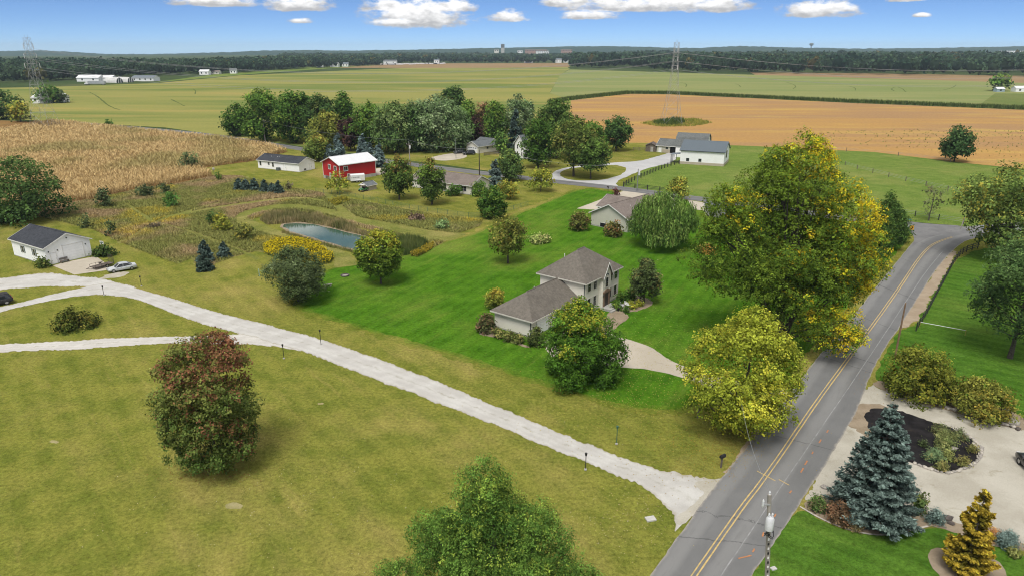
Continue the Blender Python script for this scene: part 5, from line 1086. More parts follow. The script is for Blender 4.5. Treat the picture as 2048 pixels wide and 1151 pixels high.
def door(par, face, pos, u, w, h, m=None, fm=None, z=.05, name='door'):
    d = fbox(B(), face, pos, u - w / 2, u + w / 2, 0, .05, z, z + h).build(name, m or DOORW, par)
    b = B(); fbox(b, face, pos, u - w / 2 - .1, u - w / 2, 0, .07, z, z + h + .1); fbox(b, face, pos, u + w / 2, u + w / 2 + .1, 0, .07, z, z + h + .1); fbox(b, face, pos, u - w / 2, u + w / 2, 0, .07, z + h, z + h + .1)
    b.build('door_frame', fm or TRIM, d)
    fbox(B(), face, pos, u + w * .36, u + w * .42, .05, .10, z + h * .44, z + h * .50).build('handle', DTRIM, d); return d
def garage_door(par, face, pos, u, w, h, panels=5, m=None, glass=0):
    b = B(); fbox(b, face, pos, u - w / 2 - .12, u - w / 2, 0, .08, .03, h + .15); fbox(b, face, pos, u + w / 2, u + w / 2 + .12, 0, .08, .03, h + .15); fbox(b, face, pos, u - w / 2, u + w / 2, 0, .08, h + .03, h + .15)
    d = b.build('garage_door', TRIM, par); ph = h / panels
    for i in range(panels):
        p = B(); fbox(p, face, pos, u - w / 2, u + w / 2, .0, .04 + .004 * (i % 2), .03 + i * ph + .012, .03 + (i + 1) * ph - .012); p.build('panel', m or DOORW, d)
    for k in range(glass):
        x = u - w / 2 + w * (k + .5) / glass; fbox(B(), face, pos, x - w / glass * .33, x + w / glass * .33, .045, .055, h - ph * .8, h - ph * .25).build('pane', GLASS, d)
    return d
def gable(par, x0, x1, y0, y1, h, rise, wall, roof, trim=None, ridge='x', over=.4, th=.16, z0=-.1, gut=True, fnd=0.0, hipx=(0, 0), tag_roof='roof'):
    """walls and a pitched roof; hipx: hip length at the low and high ridge end"""
    trim = trim or TRIM
    if ridge == 'x': f = lambda x, y, z: (x, y, z); a0, a1, c0, c1 = x0, x1, y0, y1
    else: f = lambda x, y, z: (y, x, z); a0, a1, c0, c1 = y0, y1, x0, x1
    cm = (c0 + c1) / 2; b = B()
    hl, hr = hipx
    V = [f(a0, c0, z0), f(a1, c0, z0), f(a1, c1, z0), f(a0, c1, z0), f(a0, c0, h), f(a1, c0, h), f(a1, c1, h), f(a0, c1, h), f(a0 + hl, cm, h + rise), f(a1 - hr, cm, h + rise)]
    F = [(0, 1, 5, 4), (2, 3, 7, 6)]
    F += [(0, 4, 8, 7, 3)] if not hl else [(0, 4, 7, 3)]
    F += [(1, 2, 6, 9, 5)] if not hr else [(1, 2, 6, 5)]
    wl = b.add(V, F).build('wall', wall, par)
    if fnd:
        q = B(); q.box(x0 - .03, x1 + .03, y0 - .03, y1 + .03, z0 - .05, fnd); q.build('foundation', FNDN, par)
    half = (c1 - c0) / 2; sl = rise / half; e = over; zt = .03
    zl = h - sl * e + zt; zr = h + rise + zt; b = B()
    A0, A1 = a0 - over, a1 + over
    r0, r1 = (a0 + hl if hl else A0), (a1 - hr if hr else A1)
    for (cc, sgn) in ((c0 - e, -1), (c1 + e, 1)):
        b.slab([f(A0, cc, zl + th), f(A1, cc, zl + th), f(r1, cm, zr + th), f(r0, cm, zr + th)], th)
    if hl: b.slab([f(A0, c0 - e, zl + th), f(A0, c1 + e, zl + th), f(r0, cm, zr + th)], th)
    if hr: b.slab([f(A1, c0 - e, zl + th), f(A1, c1 + e, zl + th), f(r1, cm, zr + th)], th)
    rf = b.build(tag_roof, roof, par)
    # fascia: rakes and eaves, proud of the slab edges
    b = B()
    for (cc, s) in ((c0 - e, -1), (c1 + e, 1)):
        for (aa, t, hp) in ((A0, -1, hl), (A1, 1, hr)):
            if hp: continue
            p0, p1 = Vector(f(aa, cc, zl - .03)), Vector(f(aa, cm, zr - .03)); d = Vector(f(t * .04, 0, 0)); u = Vector((0, 0, th + .05))
            b.add([p0, p1, p1 + u, p0 + u, p0 + d, p1 + d, p1 + u + d, p0 + u + d], [(0, 1, 2, 3), (7, 6, 5, 4), (0, 4, 5, 1), (1, 5, 6, 2), (2, 6, 7, 3), (3, 7, 4, 0)])
        p0, p1 = Vector(f(A0, cc, zl - .06)), Vector(f(A1, cc, zl - .06)); d = Vector(f(0, s * .06, 0)); u = Vector((0, 0, th + .02))
        b.add([p0, p1, p1 + u, p0 + u, p0 + d, p1 + d, p1 + u + d, p0 + u + d], [(0, 1, 2, 3), (7, 6, 5, 4), (0, 4, 5, 1), (1, 5, 6, 2), (2, 6, 7, 3), (3, 7, 4, 0)])
    for (aa, t, hp) in ((A0, -1, hl), (A1, 1, hr)):
        if hp:
            p0, p1 = Vector(f(aa, c0 - e, zl - .06)), Vector(f(aa, c1 + e, zl - .06)); d = Vector(f(t * .06, 0, 0)); u = Vector((0, 0, th + .02))
            b.add([p0, p1, p1 + u, p0 + u, p0 + d, p1 + d, p1 + u + d, p0 + u + d], [(0, 1, 2, 3), (7, 6, 5, 4), (0, 4, 5, 1), (1, 5, 6, 2), (2, 6, 7, 3), (3, 7, 4, 0)])
    b.build('fascia', trim, rf)
    # ridge cap
    b = B(); p0, p1 = f(r0, cm, zr + th + .01), f(r1, cm, zr + th + .01); b.tube([p0, p1], .09, 5); b.build('ridge_cap', roof, rf)
    return wl, rf
def house(name, label, A, Bp, cat='house', world=None):
    if world: (ax, ay), ang = world
    else:
        ax, ay = G(*A); bx, by = G(*Bp); ang = math.atan2(by - ay, bx - ax)
    return empty(name, (ax, ay, 0), ang, label, cat)
def plen(A, Bp): a, b = G(*A), G(*Bp); return math.hypot(a[0] - b[0], a[1] - b[1])

# ---- the tan two-storey house
H0 = empty('two_storey_house', (10.9, 97.3, 0), R(52.5), 'cream two storey house with brown hip roof and attached garage wing', 'house')
gable(H0, 0, 10.2, 0, 8.2, 5.4, 3.1, CREAM, SH_BROWN, BEIGET, 'x', .45, hipx=(4.1, 4.1), fnd=.25)
gable(H0, -11.6, -.02, 1.4, 8.0, 2.75, 2.25, CREAM, SH_BROWN, BEIGET, 'x', .45, hipx=(3.3, 0), fnd=.2)
def entry_bay():
    x0, x1, y0, h, pk = 4.05, 6.35, -.7, 5.35, 7.15; xm = (x0 + x1) / 2
    b = B(); V = [(x0, y0, -.1), (x1, y0, -.1), (x1, y0, h), (xm, y0, pk), (x0, y0, h), (x0, .02, -.1), (x1, .02, -.1), (x1, .02, h), (x0, .02, h)]
    b.add(V, [(0, 1, 2, 3, 4), (0, 4, 8, 5), (1, 6, 7, 2)]); b.build('entry_bay', CREAM, H0)
    th = .14; o = .3; b = B(); sl = (pk - h) / (xm - x0); yb = 3.0
    for s, xe in ((-1, x0 - .32), (1, x1 + .32)):
        ze = h - sl * .32 + .03
        b.slab([(xe, y0 - o, ze + th), (xm, y0 - o, pk + .03 + th), (xm, yb, pk + .03 + th), (xe, .9, ze + th)], th)
    r = b.build('entry_gable', SH_BROWN, H0)
    b = B()
    for s, xe in ((-1, x0 - .32), (1, x1 + .32)):
        ze = h - sl * .32; p0, p1 = Vector((xe, y0 - o, ze - .06)), Vector((xm, y0 - o, pk - .06)); d = Vector((0, -.05, 0)); u = Vector((0, 0, .26))
        b.add([p0, p1, p1 + u, p0 + u, p0 + d, p1 + d, p1 + u + d, p0 + u + d], [(0, 1, 2, 3), (7, 6, 5, 4), (0, 4, 5, 1), (1, 5, 6, 2), (2, 6, 7, 3), (3, 7, 4, 0)])
    b.build('fascia', TRIM, r)
    window(H0, '-y', y0, xm, 3.35, .75, 1.5, BEIGET, (0, 1), BEIGET)
    b = B(); [b.obox((xm + .46 * math.cos(t) - .04, y0 - .06, 4.95 + .46 * math.sin(t)), (1, 0, 0), (0, 1, 0), (0, 0, 1), .1, .05, .1) for t in np.linspace(0, math.pi, 11)]; b.build('arch_trim', DTRIM, H0)
    d = door(H0, '-y', y0, xm, .98, 2.1, DARKD, BRICK, .35)
    b = B(); b.box(xm - .95, xm - .62, y0 - .12, y0, .3, 2.5); b.box(xm + .62, xm + .95, y0 - .12, y0, .3, 2.5); b.slab([(xm - 1.1, y0 - .16, 2.75), (xm + 1.1, y0 - .16, 2.75), (xm + 1.1, y0, 2.75), (xm - 1.1, y0, 2.75)], .25)
    b.add([(xm - 1.0, y0 - .14, 2.75), (xm + 1.0, y0 - .14, 2.75), (xm, y0 - .14, 3.15), (xm - 1.0, y0, 2.75), (xm + 1.0, y0, 2.75), (xm, y0, 3.15)], [(0, 1, 2), (5, 4, 3), (0, 2, 5, 3), (1, 4, 5, 2), (0, 3, 4, 1)]); b.build('door_surround', BRICK, H0)
    for s in (-1, 1): B().lathe([(.05, 2.0), (.09, 2.08), (.09, 2.3), (.03, 2.4)], 8, (xm + s * 1.02, y0 - .14)).build('wall_lantern', BLACKP, H0)
    b = B(); b.box(xm - 1.4, xm + 1.4, y0 - 1.6, y0 - .01, -.05, .33); b.box(xm - 1.6, xm + 1.6, y0 - 2.0, y0 - 1.6, -.05, .17); b.build('front_steps', FNDN, H0)
entry_bay()
for u in (1.15, 2.85, 7.45, 9.15):
    for z, hh in ((3.55, 1.45), (.85, 1.55)):
        window(H0, '-y', 0, u, z, .82, hh, BEIGET, (0, 1), BEIGET)
for z in (3.5, .95): window(H0, '+x', 10.2, 5.8, z, .9, 1.3, BEIGET, (0, 1))
for u in (2.5, 5.6): window(H0, '+y', 8.2, u, 3.5, 1.0, 1.3, BEIGET, (0, 1)); window(H0, '+y', 8.2, u, .9, 1.4, 1.6, BEIGET, (1, 1))
for u in (-9.0, -5.4): garage_door(H0, '-y', 1.4, u, 2.7, 2.15, 4)
door(H0, '-y', 1.4, -2.2, .95, 2.05)
B().tube([(3.4, 6.0, 7.0), (3.4, 6.0, 7.9)], .06, 6).build('vent_pipe', TRIM, H0); B().tube([(-4.4, 6.2, 3.6), (-4.4, 6.2, 4.6)], .05, 6).build('vent_pipe', TRIM, H0)
B().box(-.10, -.02, .05, .15, .2, 5.2).build('downspout', DTRIM, H0); B().box(-11.72, -11.64, 1.5, 1.6, .1, 2.6).build('downspout', DTRIM, H0)
B().box(2.0, 2.7, 8.25, 8.9, 4.6, 5.3).build('eave_box', TRIM, H0)
def deck():
    e = empty('deck', (0, 0, 0), 0, 'white railed wooden deck behind the cream house', 'deck'); e.location = H0.location; e.rotation_euler = H0.rotation_euler
    b = B(); [b.box(-7 + .15 * i, -7 + .15 * i + .14, 8.15, 10.9, .2, .24) for i in range(56)]; b.box(-7, 1.4, 8.2, 8.3, .0, .2); b.box(-7, 1.4, 10.7, 10.8, .0, .2); b.build('deck_board', OLDW, e)['kind'] = 'stuff'
    post = B().box(-.05, .05, -.05, .05, 0, 1.15).build('post', TRIM, e, (-6.9, 10.8, 0)).data; bal = B().box(-.02, .02, -.02, .02, .32, 1.1).build('baluster', TRIM, e, (-6.8, 10.8, 0)).data
    for i in range(1, 8): link('post', post, e, (-6.9 + 1.17 * i, 10.8, 0))
    for i in range(2): link('post', post, e, (-6.9, 9.7 - 1.2 * i, 0))
    for i in range(1, 60): link('baluster', bal, e, (-6.8 + .137 * i, 10.8, 0))
    for i in range(16): link('baluster', bal, e, (-6.9, 10.65 - .14 * i, 0))
    B().box(-6.95, 1.35, 10.75, 10.85, 1.1, 1.17).build('rail', TRIM, e); B().box(-6.95, -6.85, 8.5, 10.74, 1.1, 1.17).build('rail', TRIM, e)
deck()
def porch_things():
    u, n = Vector((math.cos(R(52.5)), math.sin(R(52.5)), 0)), Vector((-math.sin(R(52.5)), math.cos(R(52.5)), 0)); o = Vector((10.9, 97.3, 0))
    W = nmat('white_garden_metal', (.72, .72, .72), None, 3, .4)
    for i, (x, y, rz, lb) in enumerate([(6.3, -2.9, .4, 'white garden chair at the foot of the front steps'), (7.4, -3.2, 1.3, 'white garden chair further along the front walk')]):
        p = o + u * x + n * y; e = empty('garden_chair', p, R(52.5) + rz, lb, 'chair', 'white garden chairs by the entrance')
        B().box(-.3, .3, -.3, .3, .40, .45).build('seat', W, e); B().box(-.3, .3, .27, .32, .46, .95).build('backrest', W, e)
        for sx in (-.27, .23):
            for sy in (-.28, .24): B().box(sx, sx + .04, sy, sy + .04, -.02, .40).build('leg', W, e)
            B().box(sx, sx + .05, -.3, .26, .62, .66).build('armrest', W, e)
    p = o + u * 6.9 + n * -3.7; e = empty('garden_table', p, .3, 'round white garden table before the entrance', 'table'); B().lathe([(.55, .68), (.57, .70), (.55, .72)], 18).build('tabletop', W, e); B().lathe([(.28, -.02), (.05, .06), (.05, .68)], 10).build('pedestal', W, e)
    for i, (x, y, s, lb, c) in enumerate([(5.0, -3.0, .5, 'black planter pot beside the front steps', (.02, .02, .02)), (8.3, -2.6, .45, 'dark planter pot by the entrance shrubs', (.03, .03, .03)), (7.8, -4.2, .3, 'orange pumpkin on the entrance walk', (.6, .2, .03))]):
        p = o + u * x + n * y; m = nmat('pot%d' % i, c, None, 3, .5)
        if i < 2: tag(B().lathe([(s * .32, -.02), (s * .45, s * .8), (s * .5, s * .85), (s * .44, s * .85)], 14).build('planter', m, None, p, smooth=True), lb, 'planter', 'planters by the entrance')
        else: tag(B().lathe([(.05, 0), (.24, .06), (.3, .18), (.24, .3), (.05, .34), (.03, .42)], 14).build('pumpkin', m, None, p, smooth=True), lb, 'pumpkin')
porch_things()
# ---- white garage
GW = empty('white_garage', (-97.08, 129.73, 0), math.atan2(122.81 - 129.73, -86.15 + 97.08), 'white gable garage with charcoal roof and wide overhead door', 'garage')
gl = math.hypot(10.93, 6.92); gw = 8.1
gable(GW, 0, gl, 0, gw, 3.3, 1.85, siding('garage_siding', (.88, .89, .89), .2, .08), SH_BLACK, TRIM, 'x', .35, fnd=.12)
garage_door(GW, '+x', gl, 4.85, 3.6, 3.0, 6); door(GW, '+x', gl, 1.25, .95, 2.05)
for u in (4.2, 8.6): window(GW, '-y', 0, u, 1.2, .8, 1.25, TRIM, (0, 1), nmat('grey_green_shutter', (.13, .16, .15), None, 3, .6))
B().lathe([(.04, 0), (.12, .03), (.14, .12), (.05, .2)], 8, (0, 0)).build('flood_light', BLACKP, GW, (gl + .12, gw / 2, 4.3))
for y in (.55, 2.1, 7.2): B().box(gl, gl + .12, y - .07, y + .07, 2.35, 2.6).build('wall_lantern', BLACKP, GW)
e = empty('garden_bench', GW.matrix_world @ Vector((0, 0, 0)), 0, 'weathered bench against the white garage wall', 'bench'); e.location = GW.location + Matrix.Rotation(GW.rotation_euler.z, 3, 'Z') @ Vector((gl + .5, 2.75, 0)); e.rotation_euler = (0, 0, GW.rotation_euler.z + math.pi / 2)
for i in range(4): B().box(-.75, .75, -.25 + i * .13, -.14 + i * .13, .42, .46).build('slat', OLDW, e)
for i in range(3): B().box(-.75, .75, .28, .32, .55 + i * .14, .65 + i * .14).build('slat', OLDW, e)
for s in (-.7, .64): B().box(s, s + .06, -.25, .34, -.02, .42).build('leg', OLDW, e)
# ---- white ranch by the corn
A_, B_ = (517, 336), (599, 344.5); HR = house('white_ranch_house', 'long low white house with charcoal roof beside the corn', A_, B_)
l_ = plen(A_, B_); gable(HR, 0, l_, 0, 7.2, 2.75, 1.5, WHT, SH_BLACK, TRIM, 'x', .35, fnd=.1)
for u, z, h in ((1.2, 1.0, 1.3), (5.0, 1.4, .8), (6.9, .9, 1.4)): window(HR, '-y', 0, u, z, .75, h, TRIM, (0, 1))
door(HR, '-y', 0, 12.2, .95, 2.05); door(HR, '+x', l_, 5.2, .95, 2.05); B().box(9.2, 10.3, -1.1, -.2, 0, .95).build('air_conditioner', nmat('ac_grey', (.10, .12, .12), None, 6, .6), HR)
window(HR, '+x', l_, 2.6, .3, .9, .5, TRIM, (0, 0))
for x, y in ((4.2, 2.4), (7.0, 2.4), (7.7, 2.4), (10.5, 4.6)): B().box(x - .14, x + .14, y - .14, y + .14, 3.3, 3.95).build('roof_vent', TRIM, HR)
# ---- red barn house
RB = empty('red_barn', (-52.03, 208.97, 0), R(46.9), 'bright red barn style building with white metal roof', 'barn')
gable(RB, 0, 13.2, 0, 9.1, 5.0, 1.75, REDS, MR_WHITE, TRIM, 'x', .55, fnd=.95)
for (f, p, u, z, w, h) in (('-x', 0, 2.3, 3.0, 1.1, 1.25), ('-x', 0, 5.4, 3.2, 1.1, 1.25), ('-y', 0, 2.2, 3.0, 1.3, 1.2), ('-x', 0, 5.2, 1.15, .6, .7), ('-y', 0, 3.0, 1.15, .6, .7)): window(RB, f, p, u, z, w, h, TRIM, (1, 1), fw=.16)
for (x, y) in ((0, 0), (13.2, 0), (0, 9.1), (13.2, 9.1)): B().box(x - .08, x + .08, y - .08, y + .08, .9, 4.95).build('corner_board', TRIM, RB)
B().box(-.05, -.03, 5.9, 8.0, 0, .93).build('basement_door', OLDW, RB)
# ---- beige gabled house by the willow
TG = empty('beige_house', (18.04, 154.1, 0), R(-43.3), 'beige gabled house with tan shingle roof beside the willow', 'house')
gable(TG, 0, 9.9, 0, 15.5, 3.0, 2.4, BEIGE, SH_TAN, TRIM, 'y', .45, fnd=.3)
gable(TG, -3.0, 4.8, 6.5, 14.5, 3.02, 1.95, BEIGE, SH_TAN, TRIM, 'x', .4, fnd=.25)
gable(TG, 2.0, 8.6, 15.4, 22.0, 3.0, 2.0, BEIGE, SH_TAN, TRIM, 'y', .4, fnd=.25)
B().box(2.6, 4.2, -.08, 0, .12, 1.0).build('crawl_vent', INSHADE, TG); B().box(2.5, 4.3, -.05, -.001, .05, 1.08).build('vent_frame', TRIM, TG)
B().tube([(7.0, 5, 4.2), (7.0, 5, 4.9)], .07, 6).build('vent_pipe', TRIM, TG); window(TG, '+x', 9.9, 5, 1.0, 1.4, 1.3, TRIM, (1, 0))
# ---- brown roofed ranch behind the maples
A_, B_ = (825, 374), (943, 390); RR = house('ranch_house', 'low cream ranch house with brown shingle roof behind two maples', A_, B_); l_ = plen(A_, B_)
gable(RR, 0, l_, 0, 8.6, 2.6, 1.9, CREAM, SH_TAN, TRIM, 'x', .45, fnd=.15)
for u in (3.0, 8.0): window(RR, '-y', 0, u, .9, 1.2, 1.2, TRIM, (0, 1))
window(RR, '-y', 0, l_ - 2.6, .8, 1.7, 1.3, TRIM, (1, 1)); window(RR, '-y', 0, l_ - 9.2, .35, .9, 1.9, TRIM, (0, 1)); window(RR, '+x', l_, 4, 1.0, 1.0, 1.1, TRIM, (0, 1))
# ---- farm: white barn, gambrel barn, low shed, old wooden shed
A_, B_ = (1359.5, 327.5), (1446.5, 333); WB = house('white_barn', 'white metal barn with blue grey roof and stone foot wall', A_, B_, 'barn'); l_ = plen(A_, B_)
gable(WB, 0, l_, 0, 12.5, 4.7, 2.7, WHTV, MR_BLUE, DTRIM, 'x', .35)
B().box(-.06, l_ + .06, -.06, 12.56, -.1, .85).build('stone_foot', STONEB, WB)
for u in (2.6, 6.8): window(WB, '-y', 0, u, 1.15, .85, .85, DTRIM, (0, 0))
B().box(l_ + .0, l_ + .07, 4.6, 7.0, 2.2, 4.6).build('loft_door', DARKD, WB); window(WB, '+x', l_, 2.2, 2.4, .8, .8, TRIM, (0, 1)); window(WB, '+x', l_, 9.6, 2.4, .8, .8, TRIM, (0, 1))
b = B().slab([(-3.6, .6, 3.0), (.0, .6, 3.4), (.0, 4.4, 3.4), (-3.6, 4.4, 3.0)], .12); b.build('porch_roof', MR_SLATE, WB)
for y in (.8, 2.4, 4.2): B().box(-3.45, -3.3, y, y + .15, -.05, 2.95).build('porch_post', DTRIM, WB)
B().box(-1.6, -1.45, .8, .95, -.05, 3.1).build('porch_post', DTRIM, WB)
GB = empty('gambrel_barn', (60.6, 259.0, 0), WB.rotation_euler.z, 'white gambrel barn with weathered roof behind the white metal barn', 'barn')
b = B(); pr = [(0, -.1), (0, 4.6), (1.6, 7.0), (4.5, 8.3), (7.4, 7.0), (9, 4.6), (9, -.1)]; b.xprism(pr, 0, 11); b.build('wall', WHT, GB)
b = B(); q = [(-.4, 4.1), (1.5, 7.1), (4.5, 8.45), (7.5, 7.1), (9.4, 4.1)]
for i in range(4):
    (ya, za), (yb_, zb) = q[i], q[i + 1]; b.slab([(-.4, ya, za + .15), (11.4, ya, za + .15), (11.4, yb_, zb + .15), (-.4, yb_, zb + .15)], .15)
b.build('roof', SH_OLD, GB)
LS = house('low_shed', 'low beige shed with weathered roof and open dark bay beside the barn', (1313, 304.5), (1357, 307.5), 'shed'); l_ = plen((1313, 304.5), (1357, 307.5))
gable(LS, 0, l_, 0, 9.5, 2.6, 2.0, BEIGE, SH_OLD, TRIM, 'x', .35); B().box(l_ - 3.4, l_ - .6, -.04, 0, 0, 2.4).build('bay_shade_panel', INSHADE, LS); door(LS, '-y', 0, 1.3, 1.0, 2.05); window(LS, '-y', 0, 4.0, 1.5, .8, .6, DTRIM, (0, 0)); B().box(2.2, 6.6, -.03, 0, 0, 1.25).build('block_wainscot', STONEB, LS)  # bay is a solid black panel, its inner shade painted as colour
OS = house('wooden_shed', 'small old unpainted wooden shed left of the low beige shed', (1291, 303), (1311, 304), 'shed'); gable(OS, 0, 4.0, 0, 4.5, 2.3, .9, OLDW, nmat('rusty_roof', (.14, .10, .085), (.10, .09, .085), 1.5, .9), OLDW, 'y', .25); B().box(1.9, 2.9, -.03, 0, 0, 1.9).build('door', FNDN, OS)
# ---- farm house and its garage
FH = house('farmhouse', 'tall white farmhouse half hidden behind dark trees', (1029.5, 314), (1056, 320)); gable(FH, 0, 6.6, 0, 12, 5.1, 3.0, WHT, SH_GREY, TRIM, 'y', .4, fnd=.2)
for z in (3.3, .9): window(FH, '-y', 0, 1.9, z, .7, 1.35, TRIM, (0, 1)); window(FH, '-y', 0, 4.8, z, .7, 1.35, TRIM, (0, 1))
FG = house('farm_garage', 'cream garage with grey shingle roof and two dark cars before it', (933, 304), (958.4, 307.5), 'garage'); gable(FG, 0, 6.6, 0, 11, 2.6, 1.6, CREAM, SH_GREY, TRIM, 'y', .35); garage_door(FG, '-y', 0, 3.3, 4.9, 2.15, 4, None, 4)
window(FG, '+x', 6.6, 5.0, 1.4, .7, .6, DTRIM, (0, 0)); gable(FG, -3.5, 3.4, 8.0, 15.0, 2.6, 1.7, CREAM, SH_GREY, TRIM, 'x', .35)
GS = house('small_grey_shed', 'small pale shed seen between the willow and the cottonwood', (1408.5, 431), (1427, 434), 'shed'); gable(GS, 0, 3.6, 0, 4.2, 2.6, .9, FNDN, SH_GREY, TRIM, 'x', .3); window(GS, '-y', 0, 2.8, 1.0, .7, .8, TRIM, (0, 1))
SB = house('storage_shed', 'low tan storage shed with grey roof beside the utility cart', (735, 382), (751, 378.5), 'shed'); gable(SB, 0, 3.6, 0, 3.0, 1.35, .75, nmat('tan_vinyl', (.40, .35, .28), None, 3, .6), SH_GREY, TRIM, 'x', .2)
# ---- far farm buildings, across the fields
def far_house(name, label, px, wpx, h, depth, wall, roof, rise=2.5, rz=0.0, cat='house', group=None, nwin=3, over=.5):
    X, Y = G(*px); w = WID(px[0], px[1], wpx); e = empty(name, (X - w / 2, Y, 0), rz, label, cat, group)
    gable(e, 0, w, 0, depth, h, rise, wall, roof, TRIM, 'x', over)
    for i in range(nwin): window(e, '-y', 0, w * (i + .5) / max(nwin, 1), h * .35, min(1.6, w / nwin * .4), h * .4, DTRIM, (0, 0))
    return e
def hoop(name, label, px, wpx, h, ln, rz):
    X, Y = G(*px); w = WID(px[0], px[1], wpx); e = empty(name, (X, Y, 0), rz, label, 'barn', 'far white hoop barns'); m = nmat('hoop_cover', (.62, .62, .60), (.52, .52, .50), .3, .6)
    pr = [(w / 2 * math.cos(t), h * math.sin(t)) for t in np.linspace(0, math.pi, 13)]; b = B()
    for i in range(12): b.add([(0, *pr[i]), (ln, *pr[i]), (ln, *pr[i + 1]), (0, *pr[i + 1])], [(0, 1, 2, 3)])
    b.build('cover', m, e); B().add([(.3, y, z) for y, z in pr], [tuple(range(13))]).build('end_wall', DTRIM, e); b = B()
    for y in (-w * .17, w * .17): b.box(-.1, .25, y - .35, y + .35, 0, h * .9)
    b.build('end_post', TRIM, e)
far_house('far_barn', 'long white roofed barn behind the far farm trucks', (176, 163.5), 44, 4.5, 14, WHTV, MR_WHITE, 3, 0, 'barn', 'far white farm buildings', 2)
far_house('far_barn', 'low white roofed shed between the far barns', (214, 163), 22, 4.5, 12, WHTV, MR_WHITE, 2.5, 0, 'barn', 'far white farm buildings', 1)
hoop('hoop_barn', 'white arched hoop barn nearer the far trucks', (240, 166), 14, 6, 24, R(150)); hoop('hoop_barn', 'white arched hoop barn with striped end further from the trucks', (262, 165), 13, 6, 24, R(150))
far_house('far_barn', 'long grey roofed low barn at the end of the far farm', (287, 162.5), 46, 4, 14, WHTV, MR_SLATE, 2.5, R(-6), 'barn', 'far white farm buildings', 4)
far_house('far_house', 'white house at the field edge under the far woods', (408, 150), 18, 5, 10, WHT, MR_WHITE, 2.5, 0, 'house', 'far houses', 2); far_house('far_house', 'low brownish roofed house beside the far white house', (430, 148.5), 16, 3.5, 10, CREAM, SH_TAN, 2, 0, 'house', 'far houses', 2)
far_house('far_house', 'small house past the dark round bush at the far field', (466, 147.5), 12, 5, 10, WHT, SH_GREY, 3, R(10), 'house', 'far houses', 2); far_house('far_house', 'white house on the rise among the far woods', (558, 134), 18, 8, 12, WHT, SH_GREY, 4, 0, 'house', 'far houses', 3)
for i, (x, y, w, h, lb) in enumerate([(640, 135, 14, 6, 'first small white building along the far road'), (668, 134.5, 16, 7, 'second small white building along the far road'), (690, 133.5, 12, 6, 'third small white building along the far road'), (780, 129, 26, 8, 'dark roofed long building at the far car lot'), (873, 127.5, 10, 9, 'white gabled building at the end of the far car lot'), (1057, 126.5, 18, 8, 'white shed with grey roof before the dark hedge line'), (1117, 126, 12, 9, 'white house right of the dark hedge line'), (1132, 125.5, 9, 8, 'small white building next to the woods corner')]):
    far_house('far_building', lb, (x, y), w, h, 16, WHTV, SH_GREY if i % 2 else MR_SLATE, 3, 0, 'building', 'small buildings along the far road', 2)
# town buildings on the wooded rise
for i, (x, y, w, h, lb, m) in enumerate([(993, 114, 9, 34, 'cream block left of the concrete tower', CREAM), (1040, 113, 10, 30, 'small white block on the wooded rise', WHTV), (1072, 112, 44, 34, 'long brick institution behind the trees on the rise', nmat('far_brick', (.30, .16, .12), (.36, .22, .17), .05, .9)), (1085, 113, 26, 27, 'long white low block before the brick institution', WHTV), (1133, 111, 22, 34, 'second brick block on the wooded rise', MATS.get('far_brick'))]):
    X, Y = G(x, y); w_ = WID(x, y, w); e = empty('town_building', (X - w_ / 2, Y, 0), 0, lb, 'building', 'town buildings on the rise'); m = m or MATS['far_brick']
    B().box(0, w_, 0, 30, -1, h).build('wall', m, e); B().box(-1, w_ + 1, -1, 31, h, h + 1.5).build('roof', FNDN, e)
    k = max(2, int(w_ / 9))
    for j in range(k): B().box(w_ * (j + .25) / k, w_ * (j + .75) / k, -.2, 0, h - 7, h - 3).build('window', GLASS, e)
X, Y = G(1005.5, 113); e = empty('concrete_tower', (X, Y, 0), 0, 'square concrete tower with dark top on the wooded rise', 'tower'); B().box(-9, 9, 0, 18, -1, 44).build('shaft', nmat('pale_concrete_tower', (.46, .45, .42), None, .05, .9), e); B().box(-9.5, 9.5, -.5, 18.5, 44, 62).build('dark_top', nmat('tower_top', (.13, .14, .15), None, .1, .8), e)
X, Y = 2450, 6000; e = empty('water_tower', (X, Y, -6), 0, 'ball shaped water tower above the woods on the horizon', 'tower'); B().lathe([(4, 0), (4, 66), (12, 70), (17, 78), (15, 86), (6, 90)], 16).build('tank', nmat('tower_green', (.16, .2, .2), None, .1, .5), e)
far_house('far_warehouse', 'long white warehouse roof beyond the woods at the photo edge', (2040, 116), 70, 26, 60, WHTV, MR_WHITE, 3, 0, 'building', None, 6)
far_house('field_shed', 'small bluish shed beneath the lone tree across the fields', (2001, 184), 16, 2.6, 5, nmat('blue_siding', (.3, .4, .45), None, 1, .7), MR_WHITE, 1.4, 0, 'shed', None, 1, .2)
far_house('field_shed', 'white shed with a rusty end at the photo edge across the fields', (2048, 184), 34, 3, 7, WHTV, MR_WHITE, 2, 0, 'shed', None, 2, .2)
far_house('pond_edge_house', 'white house behind the lattice tower trees', (78, 207), 26, 4, 9, WHT, MR_WHITE, 2, 0, 'house', None, 2); far_house('pond_edge_house', 'white roof showing right of the trees behind the lattice tower', (122, 205), 10, 4, 8, WHT, MR_WHITE, 2, 0, 'house', None, 1)
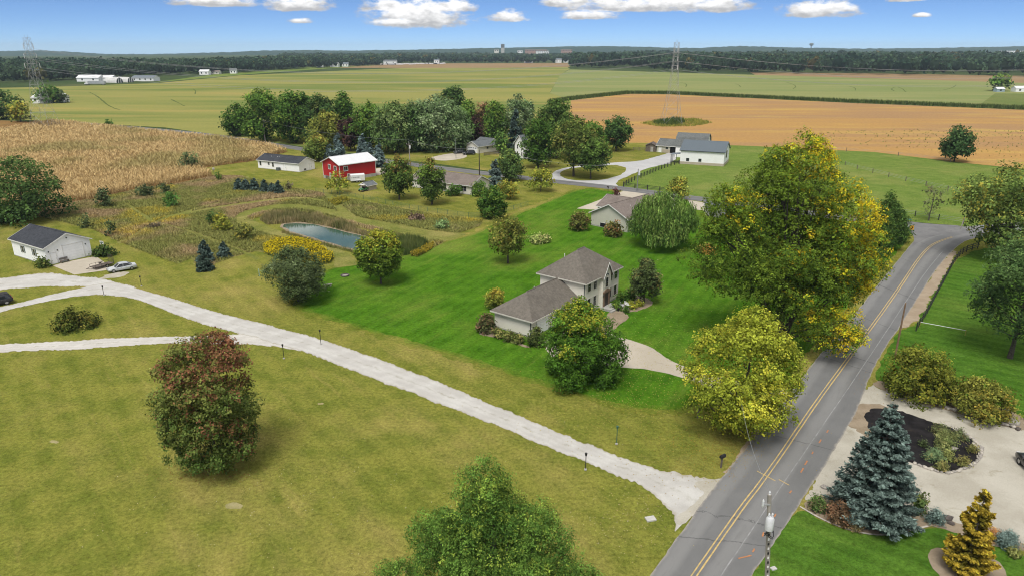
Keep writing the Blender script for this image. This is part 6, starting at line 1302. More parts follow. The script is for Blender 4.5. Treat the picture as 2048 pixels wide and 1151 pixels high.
# ================================================================ VEHICLES
TYRE = nmat('tyre', (.02, .02, .02), None, 8, .9); RIM = nmat('alloy_rim', (.45, .45, .46), None, 6, .3, metal=.8); CARGLASS = nmat('car_glass', (.02, .024, .028), None, 1, .04, spec=.7); LAMPW = nmat('headlight', (.6, .6, .6), None, 3, .1); LAMPR = nmat('tail_light', (.35, .01, .01), None, 3, .2); CHROME = nmat('galvanised', (.35, .36, .37), (.26, .27, .28), 5, .45, metal=.7); PLASTIC = nmat('black_plastic', (.02, .02, .022), None, 5, .6)
def wheel(par, x, y, r, w=.2):
    t = B(); pr = [(r * .62, -w / 2), (r * .96, -w / 2), (r, -w / 4), (r, w / 4), (r * .96, w / 2), (r * .62, w / 2)]; n = 18
    for (rr, yy) in pr: t.v += [(x + rr * math.cos(2 * math.pi * k / n), y + yy, r + rr * math.sin(2 * math.pi * k / n)) for k in range(n)]
    for i in range(len(pr) - 1): t.f += [(i * n + k, i * n + (k + 1) % n, (i + 1) * n + (k + 1) % n, (i + 1) * n + k) for k in range(n)]
    o = t.build('wheel', TYRE, par, smooth=True)
    b = B()
    for s in (-1, 1):
        yo = y + s * w * .42; c = [(x + r * .63 * math.cos(2 * math.pi * k / n), yo, r + r * .63 * math.sin(2 * math.pi * k / n)) for k in range(n)]; b.add(c + [(x, yo + s * .03, r)], [(k, (k + 1) % n, n) for k in range(n)])
    b.build('rim', RIM, o)
def loft(stations, name, mat, par, smooth=True):
    """stations: (x, [(y, z) half ring from bottom centre to top centre])"""
    b = B(); m = len(stations[0][1])
    ring = lambda s: [(s[0], y, z) for y, z in s[1]] + [(s[0], -y, z) for y, z in s[1][::-1]]
    R_ = [ring(s) for s in stations]; n = 2 * m
    for r in R_: b.v += r
    for i in range(len(R_) - 1):
        for k in range(n): b.f.append((i * n + k, i * n + (k + 1) % n, (i + 1) * n + (k + 1) % n, (i + 1) * n + k))
    b.f.append(tuple(range(n - 1, -1, -1))); b.f.append(tuple((len(R_) - 1) * n + k for k in range(n)))
    return b.build(name, mat, par, smooth=smooth)
def car(name, label, pos, heading, kind, paint, L=4.75, W=1.82, cat='car', group=None):
    """x forward; the empty stands at the ground under the car's centre"""
    e = empty(name, (pos[0], pos[1], .02), heading, label, cat, group); w = W / 2
    suv = kind == 'suv'; hb = .98 if suv else .84; ht = 1.72 if suv else 1.43; hood = 1.02 if suv else .86; r = .36 if suv else .32
    def ring(hw, z0, zb): return [(hw * .72, z0), (hw * .96, z0 + .10), (hw, z0 + .28), (hw * .985, zb - .10), (hw * .90, zb)]
    if suv: st = [(-L / 2, .92, .45, .90), (-L / 2 + .12, .99, .30, 1.02), (-L * .3, 1, .24, hb), (0, 1, .24, hb), (L * .18, 1, .24, hb), (L * .30, .99, .26, hood), (L * .42, .96, .28, hood - .05), (L / 2 - .08, .90, .32, .80), (L / 2, .82, .42, .66)]
    else: st = [(-L / 2, .84, .42, .78), (-L / 2 + .1, .93, .30, .90), (-L * .32, .98, .22, .93), (-L * .18, 1, .20, hb + .06), (0, 1, .20, hb), (L * .17, 1, .20, hb - .01), (L * .30, .98, .22, .80), (L * .42, .93, .25, .71), (L / 2 - .07, .85, .28, .62), (L / 2, .76, .36, .52)]
    body = loft([(x, ring(w * k, z0, zb)) for x, k, z0, zb in st], 'body', paint, e)
    # greenhouse: dark glass volume with a painted roof and pillars
    if suv: cab = [(-L * .47, .80, hb - .06, hb + .02), (-L * .41, .84, hb - .06, ht - .10), (-L * .30, .84, hb - .06, ht), (-L * .05, .84, hb - .06, ht), (L * .06, .83, hb - .06, ht - .05), (L * .22, .80, hb - .06, hb + .02)]
    else: cab = [(-L * .36, .74, .84, .93), (-L * .20, .80, .80, ht - .09), (-L * .12, .80, .78, ht), (L * .02, .80, .78, ht), (L * .08, .79, .76, ht - .05), (L * .24, .74, .74, .82)]
    loft([(x, [(w * .3, zb), (w * k * 1.10, zb), (w * k * 1.02, zb + (zt - zb) * .5), (w * k * .90, zt - .03), (w * .55, zt)]) for x, k, zb, zt in cab], 'window_glass', CARGLASS, e)
    x0, x1 = cab[1][0], cab[4][0]; k = cab[2][1]
    loft([(x0 - .03, [(w * .3, ht - .12), (w * k * .92, ht - .13), (w * k * .90, ht - .08), (w * .55, ht - .05)]), (cab[2][0], [(w * .3, ht - .02), (w * k * .925, ht - .06), (w * k * .90, ht + .005), (w * .55, ht + .03)]), (cab[3][0], [(w * .3, ht - .02), (w * k * .925, ht - .06), (w * k * .90, ht + .005), (w * .55, ht + .03)]), (x1 + .03, [(w * .3, ht - .07), (w * k * .92, ht - .09), (w * k * .90, ht - .04), (w * .55, ht - .015)])], 'roof', paint, e)
    b = B()
    for s in (-1, 1):
        for (xa, za, xb, zb) in ((cab[5][0], cab[5][3], cab[4][0], ht - .05), (cab[0][0], cab[0][3], cab[1][0], ht - .10), (-L * .03, hb - .02, -L * .045, ht - .03)):
            b.tube([(xa, s * w * k * 1.06, za), ((xa + xb) / 2, s * w * k * 1.045, (za + zb) / 2), (xb, s * w * k * .93, zb)], .035, 5)
    b.build('pillar', paint, e)
    for sx in (-.31, .31):
        for s in (-1, 1): wheel(e, L * sx, s * (w - .11), r)
    for s in (-1, 1):
        B().box(L / 2 - .16, L / 2 - .03, s * w * .66 - .16, s * w * .66 + .16, .58 if not suv else .72, .70 if not suv else .86).build('headlight', LAMPW, e)
        B().box(-L / 2 - .01, -L / 2 + .10, s * w * .72 - .13, s * w * .72 + .13, .66 if not suv else .78, .80 if not suv else 1.0).build('tail_light', LAMPR, e)
        B().box(L * .17, L * .17 + .12, s * (w + .02) - .09, s * (w + .02) + .09, hb - .02, hb + .11).build('mirror', paint, e)
        for xd in (L * .03, -L * .14): B().box(xd, xd + .16, s * w * .985 - .02, s * w * .985 + .02, hb - .16, hb - .13).build('door_handle', PLASTIC, e)
    B().box(L / 2 - .06, L / 2 + .015, -w * .45, w * .45, .38, .50).build('grille', PLASTIC, e); B().box(-L / 2 - .02, -L / 2 + .05, -w * .78, w * .78, .34, .46).build('bumper', PLASTIC if suv else paint, e)
    return e
def paint(name, c, m=.3): return nmat(name, c, tuple(v * .95 for v in c), 1, .28, metal=m, spec=.5, coat=.6)
f, r_ = G(217, 545), G(271.5, 536); car('sedan', 'silver sedan parked on the grass beside the white garage', ((f[0] + r_[0]) / 2, (f[1] + r_[1]) / 2), math.atan2(f[1] - r_[1], f[0] - r_[0]), 'sedan', paint('silver_paint', (.50, .53, .53)))
p = G(19, 606); a_ = math.atan2(G(0, 617)[1] - G(69, 603)[1], G(0, 617)[0] - G(69, 603)[0]); car('suv', 'black suv cut off by the photo edge on the gravel loop', (p[0] + math.cos(a_) * 2.3, p[1] + math.sin(a_) * 2.3 + .6), a_, 'suv', paint('black_paint', (.012, .012, .014)), 4.9, 1.95)
for px, hd, lb, kd in (((919, 307), 200, 'dark car by the farm garage, further from its door', 'sedan'), ((938, 309.5), 195, 'dark car parked right before the farm garage door', 'suv')): car('parked_car', lb, G(*px), R(hd), kd, paint('navy_black_paint', (.012, .014, .018)), group='dark cars at the farm garage')
p = G(2076, 948); car('pickup', 'dark vehicle cut off at the photo edge on the gravel court', p, R(82), 'suv', paint('charcoal_paint', (.03, .03, .032)), 5.2, 1.95)
def cargo_trailer():
    p = G(715, 364); e = empty('cargo_trailer', (*p, 0), R(22), 'white enclosed cargo trailer beside the red barn', 'trailer'); P_ = paint('trailer_white', (.70, .71, .72), 0)
    B().xprism([(-1.05, .5), (1.05, .5), (1.05, 2.25), (.7, 2.45), (0, 2.55), (-.7, 2.45), (-1.05, 2.25)], -2.1, 2.1).build('box', P_, e)
    for x in (-.35, .4):
        for s in (-1, 1): wheel(e, x, s * 1.12, .33)
    for s in (-1, 1): B().xprism([(s * 1.06, .62), (s * 1.32, .62), (s * 1.32, .74), (s * 1.06, .78)], -.8, .85).build('fender', P_, e)
    B().tube([(-2.1, .7, .5), (-3.3, 0, .5), (-2.1, -.7, .5)], .05, 5).build('tongue', PLASTIC, e); B().box(.9, 1.6, -1.075, -1.05, .62, 2.1).build('side_door', TRIM, e); B().box(-1.9, .5, -1.07, -1.05, 1.35, 1.75).build('lettering_panel', nmat('grey_letters', (.3, .3, .32), (.66, .66, .67), 5, .6, lo=.47, hi=.53), e)
    for s in (-1.0, 1.0): B().box(2.1, 2.13, s - .08, s + .08, .6, 2.3).build('corner_trim', CHROME, e)
cargo_trailer()
def utv():
    p = G(727, 382.5); e = empty('utility_cart', (*p, .02), R(235), 'green utility cart with white roof in front of the storage shed', 'cart'); Gn = paint('cart_green', (.03, .16, .05), 0)
    loft([(-1.4, [(.5, .5), (.68, .55), (.68, .9), (.6, .95)]), (-.2, [(.5, .4), (.7, .45), (.7, .9), (.6, .95)]), (-.1, [(.5, .35), (.7, .4), (.7, .55), (.6, .58)]), (.5, [(.5, .35), (.7, .4), (.7, .55), (.6, .58)]), (.6, [(.5, .4), (.68, .5), (.66, .92), (.5, 1.0)]), (1.35, [(.4, .45), (.58, .5), (.55, .72), (.4, .78)])], 'body', Gn, e)
    B().box(-1.4, -.25, -.66, .66, .955, 1.15).build('cargo_bed', PLASTIC, e); B().box(-.15, .3, -.6, .6, .58, .85).build('seat', PLASTIC, e); B().box(-.2, -.08, -.6, .6, .85, 1.3).build('backrest', PLASTIC, e); B().box(-.3, .8, -.68, .68, 1.85, 1.92).build('roof', TRIM, e)
    for x in (-.22, .72):
        for s in (-1, 1): B().tube([(x, s * .63, .6), (x - .05, s * .62, 1.86)], .03, 5).build('roof_post', PLASTIC, e)
    for x in (-.95, .95):
        for s in (-1, 1): wheel(e, x, s * .66, .3, .24)
    for s in (-1, 1): B().box(1.3, 1.38, s * .38 - .1, s * .38 + .1, .6, .72).build('headlight', LAMPW, e)
utv()
def flat_trailer():
    a, b_ = G(187, 539), G(222, 529.5); e = empty('utility_trailer', ((a[0] + b_[0]) / 2, (a[1] + b_[1]) / 2, .02), math.atan2(b_[1] - a[1], b_[0] - a[0]), 'open utility trailer with raised mesh ramp beside the silver sedan', 'trailer'); S = nmat('rusty_black_steel', (.05, .045, .04), (.09, .06, .045), 4, .7)
    for i in range(8): B().box(-1.7, 1.75, -.78 + i * .198, -.78 + i * .198 + .18, .46, .50).build('plank', OLDW, e)
    b = B(); b.box(-1.75, 1.8, -.86, -.80, .36, .46); b.box(-1.75, 1.8, .82, .88, .36, .46); b.box(-1.78, -1.72, -.86, .88, .36, .46); b.box(1.76, 1.82, -.86, .88, .36, .46); b.build('frame', S, e)
    for s in (-.86, .84): B().box(-1.75, 1.8, s, s + .04, .84, .88).build('side_rail', S, e)
    for s in (-.86, .84):
        for x in (-1.74, -.6, .6, 1.74): B().box(x, x + .04, s, s + .04, .5, .84).build('stake', S, e)
    for s in (-1, 1): wheel(e, .35, s * 1.0, .31); B().xprism([(s * .88, .66), (s * 1.14, .66), (s * 1.14, .69), (s * .88, .69)], -.1, .8).build('fender', S, e)
    B().tube([(-1.75, .7, .42), (-2.9, .05, .42)], .04, 5).build('tongue', S, e); B().tube([(-1.75, -.7, .42), (-2.9, -.05, .42)], .04, 5).build('tongue', S, e)
    g = B(); [g.box(1.83, 1.87, -.84 + i * .28, -.80 + i * .28, .5, 1.9) for i in range(7)]; [g.box(1.82, 1.86, -.84, .88, .5 + j * .46, .54 + j * .46) for j in range(4)]; g.build('ramp_gate', S, e)
flat_trailer()
def semi():
    X, Y = G(190, 170); e = empty('semi_truck', (X, Y, 0), R(178), 'white semi truck with long grey trailer at the far farm', 'truck')
    B().box(-12, 6.5, -1.3, 1.3, 1.2, 4.1).build('trailer', nmat('trailer_grey', (.36, .38, .40), None, .3, .5), e); B().xprism([(-1.2, .8), (1.2, .8), (1.2, 3.7), (-1.2, 3.7)], 7.2, 9.6).build('cab', paint('semi_white', (.7, .7, .7), 0), e); B().xprism([(-1.05, .8), (1.05, .8), (1.0, 2.1), (-1.0, 2.1)], 9.6, 11.2).build('hood', MATS['semi_white'], e); B().box(9.6, 9.65, -1.0, 1.0, 2.4, 3.3).build('windscreen', CARGLASS, e)
    for x in (-10.5, -9.3, 7.0, 8.2, 10.4):
        for s in (-1, 1): wheel(e, x, s * 1.1, .5, .3)
semi()
def lot():
    rng = random.Random(4); W = nmat('lot_white', (.66, .66, .67), None, .2, .4); D = nmat('lot_dark', (.05, .055, .06), None, .2, .4); S = nmat('lot_silver', (.35, .36, .38), None, .2, .4)
    me = [B().xprism([(0, .5), (9, .5), (9, 2.8), (6.5, 3.3), (2.0, 3.3), (0, 2.2)], -1.2, 1.2).build('far_vehicle', m, mesh_only=True) for m in (W, S, D)]
    names = {0: ('white vehicle parked in the far lot below the tree belt', 'white vehicles in the far lot'), 1: ('silver vehicle parked in the far lot below the tree belt', 'silver vehicles in the far lot'), 2: ('dark vehicle parked in the far lot below the tree belt', 'dark vehicles in the far lot')}
    for i in range(40):
        x = 768 + i * 3.15 + rng.uniform(-.8, .8); y = 130.2 - (x - 768) * .016 + rng.uniform(-.35, .5); X, Y = G(x, y); k = 0 if rng.random() < .68 else (1 if rng.random() < .6 else 2)
        o = link('far_vehicle', me[k], None, (X, Y, 0), R(90 + rng.uniform(-15, 15))); tag(o, names[k][0], 'vehicle', names[k][1])
lot()
# ================================================================ POLES, FENCES, SIGNS, SMALL THINGS
WOODP = nmat('pole_wood', (.17, .135, .105), (.11, .09, .075), 3, .9, .2); PALEW = nmat('pale_pole', (.34, .31, .27), (.25, .23, .2), 2, .9); GALV = nmat('lattice_steel', (.42, .43, .43), (.34, .35, .35), .4, .5, metal=.4); WIREM = nmat('wire', (.30, .31, .32), None, 1, .5); PORC = nmat('porcelain', (.62, .63, .64), None, 4, .2); GREENM = nmat('green_metal', (.05, .13, .09), None, 4, .6); YSIGN = nmat('sign_yellow', (.62, .34, .02), (.56, .31, .02), 3, .5); SBLK = nmat('sign_black', (.012, .012, .012), None, 3, .5); BLUESIGN = nmat('street_sign_blue', (.12, .32, .36), None, 3, .5); ROCK = nmat('field_stone', (.40, .37, .33), (.24, .22, .2), 3, .95, .4); ROCKP = nmat('pale_stone', (.52, .48, .42), (.36, .33, .28), 3, .95, .4); ROCKD = nmat('dark_stone', (.07, .06, .055), (.12, .10, .09), 3, .95, .4)
def upole(name, label, px, top=None, h=None, r=.14, m=None, lean=(0, 0), arm=True, box=False, group='utility poles', wires=0):
    X, Y = G(*px); h = h or HT(px[0], px[1], top); e = empty(name, (X, Y, 0), 0, label, 'pole', group); lx, ly = lean
    B().tube([(0, 0, -.2), (lx * .5, ly * .5, h * .5), (lx, ly, h)], [r * 1.25, r * 1.05, r * .8], 9).build('shaft', m or WOODP, e, smooth=True)
    if arm:
        B().box(lx - .9, lx + .9, ly - .06, ly + .06, h - .75, h - .62).build('crossarm', WOODP, e)
        for s in (-.8, 0, .8): B().lathe([(.03, h - .62), (.06, h - .56), (.04, h - .48), (.06, h - .42), (.02, h - .36)] if s else [(.03, h), (.06, h + .06), (.04, h + .14), (.06, h + .2), (.02, h + .26)], 8, (lx + s, ly)).build('insulator', PORC, e)
    if box:
        z = h * .80; B().lathe([(.05, z - .55), (.26, z - .5), (.27, z + .45), (.2, z + .52), (.05, z + .55)], 14, (lx * .8 + .32, ly - .2)).build('transformer', PORC, e, smooth=True)
    return e
NP = upole('utility_pole', 'near wooden utility pole with a white transformer rising from the bottom edge', (1530, 1300), None, 12.25, .15, PALEW, (-1.15, .1), False)
def near_pole():
    lx, h = -1.15, 12.25; m = B()
    tx = lambda z: lx * z / h
    NPp = NP
    B().lathe([(.05, 10.0), (.24, 10.04), (.25, 10.12), (.25, 10.85), (.18, 10.95), (.05, 10.98)], 16, (tx(10.4) - .12, -.38)).build('transformer', PORC, NPp, smooth=True)
    for s in (-.1, .1): B().lathe([(.05, 10.98), (.07, 11.05), (.04, 11.1), (.07, 11.16), (.03, 11.25)], 8, (tx(10.4) - .12 + s, -.38)).build('bushing', PORC, NPp)
    B().box(tx(11.6) - .45, tx(11.6) + .03, -.05, .05, 11.55, 11.63).build('bracket', GALV, NPp); B().lathe([(.04, 11.4), (.07, 11.5), (.07, 11.85), (.03, 11.95)], 8, (tx(11.6) - .42, 0)).build('cutout', PORC, NPp)
    B().lathe([(.04, 12.2), (.07, 12.27), (.04, 12.33), (.07, 12.4), (.02, 12.5)], 8, (lx, .1)).build('insulator', PORC, NPp)
    pts = [(tx(9.6) - .1 + .28 * math.cos(t), -.3 + .2 * math.sin(t), 9.75 + .12 * math.sin(2 * t) - .02 * t) for t in np.linspace(0, 12, 40)]; B().tube(pts, .025, 5).build('cable_coil', PLASTIC, NPp)
    for i in range(26): B().box(tx(1 + i * .35) - .12, tx(1 + i * .35) - .02, -.19, -.16, 1 + i * .35, 1.16 + i * .35).build('pole_step_strip', TRIM if i % 2 else PLASTIC, NPp)
near_pole()
upole('utility_pole', 'slim bare wooden pole standing between road and dirt shoulder fence', (1790, 713), 605, None, .11, nmat('brown_pole', (.24, .15, .09), (.17, .11, .07), 3, .9), (.0, .0), False)
upole('utility_pole', 'short pole stub half hidden by the lime yellow tree', (1396, 834), None, 2.6, .12, WOODP, (0, 0), False)
upole('utility_pole', 'pole with white top at the corner of the corn field', (531, 286), 241, None, .15, PALEW, (0, 0), True); upole('utility_pole', 'pale pole in the grove behind the round maple', (627, 281), 255, None, .13, PALEW, (0, 0), False)
upole('utility_pole', 'pole with transformer between the red barn and the ranch maples', (820, 331), 285, None, .15, PALEW, (0, 0), True, True); upole('utility_pole', 'thin dark lamp pole beside the farm cars', (912, 317), 277, None, .09, CHROME, (0, 0), False); upole('utility_pole', 'dark pole beside the pale blue spruce on the back road', (959, 354), 300, None, .15, nmat('dark_pole', (.05, .04, .035), None, 3, .9), (0, 0), False)
upole('utility_pole', 'grey pole with a white box at the farm drive entrance', (1274, 382), 338, None, .13, CHROME, (0, 0), False, True); upole('utility_pole', 'pale pole at the road bend beneath the spreading tree', (1921, 458), 432, None, .1, PALEW, (.4, 0), False)
def wire(name, label, p, q, sag, r=.02, group=None, n=16):
    p, q = Vector(p), Vector(q); pts = []
    for i in range(n + 1): t = i / n; v = p.lerp(q, t); v.z -= sag * 4 * t * (1 - t); pts.append(v)
    tag(B().tube(pts, r, 4).build(name, WIREM, None), label, 'wire', group)
# transmission towers
def lattice_tower(label, px, h, rz):
    X, Y = G(*px); e = empty('transmission_tower', (X, Y, 0), rz, label, 'tower', 'lattice transmission towers')
    lv = [(0, 5.0), (.18, 3.7), (.34, 2.8), (.48, 2.1), (.60, 1.7), (.70, 1.45), (.80, 1.3), (.90, 1.2), (.97, 1.1)]
    P = lambda i, c: Vector(((1, 1, -1, -1)[c] * lv[i][1], (1, -1, -1, 1)[c] * lv[i][1], lv[i][0] * h)); r = .05
    for c in range(4): B().tube([P(i, c) - (Vector((0, 0, .3)) if i == 0 else Vector()) for i in range(len(lv))], r * 1.3, 4).build('leg', GALV, e)
    b = B()
    for i in range(len(lv) - 1):
        for c in range(4):
            d = (c + 1) % 4; b.tube([P(i, c), P(i + 1, d)], r * .7, 4); b.tube([P(i, d), P(i + 1, c)], r * .7, 4); b.tube([P(i + 1, c), P(i + 1, d)], r * .7, 4)
    b.build('bracing', GALV, e)
    for (f, w) in ((.70, 5.6), (.80, 4.6), (.90, 3.6)):
        z = f * h
        for s in (-1, 1):
            q = B()
            for y in (-1.2, 1.2): q.tube([(s * 1.3, y, z), (s * w, 0, z + .3)], r * .8, 4)
            q.tube([(s * 1.2, 0, z + 1.9), (s * w, 0, z + .3)], r * .8, 4)
            q.build('crossarm', GALV, e)
        for s in (-1, 1): B().lathe([(.05, z - 2.0), (.14, z - 1.9), (.14, z - .1), (.05, z + .2)], 6, (s * w, 0)).build('insulator', PORC, e)
    for s in (-1, 1): B().tube([(s * 1.0, 0, .97 * h), (s * 1.2, 0, h)], r * .8, 4).build('peak', GALV, e)
    return X, Y
T2 = lattice_tower('steel lattice tower standing in the ripe field', (1342, 248), 42.5, R(90)); T1 = lattice_tower('steel lattice tower standing in the dry corn', (92, 257), 44.5, R(90))
k_ = 0
for (f, w) in ((.70, 5.6), (.80, 4.6), (.90, 3.6)):
    for s in (-1, 1):
        k_ += 1; side = 'nearer' if s < 0 else 'farther'; lev = {.70: 'lowest', .80: 'middle', .90: 'top'}[f]
        a = (T1[0], T1[1] + s * w, f * 44.5 - 2); b_ = (T2[0], T2[1] + s * w, f * 42.5 - 2); c_ = (470, 452 + s * w, f * 42.5 + 2)
        wire('power_line', '%s crossarm conductor, %s side, between the two lattice towers' % (lev, side), a, b_, 11, .042, 'conductors between the towers', 28)
        wire('power_line', '%s crossarm conductor, %s side, beyond the tower in the ripe field' % (lev, side), b_, c_, 12, .042, 'conductors beyond the tower', 28)
wire('utility_wire', 'thin service wire along the back road past the red barn', (*G(820, 331), 8.6), (*G(531, 286), 9.4), 1.5, .02, 'service wires'); wire('utility_wire', 'thin service wire from the barn pole to the dark pole by the spruce', (*G(820, 331), 8.6), (*G(959, 354), 8.8), 1.0, .02, 'service wires'); wire('utility_wire', 'thin service wire from the dark spruce pole to the farm drive pole', (*G(959, 354), 8.8), (*G(1274, 382), 7.0), 1.6, .02, 'service wires')
wire('utility_wire', 'sagging wire over the road at the near transformer pole', (15.75, 36.1, 12.5), (23.9, 66, 5.0), 1.2, .015, None)
# fences
def fence(name, label, pts, step, ph, m, rails=(), rr=.02, pw=.08, flat=False, group=None, cat='fence', wm=None, pm=None):
    W = smooth_pts(GP(pts), False, 1) if len(pts) > 2 else [np.array(p) for p in GP(pts)]
    L, tot = along(W, 400); n = max(2, int(tot / step) + 1); Q, _ = along(L, n); e = empty(name, (*Q[0], 0), 0, label, cat, group); o = Vector((*Q[0], 0))
    me = B().box(-pw / 2, pw / 2, -pw / 2, pw / 2, -.2, ph).build('post', pm or m, mesh_only=True)
    for i in range(n):
        d = Q[min(i + 1, n - 1)] - Q[max(i - 1, 0)]; link('post', me, e, Vector((*Q[i], 0)) - o, math.atan2(d[1], d[0]))
    for z in rails:
        if flat:
            for i in range(n - 1):
                a, b_ = Vector((*Q[i], 0)) - o, Vector((*Q[i + 1], 0)) - o; d = (b_ - a); l = d.length; d.normalize(); nn = Vector((-d.y, d.x, 0))
                B().obox(a - nn * (pw / 2 + .03) + Vector((0, 0, z - rr)), d, nn, (0, 0, 1), l - .01, .03, rr * 2).build('rail', m, e)
        else: B().tube([Vector((*q, z)) - o for q in Q], rr, 4).build('rail', wm or m, e)
    return e
fence('board_fence', 'black board fence with pale top edge between dirt shoulder and pasture', [(1832, 661), (1850, 634), (1872, 592), (1893, 553), (1908, 524), (1925, 506), (1955, 497)], 2.2, 1.35, BLACKP, (.45, .85, 1.25), .07, .13, True)
fence('paddock_fence', 'dark post and rail fence along the farm drive', [(1247, 373), (1262, 364), (1290, 352), (1318, 340), (1343, 331), (1358, 328)], 2.6, 1.4, BLACKP, (.5, .85, 1.2), .05, .22, True); fence('paddock_fence', 'dark post and rail fence beside the back road', [(1247, 373.5), (1262, 376), (1290, 379), (1312, 382), (1345, 386)], 3.2, 1.4, BLACKP, (.5, .85, 1.2), .05, .2, True)
fence('pasture_fence', 'wire fence on thin posts crossing the middle of the pasture', [(1690, 331), (1712, 338), (1755, 348), (1804, 361), (1854, 372), (1908, 384), (2000, 402)], 7.5, 1.35, OLDW, (.5, .9, 1.25), .02, .16, False, None, 'fence', WIREM); fence('pasture_fence', 'wire fence on dark posts along the road junction', [(1740, 424), (1804, 427), (1836, 434), (1871, 439), (1899, 444), (1926, 448)], 4.4, 1.35, BLACKP, (.5, .9, 1.25), .02, .18, False, None, 'fence', WIREM)
fence('field_fence', 'line of small posts between pasture and ripe field', [(1590, 298), (1651, 301), (1750, 306), (1900, 325)], 16, 1.5, OLDW, (.9, 1.3), .02, .18, False, None, 'fence', WIREM)
fence('wire_fence', 'green wire fence around the ranch house yard', [(632, 384), (660, 388), (720, 396), (800, 414), (880, 427), (965, 438), (1010, 424), (1056, 411)], 3.0, 1.15, GREENM, (.15, .4, .65, .9, 1.1), .016, .06); fence('log_fence', 'short dark rail fence left of the old wooden shed', [(1266, 302), (1290, 302.5)], 1.6, 1.5, OLDW, (.5, .9, 1.3), .05, .2, True); fence('yard_fence', 'low board fence beside the farm garage', [(968, 312), (998, 308)], 2.2, 1.4, OLDW, (.3, .6, .9, 1.2), .1, .12, True)
fence('pipe_gate', 'low pale pipe rail across the striped lawn', [(1839, 653), (1884, 662), (1930, 670)], 3.6, .8, CHROME, (.75,), .04, .09, False, None, 'gate', None, nmat('yellowish_post', (.3, .25, .05), None, 3, .7))
# driveway lamps
for px, top, lb in [((568, 716), 687, 'thin lamp post on the front lawn side at the track fork'), ((642, 688), 658, 'thin lamp post on the house side of the gravel drive'), ((1171, 938), 904, 'thin lamp post on the front lawn near the road end of the drive'), ((1233, 887), 850, 'green lamp post across the drive from the front lawn lamp'), ((283, 572), 551, 'thin lamp post on the far side of the drive near the garage'), ((208, 590), 571, 'thin lamp post inside the gravel loop')]:
    X, Y = G(*px); h = max(1.4, HT(px[0], px[1], top)); e = empty('driveway_lamp', (X, Y, 0), .3, lb, 'lamp', 'lamp posts along the gravel drive'); m = GREENM if 'green' in lb else BLACKP
    B().lathe([(.14, -.05), (.15, .08), (.06, .14)], 10).build('base', FNDN, e); B().tube([(0, 0, .1), (0, 0, h - .35)], .04, 7).build('post', m, e); B().lathe([(.04, h - .36), (.10, h - .32), (.13, h - .08), (.14, h - .06), (.02, h)], 8).build('lantern', m, e)
def mailbox(px, rz, lb, hgt=1.1, m=None, group=None):
    X, Y = G(*px); e = empty('mailbox', (X, Y, 0), rz, lb, 'mailbox', group); B().box(-.06, .06, -.06, .06, -.2, hgt).build('post', OLDW, e)
    pr = [(-.14, 0), (.14, 0), (.14, .18)] + [(.14 * math.cos(t), .18 + .14 * math.sin(t)) for t in np.linspace(.3, math.pi - .3, 6)] + [(-.14, .18)]
    B().xprism([(y, z + hgt + .002) for y, z in pr], -.25, .4).build('box', m or BLACKP, e); B().box(-.05, .0, .15, .17, hgt + .1, hgt + .32).build('flag', LAMPR, e)
mailbox((1442, 934), .6, 'black mailbox on a post at the gravel drive mouth'); mailbox((1814, 466), 1.0, 'dark mailbox under the yellow arrow sign', .8); mailbox((1216, 383), 2.2, 'dark mailbox at the beige house lawn by the back road'); mailbox((402, 271), 2.2, 'pale mailbox by the corn on the back road', 1.1, PORC, 'mailboxes by the corn'); mailbox((407, 272), 2.2, 'dark mailbox beside the pale one by the corn', 1.1, None, 'mailboxes by the corn')
def arrow_sign(px, h, face, lb):
    X, Y = G(*px); e = empty('curve_sign', (X, Y, 0), face, lb, 'sign', 'yellow curve signs'); B().box(-.04, .04, -.02, .02, -.2, h).build('post', CHROME, e); B().box(-.38, .38, -.05, -.03, h - .55, h + .42).build('panel', YSIGN, e)
    b = B(); b.add([(-.22, -.053, h + .30), (.0, -.053, h + .30), (.26, -.053, h - .06), (.0, -.053, h - .42), (-.22, -.053, h - .42), (.04, -.053, h - .06)], [(0, 1, 2, 5), (5, 2, 3, 4)]); b.build('chevron', SBLK, e)
arrow_sign((1821, 470), 1.7, R(-35), 'yellow arrow sign nearer the junction'); arrow_sign((1780, 514), 1.6, R(-35), 'yellow arrow sign beside the arborvitae screen')
X, Y = G(1813, 462); e = empty('street_sign', (X, Y, 0), R(-20), 'blue green street name blades on a thin post at the junction', 'sign'); B().tube([(0, 0, -.2), (0, 0, 2.7)], .03, 6).build('post', CHROME, e); B().box(-.55, .55, -.01, .01, 2.5, 2.72).build('blade', BLUESIGN, e); B().box(-.01, .01, -.55, .55, 2.74, 2.94).build('blade', BLUESIGN, e)
X, Y = G(206, 499); e = empty('lawn_sign', (X, Y, 0), R(-25), 'small white sign board beside the garage shrub', 'sign'); B().box(-.55, .55, -.02, .02, 1.0, 1.75).build('board', TRIM, e); B().box(-.45, .45, -.03, -.021, 1.35, 1.5).build('print', GREENM, e); [B().box(s, s + .06, -.03, .03, -.2, 1.0).build('post', TRIM, e) for s in (-.5, .44)]
X, Y = G(519, 552); tag(B().lathe([(.07, -.1), (.07, 1.15), (.09, 1.16), (.09, 1.3), (.02, 1.36)], 9).build('marker_post', nmat('pale_green_marker', (.3, .42, .36), None, 3, .6), None, (X, Y, 0)), 'pale green utility marker post on the lawn', 'post')
X, Y = G(1301, 1037); tag(B().box(-.42, .42, -.3, .3, -.05, .10).build('utility_cover', nmat('cover_concrete', (.5, .49, .46), None, 4, .8), None, (X, Y, 0), .25), 'pale rectangular utility cover in the front lawn', 'cover')
X, Y = G(1547, 1136); tag(B().box(-.22, .22, -.16, .16, -.05, .08).build('utility_cover', MATS['cover_concrete'], None, (X, Y, 0), .35), 'small pale cover in the grass beside the near pole', 'cover')
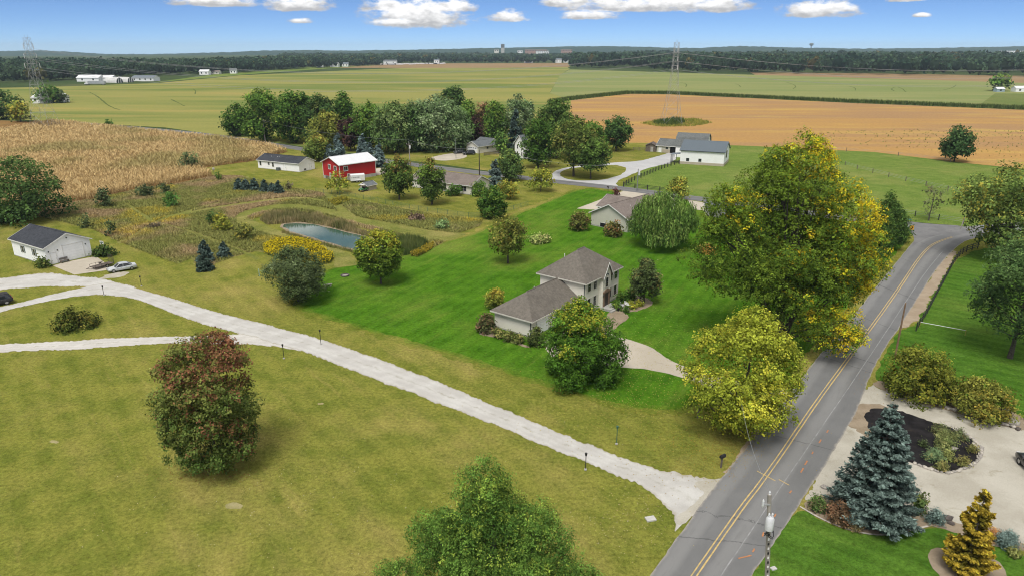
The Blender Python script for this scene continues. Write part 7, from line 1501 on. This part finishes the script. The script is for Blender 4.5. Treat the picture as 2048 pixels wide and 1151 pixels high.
X, Y = G(690, 551); e = empty('fire_pit', (X, Y, 0), 0, 'small dark stone fire ring on the lawn near the pond', 'fire pit'); B().lathe([(.75, -.05), (.8, .16), (.62, .16), (.60, .02)], 18).build('ring', ROCKD, e); B().lathe([(.6, -.02), (.58, .03)], 18).build('ash', ROCK, e)
X, Y = G(656, 573); e = empty('stone_bench', (X, Y, 0), .5, 'low stone bench beside the grey green bush tree', 'bench'); B().box(-.7, .7, -.22, .22, .34, .44).build('seat', ROCK, e); [B().box(s, s + .2, -.18, .18, -.05, .338).build('leg', ROCK, e) for s in (-.55, .35)]
X, Y = G(429, 355); e = empty('birdhouse', (X, Y, 0), .4, 'pale birdhouse on a pole at the corn corner', 'birdhouse'); B().tube([(0, 0, -.2), (0, 0, 2.3)], .05, 6).build('pole', OLDW, e); B().box(-.3, .3, -.25, .25, 2.3, 2.75).build('box', PALEW, e); B().xprism([(-.34, 2.75), (.34, 2.75), (0, 3.05)], -.36, .36).build('roof', PALEW, e)
X, Y = G(2007, 838); e = empty('wooden_birdhouse', (X, Y, 0), .5, 'white roofed plank well house by the hedge bed', 'well house')
for i in range(4): B().box(-.38 + i * .19, -.38 + i * .19 + .17, -.3, -.26, 0, .95).build('plank', PALEW, e)
for i in range(3): B().box(.36, .40, -.26 + i * .18, -.26 + i * .18 + .16, 0, .95).build('plank', PALEW, e)
B().box(-.36, .355, -.25, .27, 0, .94).build('core', OLDW, e); b = B(); b.slab([(-.5, -.4, 1.0), (.5, -.4, 1.0), (.5, .0, 1.32), (-.5, .0, 1.32)], .05); b.slab([(-.5, .4, 1.0), (.5, .4, 1.0), (.5, .0, 1.32), (-.5, .0, 1.32)], .05); b.build('roof', TRIM, e)
# stones
def stone_meshes(m, seed):
    out = []
    for k in range(4):
        rng = np.random.default_rng(seed + k); iv, jf = ico(); v = iv * (1 + (rng.random((len(iv), 1)) - .5) * .5) * np.array([1, .75, .55]); me = fast_mesh('stone', v, jf, mat=m); out.append(me)
    return out
SM, SMP, SMD = stone_meshes(ROCK, 1), stone_meshes(ROCKP, 11), stone_meshes(ROCKD, 21)
def stone_line(name, label, pts, n, s, mats, seed, jit=.15, cat='stones'):
    rng = random.Random(seed); W, _ = along(smooth_pts(GP(pts), False, 2), n); e = empty(name, (*W[0], 0), 0, label, cat)
    for q in W:
        o = link('stone', rng.choice(rng.choice(mats)), e, (q[0] - W[0][0] + rng.uniform(-jit, jit), q[1] - W[0][1] + rng.uniform(-jit, jit), s * .22), rng.uniform(0, 6)); k = s * rng.uniform(.6, 1.25); o.scale = (k, k, k)
stone_line('stone_edging', 'pale stone edging around the rounded end of the mulch bed', [(1905, 852), (1940, 872), (1962, 893), (1964, 908), (1948, 928), (1905, 946), (1870, 942), (1830, 926)], 52, .26, [SMP, SM], 31, .08); stone_line('stone_edging', 'loose stones along the hedge side of the gravel drive', [(1778, 783), (1820, 796), (1870, 808), (1930, 825), (1990, 842), (2040, 858)], 34, .34, [SM, SMP, SMD], 32, .25)
for px, s, lb, mm in [((2024, 846), .85, 'largest pale boulder beside the well house', SMP), ((2006, 842), .6, 'dark boulder in front of the well house', SMD), ((1894, 1036), .5, 'dark red rock beside the low round blue spruce', SMD), ((1902, 1046), .35, 'smaller dark rock in the bark bed', SMD), ((1906, 897), .45, 'pale rock among the mulch bed plants', SMP), ((1784, 776), .5, 'pale rock at the foot of the large mounded bush', SMP), ((1650, 975), .4, 'rounded tan rock at the road end of the spruce bed', SM)]:
    o = link('boulder', mm[0].copy(), None, (*G(*px), s * .2), s * 7); o.scale = (s, s, s); tag(o, lb, 'rock')
# lawn edging of the spruce bed
ribbon('bed_edging', offset(smooth_pts(GP([(1600, 1012), (1642, 1037), (1696, 1059), (1760, 1071), (1810, 1062), (1856, 1051)]), False, 2), .09), offset(smooth_pts(GP([(1600, 1012), (1642, 1037), (1696, 1059), (1760, 1071), (1810, 1062), (1856, 1051)]), False, 2), -.09), .03, ROCKP, n=60, across=1, smooth=0)
# ---- air between the camera and the far hills
def haze():
    b = B().box(-9000, 9000, -5400, 8200, -24, 90); o = b.build('haze', None)
    m = bpy.data.materials.new('haze'); m.use_nodes = True; nt = m.node_tree; nt.nodes.clear()
    v = nt.nodes.new('ShaderNodeVolumePrincipled'); v.inputs['Color'].default_value = (.70, .87, 1.0, 1); v.inputs['Density'].default_value = HAZE; v.inputs['Anisotropy'].default_value = .0
    out = nt.nodes.new('ShaderNodeOutputMaterial'); nt.links.new(v.outputs[0], out.inputs['Volume']); o.data.materials.append(m); tag(o, 'thin bluish air over the far fields', 'haze', None, 'stuff')
HAZE = 7e-5
haze()
